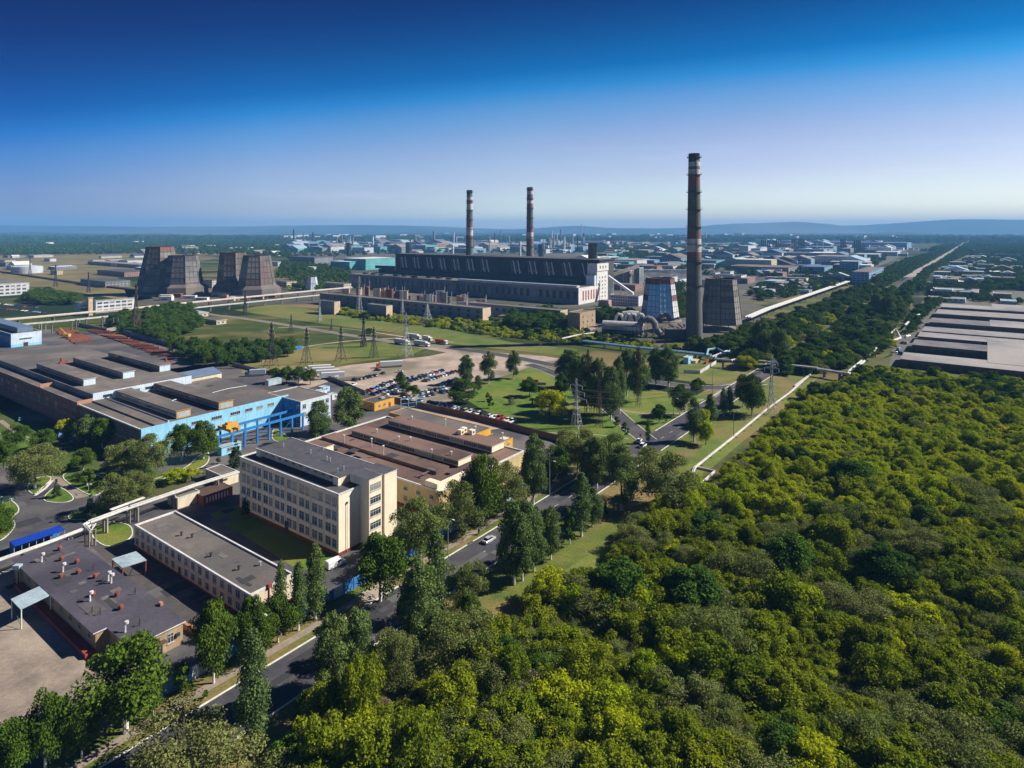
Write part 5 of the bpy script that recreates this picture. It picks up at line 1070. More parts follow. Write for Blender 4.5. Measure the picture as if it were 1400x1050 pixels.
def cooling(label, cx, by, ty, bw, tw, panels, rot, legs=3.0, rows=7, vap=False, skirt=False):
    D = F * H / (by - Y0); k = D / F; ht = (by - ty) * k; rb, rt = bw * k / 2, tw * k / 2
    r_ = thing('cooling_tower', label, 'cooling tower', ((cx - CX) * k, D, 0)); n = 8; ang = [rot + 2 * math.pi * i / n for i in range(n)]
    def pt(i, f, off=0): rr = rb + (rt - rb) * f + off; return (rr * math.cos(ang[i % n]), rr * math.sin(ang[i % n]), legs + (ht - legs) * f)
    b = MB()
    for j in range(rows):
        for i in range(n): b.add([pt(i, j / rows), pt(i + 1, j / rows), pt(i + 1, (j + 1) / rows), pt(i, (j + 1) / rows)], [(0, 1, 2, 3)], panels(i, j, rows))
    for i in range(n): b.add([pt(i, 1, -.8), pt(i + 1, 1, -.8), pt(i + 1, .8, -.8), pt(i, .8, -.8)], [(0, 1, 2, 3)], steel_d)
    b.build('shell', r_)
    b = MB()
    for i in range(n):
        b.bar(pt(i, 0, .15), pt(i, 1, .15), .24, steel_n)
        for f in (.33, .66):
            p0 = Vector(pt(i, 0, .1)).lerp(Vector(pt(i + 1, 0, .1)), f); p1 = Vector(pt(i, 1, .1)).lerp(Vector(pt(i + 1, 1, .1)), f); b.bar(p0, p1, .11, steel_n)
    b.build('rib', r_); b = MB()
    for j in range(rows + 1):
        for i in range(n): b.bar(pt(i, j / rows, .25), pt(i + 1, j / rows, .25), .3 if j in (0, rows) else .14, steel_n)
    b.build('ring_walkway', r_); b = MB()
    for i in range(n):
        for f in (0, .5): p = Vector(pt(i, 0)).lerp(Vector(pt(i + 1, 0)), f); b.bar((p.x * 1.04, p.y * 1.04, 0), p, .3, concrete)
    b.build('leg', r_)
    b = MB(); b.tube([(0, 0, 0), (0, 0, 1.2)], rb * 1.12, concrete, 24); b.build('basin', r_)
    if skirt:
        b = MB()
        for i in range(n): b.add([pt(i, 0, rb * .26)[:2] + (.5,), pt(i + 1, 0, rb * .26)[:2] + (.5,), pt(i + 1, 0, rb * .2)[:2] + (legs * 1.1,), pt(i, 0, rb * .2)[:2] + (legs * 1.1,), pt(i + 1, .12, .3), pt(i, .12, .3)], [(0, 1, 2, 3), (3, 2, 4, 5)], MATS['panel_rusty'] if i % 2 else MATS['panel_dark'])
        b.build('skirt', r_)
    if vap:
        m_ = bpy.data.materials.get('steam') or None
        if not m_:
            m_ = bpy.data.materials.new('steam'); m_.use_nodes = True; nn = m_.node_tree.nodes; ll = m_.node_tree.links; nn.clear()
            v = nn.new('ShaderNodeVolumePrincipled'); v.inputs['Color'].default_value = (.9, .92, .95, 1)
            tco = nn.new('ShaderNodeTexCoord'); nz = nn.new('ShaderNodeTexNoise'); nz.inputs['Scale'].default_value = 1.9; nz.inputs['Detail'].default_value = 4; ll.new(tco.outputs['Object'], nz.inputs['Vector'])
            ln = nn.new('ShaderNodeVectorMath'); ln.operation = 'LENGTH'; ll.new(tco.outputs['Object'], ln.inputs[0])
            m1 = nn.new('ShaderNodeMath'); m1.operation = 'SUBTRACT'; ll.new(nz.outputs['Fac'], m1.inputs[0]); m2 = nn.new('ShaderNodeMath'); m2.operation = 'MULTIPLY'; m2.inputs[1].default_value = .52; ll.new(ln.outputs['Value'], m2.inputs[0]); ll.new(m2.outputs[0], m1.inputs[1])
            m3 = nn.new('ShaderNodeMath'); m3.operation = 'MULTIPLY'; m3.inputs[1].default_value = 1.3; m3.use_clamp = True; ll.new(m1.outputs[0], m3.inputs[0]); ll.new(m3.outputs[0], v.inputs['Density'])
            o_ = nn.new('ShaderNodeOutputMaterial'); ll.new(v.outputs[0], o_.inputs['Volume'])
        b = MB(); n1 = 16; rings = 9; vs = []
        for i in range(rings + 1):
            t = math.pi * i / rings
            for j in range(n1): a = 2 * math.pi * j / n1; vs.append((math.sin(t) * math.cos(a), math.sin(t) * math.sin(a), math.cos(t)))
        b.add(vs, [(i * n1 + j, i * n1 + (j + 1) % n1, (i + 1) * n1 + (j + 1) % n1, (i + 1) * n1 + j) for i in range(rings) for j in range(n1)], m_)
        s_ = b.build('steam', None, ((cx - CX) * k - rt * .25, D, ht + 4.6)); s_.scale = (rt * 1.25, rt * .9, 5.0); s_['kind'] = 'stuff'
    return r_
pd = mat('panel_dark', (.12, .115, .12), (.08, .08, .085), .12, c3=(.19, .16, .135)); pg = mat('panel_grey', (.22, .215, .21), (.12, .12, .125), .12, c3=(.27, .25, .23)); prs = mat('panel_rusty', (.20, .165, .145), (.115, .10, .09), .12, c3=(.15, .11, .10)); pbl = mat('panel_blue', (.24, .62, .95), (.16, .50, .88), .12, c3=(.40, .70, .90)); prd = mat('panel_red', (.26, .12, .11), (.17, .09, .085), .2); pwh = mat('panel_white', (.70, .70, .70), (.48, .48, .50), .15)
def p_blue(i, j, n): return prd if j == n - 1 else (pbl if i in (5, 4) and j < n - 1 else pwh if (i * 7 + j * 3) % 5 < 2 else pg) if j != 3 else (prd if i in (3, 6) else pbl)
rb_ = random.Random(4)
cooling('octagonal cooling tower with blue front panels and a red rim, left of the tallest chimney', 902.5, 438, 380, 51, 37, lambda i, j, n: prd if j == n - 1 else (pbl if i in (4, 5) else pwh) if not (j == 3 and i not in (5, 4)) else prd, R(22.5 + 8), 4, 7, True)
cooling('octagonal grey cooling tower right of the tallest chimney', 986, 451, 381, 54, 40, lambda i, j, n: rb_.choice([pg, pg, pd]), R(22.5 + 3), 6, 8, True)
cooling('tallest rust brown cooling tower, first of four beyond the long pipe bridge', 219, 402, 337, 58, 33, lambda i, j, n: rb_.choice([prs, prd] if j == n - 1 else [pd, pd, pg, prs]), R(22.5 + 6), 5, 8)
cooling('grey cooling tower in front of the tallest rust brown one', 251, 403, 349, 50, 37, lambda i, j, n: rb_.choice([pg, pg, pd]), R(22.5 + 10), 10, 6, skirt=True)
cooling('rust streaked cooling tower half hidden behind the nearest dark one', 319, 401, 345, 43, 33, lambda i, j, n: rb_.choice([prs, pg, pd, pd]), R(22.5 + 10), 9, 6, skirt=True)
cooling('dark cooling tower rightmost of the four beyond the pipe bridge', 351.5, 404, 349, 51, 35, lambda i, j, n: rb_.choice([prs, pg, pd]), R(22.5 + 10), 9, 6, skirt=True)
cooling('small pale blue box shaped cooling tower left of the power station', 426, 397, 378, 20, 13, lambda i, j, n: MATS['pale_blue_render'], R(10), .5, 2)

# turbine hall, boiler hall
B = Bld('turbine_hall', 'very long weathered concrete turbine hall with white end wall and red strips', 'power station', (791, 394), 19.0, 477, 820)
TH = B
b = MB(); b.box(0, B.la, .3, B.lb, 0, 18.6, concrete_d); B.part('wall', b); b = MB(); b.box(-.1, B.la + .1, -.1, .29, 0, 19, white_m); B.part('end_wall', b)
b = MB(); b.box(-.3, B.la, .3, B.lb, 18.61, 19.1, concrete, bitumen_g); B.part('roof', b)
for i in range(6): b = MB(); x_ = B.la * (.18 + .125 * i); b.box(x_, x_ + B.la * .055, -.2, -.11, 4, 15, red_p); B.part('red_strip', b)
tw = win_mesh(5.0, 9.0, 3, 3, g=mat('grimy_glass', (.05, .06, .07), (.025, .03, .04), .3, rough=.4), fr=MATS['weathered_concrete'], sill=False)
nb = int(B.lb / 9.5)
for j in range(nb):
    if (j * 5) % 7 in (2,): continue
    win(B, tw, 'f', 5 + (B.lb - 9) * j / nb, 6.0)
b = MB()
for j in range(nb + 1): yy = .6 + (B.lb - 2) * j / nb; b.box(-.5, -.002, yy, yy + .9, 0, 18.5, concrete_d)
B.part('pilaster', b)
b = MB(); y_e = B.lb * .46; b.box(3, 9, 4, y_e, 19.11, 21.2, pwh, sheet_w); B.part('roof_lantern', b)
b = MB()
for j in range(9): b.box(6 + (j % 3) * 4, 10 + (j % 3) * 4, B.lb * (.5 + .055 * j), B.lb * (.5 + .055 * j) + 9, 19.1, 21, steel_d)
B.part('roof_plant', b)
C2 = B.c + AX * (B.la + 3)
bh = thing('boiler_hall', 'tall dark boiler hall with many pale flue pipes down its front', 'power station', (C2.x, C2.y, 0), ROT)
BH = type('o', (), {})(); BH.r = bh; BH.c = C2
Lb = run(C2, BX, 537); y00 = run(C2, BX, 816); Dp = 38; dk = mat('sooty_cladding', (.075, .08, .09), (.035, .04, .05), .05, c3=(.11, .105, .10), stripes=(5, .25, (R(90), 0, 0)))
zt = H - (357 - Y0) * (C2 + BX * y00).y / F
b = MB(); b.box(6, 6 + Dp, y00, Lb, 0, zt, dk); b.build('wall', bh)
b = MB(); b.box(4.5, 7 + Dp, y00 - 1, Lb + 1, zt + .01, zt + 1.4, steel_d, bitumen); b.build('roof', bh)
b = MB(); b.box(-2, 5.99, y00 + 2, Lb + 30, 0, zt * .52, dk, bitumen); b.build('bunker_bay', bh)
b = MB(); b.box(-.5, 5.5, Lb, Lb + 40, zt * .53, zt * .62, dk, bitumen_g); b.build('bunker_annex', bh)
fp = MB(); zl, zh = zt * .56, zt * .93
fp.tube([(5, -3, zl + 4), (4.5, -2.4, zl + 1), (4.8, 1, zh - 2), (5.6, 2.4, zh)], .95, white_m, 6); fp.tube([(5, 3.5, zl), (4.5, 3, zl + 6), (4.8, 4.6, zh - 3), (5.6, 6, zh - 1)], .8, MATS['panel_grey'], 6); fp.box(4.9, 5.9, -1, 4, zl + 4, zl + 6, concrete)
fpm = fp.build('tmp').data; bpy.data.objects.remove(bpy.data.objects['tmp'])
for j in range(26):
    if j in (10, 11): continue
    link('flue_pipe', fpm, bh, (.2, y00 + 14 + (Lb - y00 - 24) * (j // 2) / 12.5 + (j % 2) * 7.5, 0))
b = MB()
for j in range(60): yy = y00 + (Lb - y00) * j / 60; b.box(5.6, 5.99, yy, yy + 1.0, zt * .53, zt * .995, steel_d)
b.build('pilaster', bh)
for z_ in (.6, .74, .88): b = MB(); b.box(5.2, 5.98, y00, Lb, zt * z_, zt * z_ + .5, steel_d); b.build('walkway', bh)
# white stair tower at its end
B = Bld('stair_tower', 'white stair tower with windows at the right end of the boiler hall', 'tower', (816, 363), 42.9, 803, 831)
b = MB(); b.box(0, B.la, 0, min(B.lb, 14), 0, 33, white_m); b.box(0, B.la, 0, min(B.lb, 14), 33.01, 44.5, white_m, bitumen_g); B.part('wall', b)
b = MB(); b.box(-.5, B.la + .5, -.8, -.01, 36, 45, white_m); B.part('head_house', b)
for r_ in range(8):
    for j in range(3):
        if r_ < 6: win(B, win_mesh(2.2, 2.2, 2, sill=False), 's', B.la * (.25 + .25 * j), 4 + r_ * 4.6)
for j in range(3): win(B, win_mesh(2.6, 3.2, 2, sill=False), 's', B.la * (.25 + .25 * j), 39, -.8)
b = MB(); b.box(-5, -.01, .5, 12, 19.2, 31, MATS['pale_blue_render'], bitumen); B.part('blue_annex', b)
# inclined conveyor galleries
def gallery(label, p, q, w_, h_, m, trest=3, name='conveyor_gallery'):
    r_ = thing(name, label, 'conveyor', (p.x, p.y, 0)); d = q - p; n = Vector((-d.y, d.x, 0)).normalized() * w_ / 2; b = MB(); o = Vector((0, 0, p.z))
    vs = [o + n, o - n, o + d - n, o + d + n]; vs = [v for v in vs] + [v + Vector((0, 0, h_)) for v in vs]
    b.add(vs, [(0, 1, 2, 3), (4, 7, 6, 5), (0, 4, 5, 1), (1, 5, 6, 2), (2, 6, 7, 3), (3, 7, 4, 0)], m); b.build('gallery_box', r_)
    b = MB()
    for i in range(trest):
        t = (i + .5) / trest; c = o + d * t
        for s in (-1, 1): b.bar((c.x + n.x * s * 1.4, c.y + n.y * s * 1.4, 0), (c.x + n.x * s * .8, c.y + n.y * s * .8, c.z), .35, steel_g)
    b.build('trestle', r_); return r_
Yt = B.c.y
gallery('white inclined conveyor gallery descending from the stair tower to the right', P3(832, 380, Yt + 6), P3(866, 404, Yt - 10), 4, 3.2, pwh)
gallery('grey inclined conveyor gallery behind the white descending one', P3(836, 378, Yt + 120), P3(872, 366, Yt + 150), 5, 4, concrete)
gallery('long level white conveyor gallery behind the blue cooling tower', P3(879, 372, 1100), P3(940, 373, 1050), 6, 5, pwh, 4)
gallery('short steep concrete conveyor gallery beside the transfer house', P3(861, 378, 1000), P3(872, 366, 1040), 5, 4, concrete, 2)
B = Bld('transfer_house', 'dark coal transfer house between two conveyor galleries', 'building', (874, 366), 26, 858, 880, base=False); wall_roof(B, concrete_d, bitumen_g, .6, .6)
B = Bld('crusher_house', 'pale low crusher house with open portal behind the power station', 'building', (861, 370), 22, 833, 868); wall_roof(B, concrete, bitumen_g, .6, .6)
# long low block in front with end bay, cable rooms
B = Bld('switch_building', 'long grey low switch building in front of the turbine hall', 'building', (660, 421.5), 12.2, 437, 671); wall_roof(B, concrete_d, bitumen_g, .4, .4, concrete)
SB = B
sw = win_mesh(4, 3, 3, 1, g=MATS['grimy_glass'], fr=MATS['weathered_concrete'], sill=False); n_ = int(B.lb / 12)
for j in range(n_):
    for z_ in (2.5, 7.2): win(B, sw, 'f', 6 + (B.lb - 10) * j / n_, z_)
b = MB(); b.box(-.1, B.la, -.12, -.07, 0, 12, mat('sand_render', (.62, .48, .34), (.5, .38, .27), .2)); B.part('end_wall', b)
for i, (c, l_, r2, lab) in enumerate((((766, 424.5), 640, 776, 'sand coloured low service building at the foot of the turbine hall'), ((457, 412.5), 437, 465, 'small cube shaped transformer house at the left end of the switch building'), ((528, 418), 502, 536.5, 'small cube shaped transformer house before the middle of the switch building'), ((700, 433), 681, 735, 'low sand coloured store right of the switch building'))):
    zz = (11, 13, 13, 5)[i]; B = Bld('service_building', lab, 'building', c, zz, l_, r2); wall_roof(B, concrete_d if i != 3 else MATS['sand_render'], bitumen_g, .4, .4, concrete); b = MB(); b.box(-.1, B.la, -.12, -.07, 0, zz - .3, MATS['sand_render']); B.part('end_wall', b)
    if i in (0,):
        for j in range(12): win(B, sw, 'f', 6 + (B.lb - 10) * j / 12, 5)
    else:
        win(B, win_mesh(2, 2, 1, 1), 'f', B.lb * .5, 4 if zz > 6 else 1.5)
B = Bld('admin_building', 'white three storey office with window rows between stair tower and blue cooling tower', 'building', (873, 405), 11.5, 833, 879); wall_roof(B, pwh, bitumen_g, .5, .5)
for r_ in range(3):
    for j in range(11): win(B, win_mesh(2.0, 1.7, 2, 1, sill=False), 'f', 3 + (B.lb - 5) * j / 10.5, 1.5 + r_ * 3.3)
B = Bld('pink_annex', 'low reddish annex between the turbine hall end and the white office', 'building', (832, 411), 7, 818, 836); wall_roof(B, mat('pink_render', (.50, .34, .30), (.4, .26, .23), .3), bitumen_g, .4, .4); win(B, win_mesh(2, 1.6, 2, 1), 'f', B.lb * .4, 2.5); win(B, win_mesh(2, 1.6, 2, 1), 'f', B.lb * .7, 2.5)
B = Bld('brick_house', 'square yellow brick building left of the flue ducts', 'building', (793, 428), 16.5, 776, 814); wall_roof(B, brick_y, bitumen_g, .6, .4, brick_y)
for r_ in range(3):
    for j in range(3): win(B, win_mesh(1.8, 2.2, 2), 's', B.la * (.2 + .3 * j), 2.5 + r_ * 4.6)
    for j in range(2): win(B, win_mesh(1.8, 2.2, 2), 'f', B.lb * (.3 + .4 * j), 2.5 + r_ * 4.6)

# flue gas house with the long cylinder and arched ducts
D0 = 525
c_ = P3(822, 466, D0); r_ = thing('flue_gas_house', 'long precipitator with a pale barrel casing on dark steel framework', 'flue gas plant', (c_.x, D0, 0), 0)
def q3(px, py, Y=D0): return P3(px, py, Y) - Vector((c_.x, D0, 0))
b = MB(); b.tube([q3(825, 446), q3(879, 449, D0 - 14)], 5.0, pipe_m, 20); o = b.build('barrel_casing', r_); b = MB()
for i in range(12):
    p = q3(824 + i * 5, 464 + i * .3, D0 - i * 1.4); b.bar((p.x, p.y - 4, 0), (p.x, p.y - 4, 9), .3, steel_d); b.bar((p.x, p.y + 4, 0), (p.x, p.y + 4, 9), .3, steel_d)
    b.bar((p.x, p.y - 4, 0), (p.x + 3, p.y - 5, 9), .15, steel_d)
p, q = q3(824, 458), q3(880, 461, D0 - 15); b.box(min(p.x, q.x), max(p.x, q.x), -16, 5, 4.2, 4.7, steel_d); b.box(min(p.x, q.x), max(p.x, q.x), -16, 5, 8.6, 9.0, steel_d); b.build('steel_frame', r_)
b = MB(); b.box(p.x, q.x, -8, 4, 0, 4, mat('blue_dark', (.05, .10, .16), (.03, .06, .10))); b.build('lower_casing', r_)
for i, (x0, x1, w_) in enumerate(((843, 850, 1.3), (856, 862, 1.3), (862, 869, 1.3), (873, 879, 1.4))):
    b = MB(); Yd = D0 + 8; b.tube([q3(x0 - 2, 440, Yd), q3(x0, 432, Yd), q3(x0 + 2, 429.5, Yd), q3(x1 - 1, 430, Yd), q3(x1 + 1, 434, Yd), q3(x1 + 3, 441, Yd)], w_, pipe_m, 8); b.build('flue_duct', r_)
b = MB(); b.tube([q3(850, 434, D0 + 12), q3(852, 428, D0 + 12), q3(862, 427, D0 + 12), q3(873, 428, D0 + 12)], 1.6, pipe_m, 8); b.build('flue_duct', r_)
arc = [(875, 444), (876, 440), (880, 437), (886, 435.5), (891, 437), (895, 442), (896, 448), (900, 454), (906, 460), (911, 466)]
b = MB(); b.tube([q3(*a_, D0 - 16) for a_ in arc], 2.6, pg, 12); b.build('main_duct', r_)
arc = [(903, 441), (901, 435), (904, 431), (910, 430.5), (914, 433), (916, 439)]
b = MB(); b.tube([q3(*a_, D0 + 20) for a_ in arc], 1.9, pg, 10); b.build('main_duct', r_)
rg = random.Random(9); b = MB()
for i in range(70):
    x_, y_, Yd = rg.uniform(880, 942), rg.uniform(446, 462), D0 - rg.uniform(0, 25); p = q3(x_, y_, Yd); ln = rg.uniform(3, 9); dv = Vector((rg.uniform(-1, 1), rg.uniform(-.6, .6), rg.uniform(-.9, .4))).normalized() * ln
    b.bar(p, p + dv, rg.choice((.15, .3, .6)), rg.choice((steel_d, steel_n, pg, rust_m, pipe_m))); b.bar((p.x, p.y, 0), p, .15, steel_d)
b.build('pipework', r_)
p0, p1 = q3(912, 468, 498), q3(942, 467, 495); b = MB(); b.box(p0.x, p1.x, p0.y, p0.y + 8, 0, 8, pd, bitumen_g); b.build('fan_house', r_)
b = MB(); b.box(p1.x, p1.x + 2, p0.y, p0.y + 2, 0, 10, brick_o); b.build('brick_pier', r_)
for x_ in (0, 1, 2): b = MB(); p = q3(806 + x_ * 6, 447, D0); q = q3(826 + x_ * 2, 444, D0); b.tube([p, q], .6, rust_m if x_ == 1 else pipe_m, 8); b.build('flue_duct', r_)

# ---- pipe bridges
def pipe_bridge(name, label, pts, z, rows, m, w_=1.0, sup=14, sm=None, deck=None, rad=None, cat='pipeline', sz=.25):
    pts = [Vector(p[:2]) for p in pts]; o = pts[0]; r = thing(name, label, cat, (o.x, o.y, 0)); L3 = lambda v, zz: (v.x - o.x, v.y - o.y, zz)
    for k, (off, dz, rr) in enumerate(rows):
        s = strip_pts(pts, off, off + .01); b = MB(); b.tube([L3(q[0], z + dz) for q in s], rr, m if not isinstance(m, list) else m[k % len(m)], 10); b.build('pipe', r)
    if deck: b = MB(); ribbon(b, [p - o for p in pts], deck[0], deck[1], z - .35, deck[2], z - .1); b.build('deck', r)
    w0 = max(abs(x[0]) for x in rows) + .4
    for p, q in zip(pts, pts[1:]):
        n = max(1, int((q - p).length / sup))
        for i in range(n):
            c = p + (q - p) * ((i + .5) / n) - o; d = (q - p).normalized(); nn = Vector((-d.y, d.x)); b = MB()
            for s in ((-1, 1) if w0 > .8 else (0,)): e = c + nn * w0 * s * .7; b.box(e.x - sz, e.x + sz, e.y - sz, e.y + sz, 0, z - .5, sm or concrete)
            e0, e1 = c - nn * w0, c + nn * w0; b.bar((e0.x, e0.y, z - .55), (e1.x, e1.y, z - .55), sz, sm or concrete); b.build('support', r)
    return r
# near: along the drive behind the dark roofed building
zn = 4.6
p_a, p_b, p_c = G(-40, 783, zn), G(127, 722, zn), G(134, 705, zn)
pipe_bridge('pipe_bridge', 'pale pipe on posts along the drive behind the dark roofed building', [G(-60, 789, zn), G(0, 766, zn), G(62, 744, zn), G(127, 719, zn)], zn, [(0, 0, .33), (.8, .1, .18)], pipe_m, sup=16, sz=.2)
r_ = pipe_bridge('pipe_loop', 'square expansion loop in the pale pipe above the small lawn', [G(127, 719, zn), G(125, 720, zn + 1.6), G(117, 713, zn + 1.2), G(122, 711, zn + 1)], zn + .3, [(0, 0, .28), (.6, .15, .22)], pipe_m, sup=50, sz=.15)
pipe_bridge('pipe_bridge', 'twin pale pipes running from the expansion loop towards the office', [G(122, 714, zn), G(165, 698, zn), G(207, 684, zn), G(265, 664, zn), G(326, 645, zn)], zn, [(-.5, 0, .36), (.6, .15, .24)], pipe_m, sup=13, sz=.3)
pipe_bridge('pipe_bridge', 'second pale pipe pair above the first, over the small lawn', [G(152, 697, zn + 1), G(198, 680, zn + 1)], zn + .9, [(0, 0, .2), (.7, 0, .2)], pipe_m, sup=9, sz=.15)
# mid left trestle
zz = 6.0
pipe_bridge('long_pipe_bridge', 'very long beige decked pipe bridge crossing the meadow at the left', [G(-60, 444, zz), G(0, 438, zz), G(95, 429.5, zz), G(188, 421, zz), G(300, 410, zz), G(440, 396.5, zz), G(480, 393, zz)], zz, [(-3, 0, .8), (-1, .2, .9), (1.4, .1, .9), (3.2, 0, .7)], [pipe_t, pipe_m], sup=22, deck=(-3.8, 3.8, pipe_t), sz=.4)
pipe_bridge('pipe_bridge', 'lower white pipes on tall stilts beside the long beige pipe bridge', [G(20, 444, zz), G(90, 438, zz), G(190, 428, zz), G(300, 417, zz), G(437, 403, zz)], zz - .5, [(-1, 0, .45), (1, .1, .45), (0, .7, .3)], pipe_m, sup=20, sz=.35)
# right side white pipe bridge
pipe_bridge('pipe_bridge', 'bright pale pipe bridge running away right of the grey cooling tower', [G(1022, 434, 5), G(1050, 422, 5), G(1110, 401.5, 5), G(1170, 381, 5)], 5, [(-2.4, 0, .9), (0, .15, .9), (2.4, 0, .9)], pipe_m, sup=25, deck=(-3, 3, pipe_t), sz=.4)
pipe_bridge('pipe_bridge', 'blue grey double pipe in front of the flue gas plant', [G(795, 466, 3), G(860, 474, 3), G(930, 481, 3), G(972, 486, 3)], 3, [(-.9, 0, .7), (.9, .2, .7)], pipe_b, sup=12, sz=.25)
pipe_bridge('pipe_bridge', 'pale pipe stub from the brick building towards the flue gas plant', [G(768, 463, 3), G(790, 458, 3), G(812, 455, 3)], 3, [(0, 0, .6)], pipe_m, sup=12)
pipe_bridge('pipe_bridge', 'twin pipes rising behind the road towards the dark wood', [G(975, 488, 3.6), G(1000, 478, 3.6), G(1022, 467, 3.6)], 3.6, [(-.8, 0, .6), (.8, 0, .6)], [pipe_b, pipe_m], sup=12)
pipe_bridge('pipe_bridge', 'blue grey pipe with a goalpost bend near the small blue kiosk', [G(966, 486, 4.4), G(968, 478, 4.4), G(980, 476, 4.4), G(990, 482, 4.4), G(1006, 482, 4.4)], 4.4, [(0, 0, .7)], pipe_b, sup=12)
pipe_bridge('pipe_bridge', 'pale pipe on posts crossing over the main road', [G(977, 490, 5), G(1000, 493, 5), G(1010, 490, 5), G(1045, 494, 5), G(1080, 499, 5), G(1118, 503, 5)], 5, [(-.6, 0, .5), (.6, 0, .5)], pipe_m, sup=16, sz=.3)
pipe_bridge('pipe_bridge', 'thick pale pipe with a sharp bend at the wood edge', [G(1118, 505, 4), G(1136, 508, 4), G(1160, 512, 4), G(1163, 508, 4), G(1180, 494, 4)], 4.2, [(-.7, 0, .75), (.8, 0, .75)], pipe_m, sup=18, sz=.3)
pipe_bridge('pipe_bridge', 'short pale pipe length showing between the trees beyond the sharp bend', [G(1188, 486, 4), G(1199, 475, 4)], 4, [(0, 0, .8), (1.4, 0, .5)], pipe_m, sup=18)
pipe_bridge('pipe_bridge', 'zigzag pale pipe length left of the long garages', [G(1213, 460, 4), G(1225, 450, 4), G(1231, 462, 4), G(1221, 466, 4)], 4, [(0, 0, .9)], pipe_m, sup=18)
pipe_bridge('pipe_bridge', 'farthest zigzag pale pipe left of the long garages', [G(1237, 445, 4), G(1250, 432, 4), G(1257, 430, 4), G(1240, 434, 4)], 4, [(0, 0, .9)], pipe_m, sup=18)
# ground pipe / kerb wall along the wood
r_ = pipe_bridge('ground_pipe', 'white ground pipe running along the grass between road and wood', [G(945, 652, .7), G(951, 639, .7), G(1000, 600, .7), G(1047, 561, .7), G(1080, 537, .7), G(1108, 512, .7)], .7, [(0, 0, .32), (.55, -.05, .2)], pipe_m, sup=9, sz=.12)
b = MB(); q_ = pxs([(950, 640), (977, 646), (962, 660), (958, 664)]); ribbon(b, q_, -.2, .2, 0, kerb_m, .8); q_ = pxs([(916, 667), (924, 661), (945, 665), (935, 668)]); ribbon(b, q_, -.2, .2, 0, kerb_m, .8); tag(b.build('valve_pit'), 'open rectangular valve pit with white rim at the end of the ground pipe', 'valve pit')
b = MB(); q_ = pxs([(534, 976), (583, 934)]); b.tube([(q_[0].x, q_[0].y, .4), (q_[1].x, q_[1].y, .5)], .22, mat('yellowed_trunk', (.42, .34, .16), (.3, .24, .12), 1), 8, .14); tag(b.build('fallen_trunk'), 'fallen pale tree trunk lying in the gap at the wood edge', 'log')
b = MB(); q_ = pxs([(1086, 529), (1108, 513)]); ribbon(b, q_, -.3, .3, 0, pipe_m, .9); tag(b.build('pipe_length'), 'straight pale pipe length lying in the wood below the thick bent pipe', 'pipe')

# small kiosk and petrol corner
B = Bld('kiosk', 'small light blue kiosk at the bend before the pipe bridge', 'kiosk', (941, 489), 4.2, 934, 947); wall_roof(B, blue_l, sheet_w, .2, .15); win(B, win_mesh(1.2, 1.2, 1, 1), 's', B.la * .5, 1.3)
c_ = G(951, 497); r_ = thing('building_pit_cover', 'red and sand coloured half open store with white low fence by the kiosk', 'store', (c_.x, c_.y, 0), ROT); b = MB(); b.box(0, 7, 0, 9, 0, 1.6, MATS['sand_render']); b.build('base', r_); b = MB(); b.box(2, 11, -6, -5.7, 0, 2.4, red_p); b.build('red_wall', r_)
fence('white_fence', 'low white and blue fence round the store by the kiosk', pxs([(935, 510), (957, 511), (968, 504), (979, 497)]), 2.0, pwh, post=3, t=.2)
r_ = thing('signboard', 'small group of red and white boards on the park lawn behind the umbrella shaped tree', 'sign', (*G(726, 524), 0)); b = MB(); b.box(-5, 4, 0, .4, .6, 2.0, mat('bright_red', (.65, .07, .05), (.5, .05, .04))); b.build('red_board', r_); b = MB(); b.box(3, 8, -6, -5.6, .4, 1.9, mat('pink_white', (.70, .50, .52), (.5, .15, .18), 1.5)); b.build('pale_board', r_)
b = MB()
for x_ in (-4.5, 3.5): b.box(x_, x_ + .2, .41, .6, 0, .9, steel_g)
b.build('post', r_)

# steel stock yard: rows of rusty billets
rg = random.Random(6)
for nm, quad, cnt, lab in (('steel_pile', [(118, 452), (150, 454), (250, 486), (214, 487)], 26, 'rust coloured steel bars laid out in the stock yard beside the fence'), ('steel_pile', [(72, 453), (100, 450), (133, 466), (100, 470)], 14, 'rust coloured steel heaps at the left end of the stock yard')):
    q = pxs(quad)
    for i in range(cnt):
        t = i / (cnt - 1); s, e = q[0].lerp(q[3], t), q[1].lerp(q[2], t); m_ = (s + e) / 2; b = MB()
        hh = rg.uniform(.6, 1.6); d = (e - s) / 2; f_ = rg.uniform(.75, .98)
        for k in range(4): off = Vector((-d.y, d.x)).normalized() * (k - 1.5) * .8; h2 = hh * rg.uniform(.5, 1); w2 = Vector((-d.y, d.x)).normalized() * .38; a_, c_ = -d * f_ + off, d * f_ * rg.uniform(.8, 1) + off; b.prism([a_ + w2, a_ - w2, c_ - w2, c_ + w2], 0, h2, rg.choice([rust_m, rust_m, steel_n, MATS['ochre_trim'] if rg.random() < .25 else rust_m]))
        tag(b.build(nm, None, (m_.x, m_.y, 0)), lab, 'steel pile', 'steel stock ' + ('row' if cnt > 20 else 'heaps'))
c_ = G(91, 462); r_ = thing('yard_crane', 'yellow boom crane standing by the rusty steel heaps', 'crane', (c_.x, c_.y, 0)); b = MB(); b.box(-2.5, 2.5, -1.5, 1.5, .8, 3.2, yellow_m); b.build('cab', r_); b = MB(); b.box(-3, 3, -1.8, 1.8, 0, .8, steel_d); b.build('undercarriage', r_); b = MB()
for s in (-.5, .5): b.bar((0, s, 3), (-5, s, 8), .14, yellow_m)
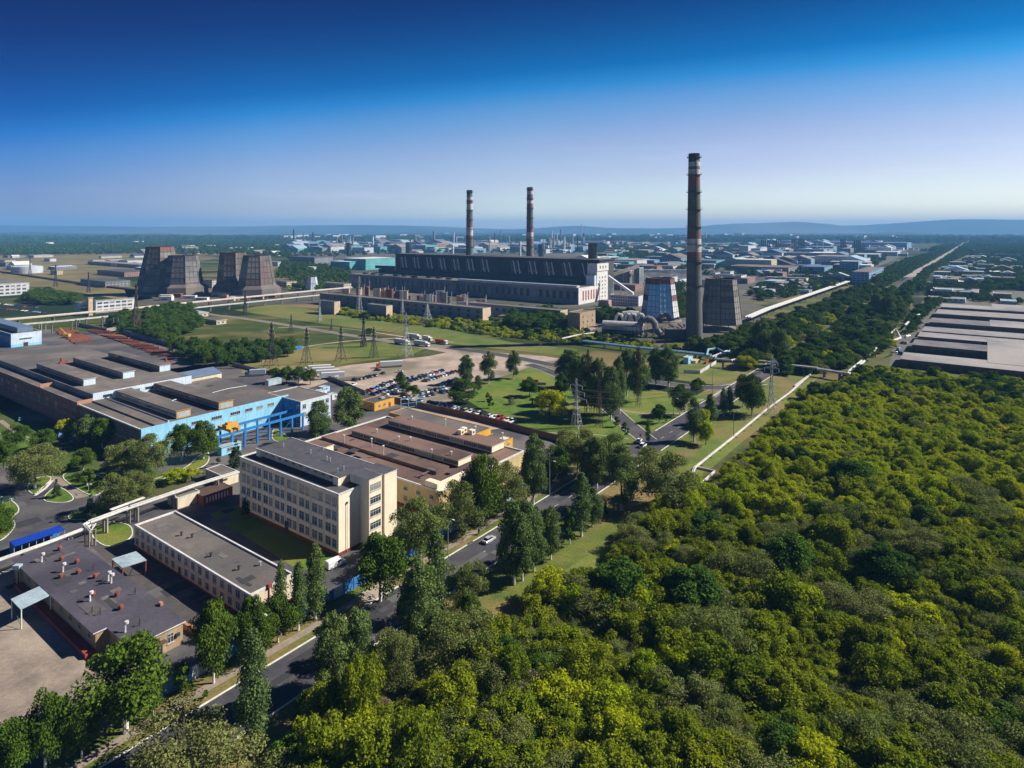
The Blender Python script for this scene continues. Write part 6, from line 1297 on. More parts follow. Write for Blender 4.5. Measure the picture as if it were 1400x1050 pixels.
for k in range(6): b.bar((-5 * k / 6, -.5, 3 + 5 * k / 6), (-5 * (k + 1) / 6, .5, 3 + 5 * (k + 1) / 6), .07, yellow_m)
b.build('boom', r_)
for i in range(34):
    t_ = rg.random(); c_ = G(470 + 190 * t_, 404 + 20 * t_ + rg.uniform(-3, 5)); b = MB(); s = rg.uniform(1.5, 6); m_ = rg.choice([rust_m, brick_o, MATS['sand_render'], concrete, steel_n, steel_g]); b.box(-s, s, -2, 2, 0, rg.uniform(9, 17), m_, rg.choice([bitumen_g, rust_m, concrete])); b.bar((s + 1, 0, 0), (s + 1, 0, rg.uniform(10, 20)), .25, steel_g)
    tag(b.build('transformer_bay', None, (c_.x, c_.y, 0)), 'rust and sand coloured equipment bay between switch building and turbine hall', 'transformer bay', 'equipment bays before the turbine hall')
for i in range(22): # heaps of scrap and machines at the tower feet
    x_ = rg.uniform(225, 375); y_ = rg.uniform(404, 411); c_ = G(x_, y_); b = MB(); s = rg.uniform(3, 9); m_ = rg.choice([white_m, MATS['pink_render'], brick_o, rust_m, concrete, MATS['sand_render']])
    b.box(-s, s, -3, 3, 0, rg.uniform(3, 7), m_, rg.choice([white_m, bitumen_g, concrete])); b.box(-s * .6, s * .3, -3.1, -3.01, 1, 2.4, glass_m)
    b.build('x')  if False else tag(b.build('yard_shed', None, (c_.x, c_.y, 0)), 'small shed in the cluttered yard at the foot of the left cooling towers', 'shed', 'sheds at the foot of the left cooling towers')

# long garages at the right
GR2 = mat('garage_roof_pale', (.34, .31, .30), (.23, .21, .21), .08, stripes=(4, .12)); GR3 = mat('garage_roof_dark', (.22, .20, .205), (.11, .105, .11), .08, stripes=(4, .12))
rows = [(1231, 490.5, 481, 1.5), (1247, 471, 463.5, 0), (1255, 459.5, 453.5, 0), (1261, 452, 446, 0), (1271, 440, 434, 0), (1279, 428.5, 422.5, 0), (1286, 419.5, 415, 0)]
gar = mat('garage_roof', (.30, .28, .28), (.20, .185, .19), .08, c3=(.35, .32, .295), stripes=(4, .12)); gbr = mat('garage_brick', (.20, .135, .12), (.11, .085, .08), .2, stripes=(3, .25, (R(90), 0, 0)))
ordn = ['nearest', 'second', 'third', 'fourth', 'fifth', 'sixth', 'farthest']
for i, (lx, yf, yb, _) in enumerate(rows):
    zg = 5.0; cfl = G(lx, yf, zg); nx_ = cfl - BX * 175; dpt = abs(run(cfl, AX, (lx + (yf - yb) * 1.05))) ; dpt = (G(lx + 4, yb, zg) - cfl).dot(AX)
    r_ = thing('garage_row', ordn[i] + ' of seven long garage rows with dusty flat roofs, counted from the wood', 'garage', (nx_.x, nx_.y, 0), ROT)
    b = MB(); b.box(0, dpt, 0, 175, 0, zg - .25, gbr); b.build('wall', r_); b = MB(); b.box(-.3, dpt - .6, 0, 175.4, zg - .245, zg, concrete, (gar, GR2, GR3)[(i * 2) % 3]); b.build('roof', r_)
    gd = MB(); gd.box(-.08, -.01, -1.5, 1.5, .1, 3.0, steel_n); gm_ = gd.build('tmp').data; bpy.data.objects.remove(bpy.data.objects['tmp'])
    for j in range(34): link('garage_door', gm_, r_, (0, 18 + j * 4.6, 0))
for i, (x0, ya, yb, k) in enumerate(((1351, 500, 463, 'nearest'), (1354, 450, 438, 'second'), (1357, 427, 416, 'farthest'))):
    c = G(x0, ya - 4, 5.0); c2 = G(x0 + 6, yb, 5.0); dpt = (c2 - c).dot(AX); r_ = thing('garage_link', k + ' wide flat roofed block joining the garage rows at the right edge', 'garage', (c.x - BX.x * 110, c.y - BX.y * 110, 0), ROT)
    b = MB(); b.box(0, dpt, 0, 110, 0, 4.9, gbr); b.build('wall', r_); b = MB(); b.box(-.2, dpt + .2, 0, 110.3, 4.91, 5.16, concrete, gar); b.build('roof', r_)
for i5, (nm, c, z_, l_, r2, wm_, rm, lab) in enumerate((('warehouse', (1338, 400), 7, 1272, 1345, concrete, gar, 'wide warehouse beyond the garage rows with a beige roof'), ('warehouse', (1302, 396), 9, 1278, 1306, pwh, sheet_w, 'white roofed hall behind the wide warehouse'), ('warehouse', (1320, 409), 5, 1268, 1326, blue_w, gar, 'pale long shed just behind the farthest garage row'), ('warehouse', (1390, 412), 6, 1368, 1398, blue_w, sheet_w, 'pale blue shed at the right edge behind the garages'), ('warehouse', (1383, 402), 6, 1358, 1388, concrete, gar, 'grey shed behind the pale blue one at the right edge'))):
    B = Bld(nm, lab, 'warehouse', c, z_, l_, r2, la=62 if i5 == 0 else 26); wall_roof(B, wm_, rm, .4, .4)
    for j in range(6): win(B, win_mesh(3, 1.6, 3, 1, sill=False), 'f', B.lb * (.1 + .15 * j), z_ * .5)
    if i5 == 0: B.part('skylight', MB().box(B.la * .3, B.la * .5, 6, B.lb - 6, z_ - .35, z_ + .6, sheet_w))
# ================================================================ VEHICLES, POLES, PYLONS
def wheel_me(r, w_):
    b = MB(); b.tube([(0, -w_ / 2, 0), (0, w_ / 2, 0)], r, tyre_m, 12); b.tube([(0, -w_ / 2 - .01, 0), (0, w_ / 2 + .01, 0)], r * .55, steel_g, 10)
    me = bpy.data.meshes.new('wheel'); me.from_pydata(b.v, [], b.f)
    for m in b.mats: me.materials.append(m)
    me.polygons.foreach_set('material_index', b.m); return me
WH = wheel_me(.32, .22); WHB = wheel_me(.5, .3)
def loft(b, secs, m):
    """secs: list of (x, halfwidth, z0, z1, chamfer)"""
    rings = []
    for x, hw, z0, z1, ch in secs: rings += [(x, -hw, z0), (x, hw, z0), (x, hw, z1 - ch), (x, hw - ch, z1), (x, -hw + ch, z1), (x, -hw, z1 - ch)]
    n = 6; k = len(secs)
    b.add(rings, [(i * n + j, i * n + (j + 1) % n, (i + 1) * n + (j + 1) % n, (i + 1) * n + j) for i in range(k - 1) for j in range(n)] + [tuple(range(n))[::-1], tuple(range((k - 1) * n, k * n))], m)
def car_proto(kind):
    L_, W_, Hh = {'saloon': (4.4, 1.7, 1.42), 'hatchback': (4.0, 1.68, 1.48), 'van': (5.2, 1.95, 2.1), 'suv': (4.6, 1.85, 1.72)}[kind]
    r = thing(kind if kind != 'suv' else 'offroad_car', '', 'car' if kind != 'van' else 'van', (0, 0, 0)); h = L_ / 2; w2 = W_ / 2
    b = MB(); wl = .78 if kind != 'van' else 1.0
    if kind == 'van': loft(b, [(h, w2 * .8, .35, .75, .1), (h - .15, w2 * .95, .3, .95, .12), (h - .9, w2, .28, 1.15, .12), (h - 1.5, w2 * .97, .28, Hh - .1, .18), (-h + .2, w2 * .97, .28, Hh, .18), (-h, w2 * .93, .35, Hh - .1, .15)], car_paint)
    else:
        loft(b, [(h, w2 * .78, .32, .62, .1), (h - .12, w2 * .93, .25, .74, .1), (h - .6, w2, .24, wl + .04, .08), (h - 1.15, w2, .24, wl + .1, .08), (-h + .9, w2, .24, wl + .12, .08), (-h + .12, w2 * .95, .27, wl + .08, .1), (-h, w2 * .8, .35, wl - .08, .1)], car_paint)
        rr = -h + (.55 if kind == 'saloon' else .12)
        b.box(rr + .45, h - 1.95, -w2 * .68, w2 * .68, Hh - .05, Hh, car_paint)
    b.build('body', r); b = MB()
    if kind == 'van':
        b.box(h - 1.42, h - 1.0, -w2 * .8, w2 * .8, 1.16, 1.6, car_glass); b.box(h - 2.6, h - 1.7, -w2 * 1.0, w2 * 1.0, 1.2, 1.65, car_glass)
    else:
        rr = -h + (.55 if kind == 'saloon' else .12); zt_ = Hh - .04
        loft(b, [(h - 1.1, w2 * .86, wl + .08, wl + .12, .02), (h - 1.95, w2 * .76, wl + .08, zt_, .06), (rr + .45, w2 * .74, wl + .08, zt_, .06), (rr, w2 * .84, wl + .08, wl + .14, .02)], car_glass)
    b.build('window', r)
    for sx_ in (1, -1):
        for sy in (1, -1): link('wheel', WH, r, (sx_ * (h - .85), sy * (w2 - .1), .32))
    b = MB(); b.box(h - .12, h + .0, -w2 * .8, -w2 * .5, .5, .64, white_m); b.box(h - .12, h + .0, w2 * .5, w2 * .8, .5, .64, white_m); b.build('headlight', r)
    return r
CARS = {k: car_proto(k) for k in ('saloon', 'hatchback', 'van', 'suv')}
USED = set()
COL = {'white': (.78, .78, .78), 'silver': (.42, .43, .45), 'black': (.012, .012, .014), 'dark blue': (.02, .05, .16), 'grey': (.12, .13, .14), 'red': (.45, .03, .025), 'dark green': (.02, .06, .04), 'light blue': (.20, .38, .55), 'beige': (.42, .36, .26)}
def car(kind, p, ang, colr, label, group=None):
    pr = CARS[kind]; c = (*COL[colr], 1)
    if kind in USED: o = dup(pr, (p[0], p[1], .035), ang, label, group, color=c)
    else:
        o = pr; USED.add(kind); o.location = (p[0], p[1], .035); o.rotation_euler.z = ang; o['label'] = label
        if group: o['group'] = group
        for ch in o.children: ch.color = c
    if not group and 'group' in o: del o['group']
    return o
car('saloon', AB(*[a_of(662, 738), (B1 * .7 + B2 * .3)]), ROT, 'silver', 'silver saloon driving alone on the main road between tree shadows')
car('suv', G(879, 611), ROT + .1, 'white', 'white car at the junction nearest the traffic island, second of two'); car('hatchback', G(874, 604), ROT + .15, 'white', 'white car at the junction just behind another white one')
car('saloon', G(838, 625), ROT, 'grey', 'grey car half hidden beside the large broad poplar'); car('saloon', G(829, 655), ROT, 'black', 'black car in shade on the main road below the large broad poplar')
car('van', G(459, 774), ROT - .1, 'white', 'white van parked at the near corner of the five storey office')
car('van', G(84, 598), ROT + 1.2, 'light blue', 'pale van in the shade of the brick wall by the drive'); car('hatchback', G(98, 604), ROT + 1.2, 'light blue', 'small pale car behind the pale van by the brick wall'); car('saloon', G(28, 575), ROT + 1.3, 'light blue', 'pale car on the shaded drive at the upper left'); car('saloon', G(10, 685), ROT, 'dark green', 'dark car at the far left edge of the curved drive')
car('saloon', G(980, 564), ROT, 'light blue', 'pale blue car behind the slim poplars at the junction'); car('van', G(978, 570), ROT, 'white', 'white van behind the slim poplars at the junction')
car('van', G(1106, 500), ROT, 'white', 'white van on the main road beyond the pipe crossing')
for i, (x, y, c_) in enumerate(((516, 507, 'black'), (610, 470, 'grey'), (524, 511, 'grey'), (546, 509, 'white'), (483, 527, 'white'))):
    car('saloon', G(x, y), .2 + i, c_, ['dark car beside the orange cabbed lorry', 'grey car on the back road near the red lorry', 'grey car trailing behind the dark one in the lorry park', 'white car by the pointed tree in the lorry park', 'white car alone near the grey wall'][i])
rc = random.Random(12)
for i, (x, y, cl) in enumerate(((1222, 482, 'white'), (1229, 479, 'light blue'), (1226, 474, 'white'), (1236, 470, 'silver'), (1222, 468, 'grey'), (1240, 462, 'white'), (1231, 456, 'silver'), (1233, 485, 'dark blue'))): car('van' if i % 2 else 'saloon', G(x, y), i * .7, cl, cl + ' vehicle standing in the yard at the left ends of the garage rows', 'vehicles in the garage yard')
def row(p, q, n, cols, desc, slant=0.0, gap=0.03, kinds=('saloon', 'hatchback', 'suv', 'saloon')):
    p, q = G(*p), G(*q); d = (q - p); a = math.atan2(d.y, d.x) + math.pi / 2 + slant; n = n or max(2, int(d.length / 2.35))
    for i in range(n):
        if rc.random() < gap: continue
        c = p + d * (i / (n - 1)); col_ = rc.choice(cols); k = rc.choice(kinds)
        car(k, (c.x + rc.uniform(-.25, .25), c.y + rc.uniform(-.3, .3)), a + rc.uniform(-.05, .05) + (math.pi if rc.random() < .4 else 0), col_, '%s %s parked in %s' % (col_, 'car' if k != 'suv' else 'tall car', desc), 'cars parked in ' + desc)
MIXC = ['white', 'white', 'silver', 'black', 'black', 'grey', 'dark blue', 'dark blue', 'grey', 'red', 'light blue']; DK = ['black', 'black', 'dark blue', 'grey', 'silver', 'dark green']
row((486, 520.5), (512, 514.5), 6, DK, 'the short row beside the flatbed lorry')
row((552, 520), (586, 513), 0, MIXC, 'the far left row of the beige lot'); row((561, 521.5), (604, 507.5), 0, MIXC, 'the farthest row of the beige lot'); row((582, 521.5), (622, 509), 0, MIXC, 'the second row of the beige lot'); row((600, 527.5), (624, 519.5), 0, MIXC, 'the row below the nearest park poplar')
row((522, 542), (548, 532), 0, MIXC, 'the lowest row by the grey wall'); row((500, 537), (538, 522), 0, MIXC, 'the row along the small evergreen hedge'); row((510, 540), (546, 527), 0, MIXC, 'the second row by the grey wall')
row((576, 538), (608, 532), 0, MIXC, 'the upper row behind the blue gate'); row((577, 543), (612, 536), 0, DK, 'the middle row behind the blue gate'); row((545, 549), (562, 545), 0, MIXC, 'the shaded corner by the gatehouse'); row((560, 552), (574, 549), 0, ['white', 'light blue', 'silver'], 'the spot inside the blue gate')
row((588, 551), (700, 577), 22, ['white', 'white', 'silver', 'black', 'dark blue', 'grey', 'white', 'red'], 'the row along the park lawn edge', 0, .04)
row((587, 556), (674, 577), 8, DK + ['light blue'], 'the loose row along the brown fence', 0, 0)
row((0, 422), (60, 428), 16, MIXC, 'the distant lot left of the long pipe bridge', 0, .1); row((0, 416), (50, 421), 14, MIXC, 'the distant upper lot left of the long pipe bridge', 0, .1)

def lorry(label, p, ang, cabc, boxc, L_=12, tank=False, flat=False, trailer=True):
    r = thing('lorry', label, 'lorry', (p[0], p[1], .03), ang)
    b = MB(); x0 = L_ / 2; loft(b, [(x0 + 2.2, 1.15, .6, 2.4, .15), (x0 + 2.0, 1.22, .5, 2.9, .2), (x0 + .2, 1.22, .5, 3.1, .2), (x0, 1.2, .6, 3.0, .2)], sheet_paint); o = b.build('cab', r); o.color = (*cabc, 1)
    b = MB(); b.box(x0 + 2.1, x0 + 2.24, -1.0, 1.0, 1.7, 2.4, car_glass); b.box(x0 + .9, x0 + 1.8, -1.24, 1.24, 1.7, 2.35, car_glass); b.build('windscreen', r)
    b = MB()
    if tank: b.tube([(-x0, 0, 2.3), (-x0 + .3, 0, 2.3), (x0 - .5, 0, 2.3), (x0 - .2, 0, 2.3)], 1.2, sheet_paint, 16)
    elif flat: b.box(-x0, x0 - .2, -1.2, 1.2, 1.1, 1.4, sheet_paint); b.box(-x0, x0 - .2, -1.2, -1.1, 1.4, 2.0, sheet_paint); b.box(-x0, x0 - .2, 1.1, 1.2, 1.4, 2.0, sheet_paint)
    else: loft(b, [(-x0, 1.25, 1.1, 3.9, .12), (x0 - .2, 1.25, 1.1, 3.9, .12)], sheet_paint)
    o = b.build('trailer', r); o.color = (*boxc, 1)
    b = MB(); b.box(-x0 + .3, x0 + 1.9, -.5, .5, .7, 1.08, steel_d); b.build('chassis', r)
    for x_ in (-x0 + 1.2, -x0 + 2.5, -x0 + 3.8, x0 - .2, x0 + 1.3):
        for s in (-1, 1): link('wheel', WHB, r, (x_, s * 1.05, .5))
    return r
W = (.62, .62, .62); OR = (.75, .25, .02); RD = (.60, .10, .02)
aw = ROT - R(28)
for i, (x, y, cb, bx, kw, lab) in enumerate((
    (437, 508, W, W, {}, 'white lorry farthest back in the close row beside the bushy clump'), (442, 511, OR, W, {}, 'lorry with orange cab in the close row beside the bushy clump'), (448, 514.5, OR, W, {}, 'white trailer with orange cab, third in the close row'), (455, 518, W, W, {}, 'white lorry nearest in the close row beside the bushy clump'))):
    lorry(lab, G(x, y), math.pi + ROT - R(38), cb, bx, 13)
lorry('flatbed lorry with white cab and pale flat body in the lorry park', G(479, 520), math.pi + ROT - R(38), W, (.45, .40, .33), 13, flat=True)
lorry('orange cabbed lorry with long white trailer alone in the lorry park', G(535, 502), math.pi + ROT - R(38), OR, W, 14)
lorry('blue grey box lorry behind the thicket by the concrete wall', G(352, 514), math.pi + ROT - R(38), (.1, .12, .2), (.35, .42, .5), 9)
for x, y, cb, bx, kw, lab in ((548, 470.5, W, (.60, .62, .64), {}, 'silver box lorry nearest the meadow pylon on the back road'), (575, 473, W, (.55, .58, .60), {}, 'silver box lorry in front of the white van lorry on the back road'), (564, 463, W, W, {}, 'white box lorry standing behind the silver ones'), (583, 466, W, W, {'L_': 6}, 'short white lorry between the silver ones and the red one')):
    lorry(lab, G(x, y), ROT - R(90) + .05, cb, bx, kw.get('L_', 12), tank=False)
lorry('orange red tank lorry with white cab on the back road', G(602, 470), ROT - R(90), W, RD, 9, tank=True)

# ---- lattice pylons
def pylon(label, bx, by, ty, m, wb=.22, arms=((.72, .22), (.82, .17), (.92, .12)), name='lattice_pylon', cat='pylon', rot=None, r=.14, ins=True):
    k = (by - Y0) / H; h = (by - ty) / k; g = G(bx, by); o = thing(name, label, cat, (g.x, g.y, 0), ROT if rot is None else rot)
    w0 = h * wb / 2; wt_ = h * .012
    def W_(f): return wt_ * 1.6 + (w0 - wt_ * 1.6) * (1 - f / .62) ** 1.15 if f < .62 else wt_ * (1.6 - .9 * (f - .62) / .38)
    n = 9; fs = [1 - (1 - i / n) ** 1.3 for i in range(n + 1)]; b = MB(); cs = [(1, 1), (-1, 1), (-1, -1), (1, -1)]
    for i in range(n):
        f0, f1 = fs[i], fs[i + 1]
        for j in range(4):
            c, d = cs[j], cs[(j + 1) % 4]; P0 = (c[0] * W_(f0), c[1] * W_(f0), h * f0); P1 = (c[0] * W_(f1), c[1] * W_(f1), h * f1); Q0 = (d[0] * W_(f0), d[1] * W_(f0), h * f0); Q1 = (d[0] * W_(f1), d[1] * W_(f1), h * f1)
            b.bar(P0, P1, r * .8, m); b.bar(P0, Q1, r * .4, m); b.bar(Q0, P1, r * .4, m); b.bar(P1, Q1, r * .4, m)
    b.build('lattice_mast', o)
    for f, l in arms:
        b = MB(); e = h * l; z = h * f; wz = W_(f)
        for s in (-1, 1):
            for t in (-1, 1): b.bar((t * wz * .9, s * wz, z), (0, s * e, z + h * .012), r * .7, m); b.bar((t * wz * .9, s * wz, z + h * .035), (0, s * e, z + h * .012), r * .6, m)
            for q_ in (.35, .65): b.bar((wz * (1 - q_), s * (wz + (e - wz) * q_), z), (-wz * (1 - q_), s * (wz + (e - wz) * q_), z), r * .5, m)
        b.build('cross_arm', o)
        if ins:
            for s in (-1, 1): b = MB(); b.tube([(0, s * e, z + h * .01), (0, s * e, z - 1.4)], .07, white_m, 5); b.build('insulator', o)
    return o
SG, SD = steel_g, steel_d
pylon('tall silver pylon standing at the park edge between dark poplars', 788, 585, 518, SG, .18, ((.60, .24), (.73, .19), (.86, .14)), r=.15)
pylon('silver pylon at the end of the white ground pipe', 1055, 567, 488, SG, .13, ((.80, .12), (.90, .10)), r=.15)
pylon('slender dark lattice mast right of the silver park pylon', 819, 583, 498, steel_n, .09, ((.86, .07),), r=.12)
pylon('slender dark lattice mast between the park pylon and its right neighbour', 804, 568, 478, steel_n, .09, ((.86, .07),), r=.12)
pylon('grey lattice mast in front of the tall poplars of the grove', 873, 556, 476, steel_n, .07, ((.88, .06),), r=.09)
AR = ((.70, .13), (.80, .11), (.90, .08))
for x, y, t, m, lab in ((371, 502, 441, SD, 'first dark pylon from the thicket on the meadow'), (419, 498, 448, SD, 'second dark pylon from the thicket, beside the dirt road'), (466, 494, 446, SD, 'third dark pylon from the thicket, above the white lorries'), (511, 489, 447, SD, 'fourth dark pylon from the thicket on the meadow'),
    (555, 487, 428, SG, 'silver grey pylon at the edge of the lorry park by the silver lorries'), (398, 455, 430, SD, 'short dark pylon by the back road, farther and leftmost'), (498, 474, 452, SD, 'short dark pylon by the lone bush on the meadow'), (453, 452, 436, SD, 'short dark pylon near the middle of the back road')):
    pylon(lab, x, y, t, m, .24, AR, r=.16)
pylon('tall rusty lattice mast rising beside the rust coloured stock yard', 186, 455, 388, steel_n, .16, ((.30, .09), (.75, .08), (.93, .06)), r=.3)
for x, y, t, lab in ((491, 428, 378, 'silver pylon in front of the left end of the turbine hall'), (584, 440, 403, 'silver A shaped pylon before the switch building'), (550, 430, 398, 'silver pylon left of the A shaped one'), (615, 432, 405, 'dark grey pylon right of the A shaped one'), (437, 440, 408, 'slim grey pylon near the transformer house cube')):
    pylon(lab, x, y, t, SG, .14 if x != 584 else .28, ((.85, .07), (.94, .05)), r=.22)
for x, y, t, lab in ((41, 378, 352, 'faint dark pylon left of the round storage tank'), (76, 392, 362, 'faint dark pylon in the dry field left of three'), (121, 400, 372, 'faint dark pylon in the dry field before the dark shed'), (335, 430, 398, 'dark pole like pylon crossing the long pipe bridge'), (497, 474, 430, 'thin dark pylon behind the meadow pylons')):
    pylon(lab, x, y, t, SD, .14, ((.75, .10), (.90, .08)), r=.3)
def cable(label, pts, sag, n=3, grp='power lines between the pylons'):
    b = MB(); o = pts[0]
    for p, q in zip(pts, pts[1:]):
        ps = [p.lerp(q, t / 10) - Vector((0, 0, sag * 4 * (t / 10) * (1 - t / 10))) - Vector((o.x, o.y, 0)) for t in range(11)]; b.tube(ps, .045, steel_d, 4)
    tag(b.build('power_line', None, (o.x, o.y, 0)), label, 'power line', grp)
def pt_on(bx, by, ty, f, side, l):
    k = (by - Y0) / H; h = (by - ty) / k; g = G(bx, by); return Vector((g.x + BX.x * h * l * side, g.y + BX.y * h * l * side, h * f - 1.4))
for f, l in ((.6, .24), (.73, .19), (.86, .14)):
    for s in (-1, 1): cable('thin dark power line hung from the silver park pylon over the junction', [pt_on(788, 585, 518, f, s, l), pt_on(1055, 567, 488, .8, s, .12)], 5)
pd_ = [(371, 502, 441), (419, 498, 448), (466, 494, 446), (511, 489, 447), (555, 487, 428)]
for f, l in AR:
    for s in (-1, 1): cable('thin dark power line strung along the row of meadow pylons', [pt_on(*q, f, s, l) for q in pd_], 1.2)

# ---- lamps and posts
def lamp(label, bx, by, ty, grp='street lamps', side=1, name='street_lamp', cat='street lamp'):
    k = (by - Y0) / H; h = (by - ty) / k; g = G(bx, by); r = thing(name, label, cat, (g.x, g.y, 0), ROT - math.pi / 2 * side, grp)
    b = MB(); b.tube([(0, 0, 0), (0, 0, h * .55), (0, 0, h * .97)], .13, concrete, 8, .08); b.build('pole', r)
    b = MB(); b.tube([(0, 0, h * .96), (.5, 0, h * .995), (1.6, 0, h)], .05, steel_g, 6); b.build('arm', r); b = MB(); b.box(1.4, 2.2, -.16, .16, h - .1, h + .06, pwh); b.build('lamp_head', r)
for x, y, t, lab in ((612.5, 758, 708, 'street lamp by the footpath nearest the driving silver saloon'), (356, 905, 836, 'street lamp rising behind the tall forked poplar'), (751.5, 677, 629, 'street lamp beside the kerb past the workshop end'), (846.5, 614, 586, 'street lamp on the verge before the side road'), (921, 573, 544, 'street lamp on the traffic island by the slim poplars'), (974, 551, 504, 'tall lamp mast at the back road bend'), (1003, 600, 560, 'lamp post beside the white ground pipe'), (764, 478, 452, 'lamp post at the meadow corner above the big poplar'), (387, 449, 424, 'lamp post beside the back road at the left'), (737, 486, 470, 'post on the curved back road')):
    lamp(lab, x, y, t, None)
for x, y, t, lab in ((13, 695, 680, 'short lamp post at the tip of the left lawn'), (72, 655, 640, 'short lamp post by the garden path'), (121, 674, 660, 'short lamp post inside the curved lawn'), (141, 655, 650, 'short lamp post at the right corner of the curved lawn'), (53, 674, 667, 'white stub post between the two garden paths')):
    lamp(lab, x, y, t, None)
for i in range(9):
    a = 60 + i * 26; g = AB(a, B1 + 1.2); r = thing('young_tree', 'staked sapling on the grass strip between kerb and footpath', 'tree', (g.x, g.y, 0), 0, 'saplings between kerb and footpath'); cm, tm, ht, rad, nm = proto('small', i % 4); r.scale = (.35, .35, .34); link('trunk', tm, r); link('crown', cm, r)
# steel posts standing at the left below the pipe bridge
for i, (x, y, t) in enumerate(((98, 452, 440), (104, 449, 438), (118, 446, 437), (140, 449, 434), (155, 447, 434), (161, 448, 435), (168, 448, 434), (179, 448, 438), (200, 455, 443), (208, 455, 443), (53, 449, 442), (62, 452, 443), (71, 455, 444))):
    k = (y - Y0) / H; g = G(x, y); b = MB(); b.box(-.35, .35, -.35, .35, 0, (y - t) / k, concrete); b.box(-.9, .9, -.2, .2, (y - t) / k, (y - t) / k + .5, concrete); tag(b.build('concrete_post', None, (g.x, g.y, 0)), 'bare pale concrete post near the stock yard below the long pipe bridge', 'post', 'concrete posts below the long pipe bridge')
# ================================================================ FAR INDUSTRY, TOWN, WOODS, HAZE
FM = {'white': facade_mat('far_white_wall', (.72, .72, .72), (.12, .15, .19)), 'blue': facade_mat('far_blue_wall', (.22, .38, .52), (.08, .12, .17), 6, 4, 1.6), 'grey': facade_mat('far_grey_wall', (.26, .26, .27), (.07, .08, .09), 5, 4, 1.8), 'teal': facade_mat('far_teal_wall', (.12, .42, .42), (.07, .18, .2), 5, 5, 2.5), 'brick': facade_mat('far_brick_wall', (.36, .19, .14), (.07, .07, .08), 4, 3.5, 1.7), 'cream': facade_mat('far_cream_wall', (.60, .52, .40), (.10, .10, .11), 4, 3.3, 1.8)}
RM = [bitumen_g, bitumen, sheet_w, concrete, sheet_w, white_m, concrete, blue_r]
def far_box(name, label, cat, p, z, la, lb, m, roofm, group=None, rot=ROT, gable=False, extra=None):
    r = thing(name, label, cat, (p[0], p[1], 0), rot, group); b = MB(); b.box(0, la, 0, lb, 0, z, m); b.build('wall', r); b = MB()
    if gable: b.add([(-.4, -.4, z), (la + .4, -.4, z), (la + .4, lb / 2, z + lb * .18), (-.4, lb / 2, z + lb * .18), (-.4, lb + .4, z), (la + .4, lb + .4, z)], [(0, 1, 2, 3), (3, 2, 5, 4), (0, 3, 4), (1, 5, 2), (0, 4, 5, 1)], roofm)
    else: b.box(-.3, la + .3, -.3, lb + .3, z + .005, z + .6, m if extra is None else extra, roofm)
    b.build('roof', r); return r
def fb(name, label, cat, near, z, left, right, m, roofm, gable=False):
    B = Bld(name, label, cat, near, z, left, right, la=30 if near[0] > 1250 else None); b = MB(); b.box(0, B.la, 0, B.lb, 0, z - .5, m); B.part('wall', b); b = MB(); b.box(-.5, B.la + .5, -.5, B.lb + .5, z - .495, z, m, roofm); B.part('roof', b); return B
# left middle distance
B = fb('white_block', 'four storey white block with dark windows behind the long pipe bridge', 'building', (131, 411), 13, 128, 184, pwh, bitumen_g)
for r_ in range(3):
    for j in range(6): win(B, win_mesh(4.5, 1.9, 3, 1, sill=False), 's', B.la * (.1 + .155 * j), 1.6 + r_ * 3.7)
B = fb('white_block', 'narrow white block left of the brown stair shaft behind the long pipe bridge', 'building', (110, 414), 13, 102, 119, pwh, bitumen_g)
for r_ in range(3): win(B, win_mesh(6, 1.9, 3, 1, sill=False), 's', B.la * .5, 1.6 + r_ * 3.7)
B = fb('stair_shaft', 'windowless tan stair shaft between two white blocks', 'tower', (121, 407), 18, 119, 127, MATS['sand_render'], bitumen_g)
B = fb('white_block', 'white block cut by the left edge above the dry field', 'building', (-20, 389), 16, -60, 40, pwh, bitumen_g)
for r_ in range(3):
    for j in range(7): win(B, win_mesh(4, 2.2, 2, 1, sill=False), 's', B.la * (.1 + .13 * j), 2 + r_ * 4.5)
c_ = G(37, 373); r_ = thing('storage_tank', 'large pale round storage tank in the dry field at the left', 'tank', (c_.x, c_.y, 0)); b = MB(); b.tube([(0, 0, 0), (0, 0, 13)], 26, mat('tank_paint', (.50, .54, .58), (.40, .44, .48), .05), 36); b.build('shell', r_); b = MB(); b.tube([(0, 0, 13.01), (0, 0, 15.5)], 26, MATS['tank_paint'], 36, 4); b.build('roof', r_)
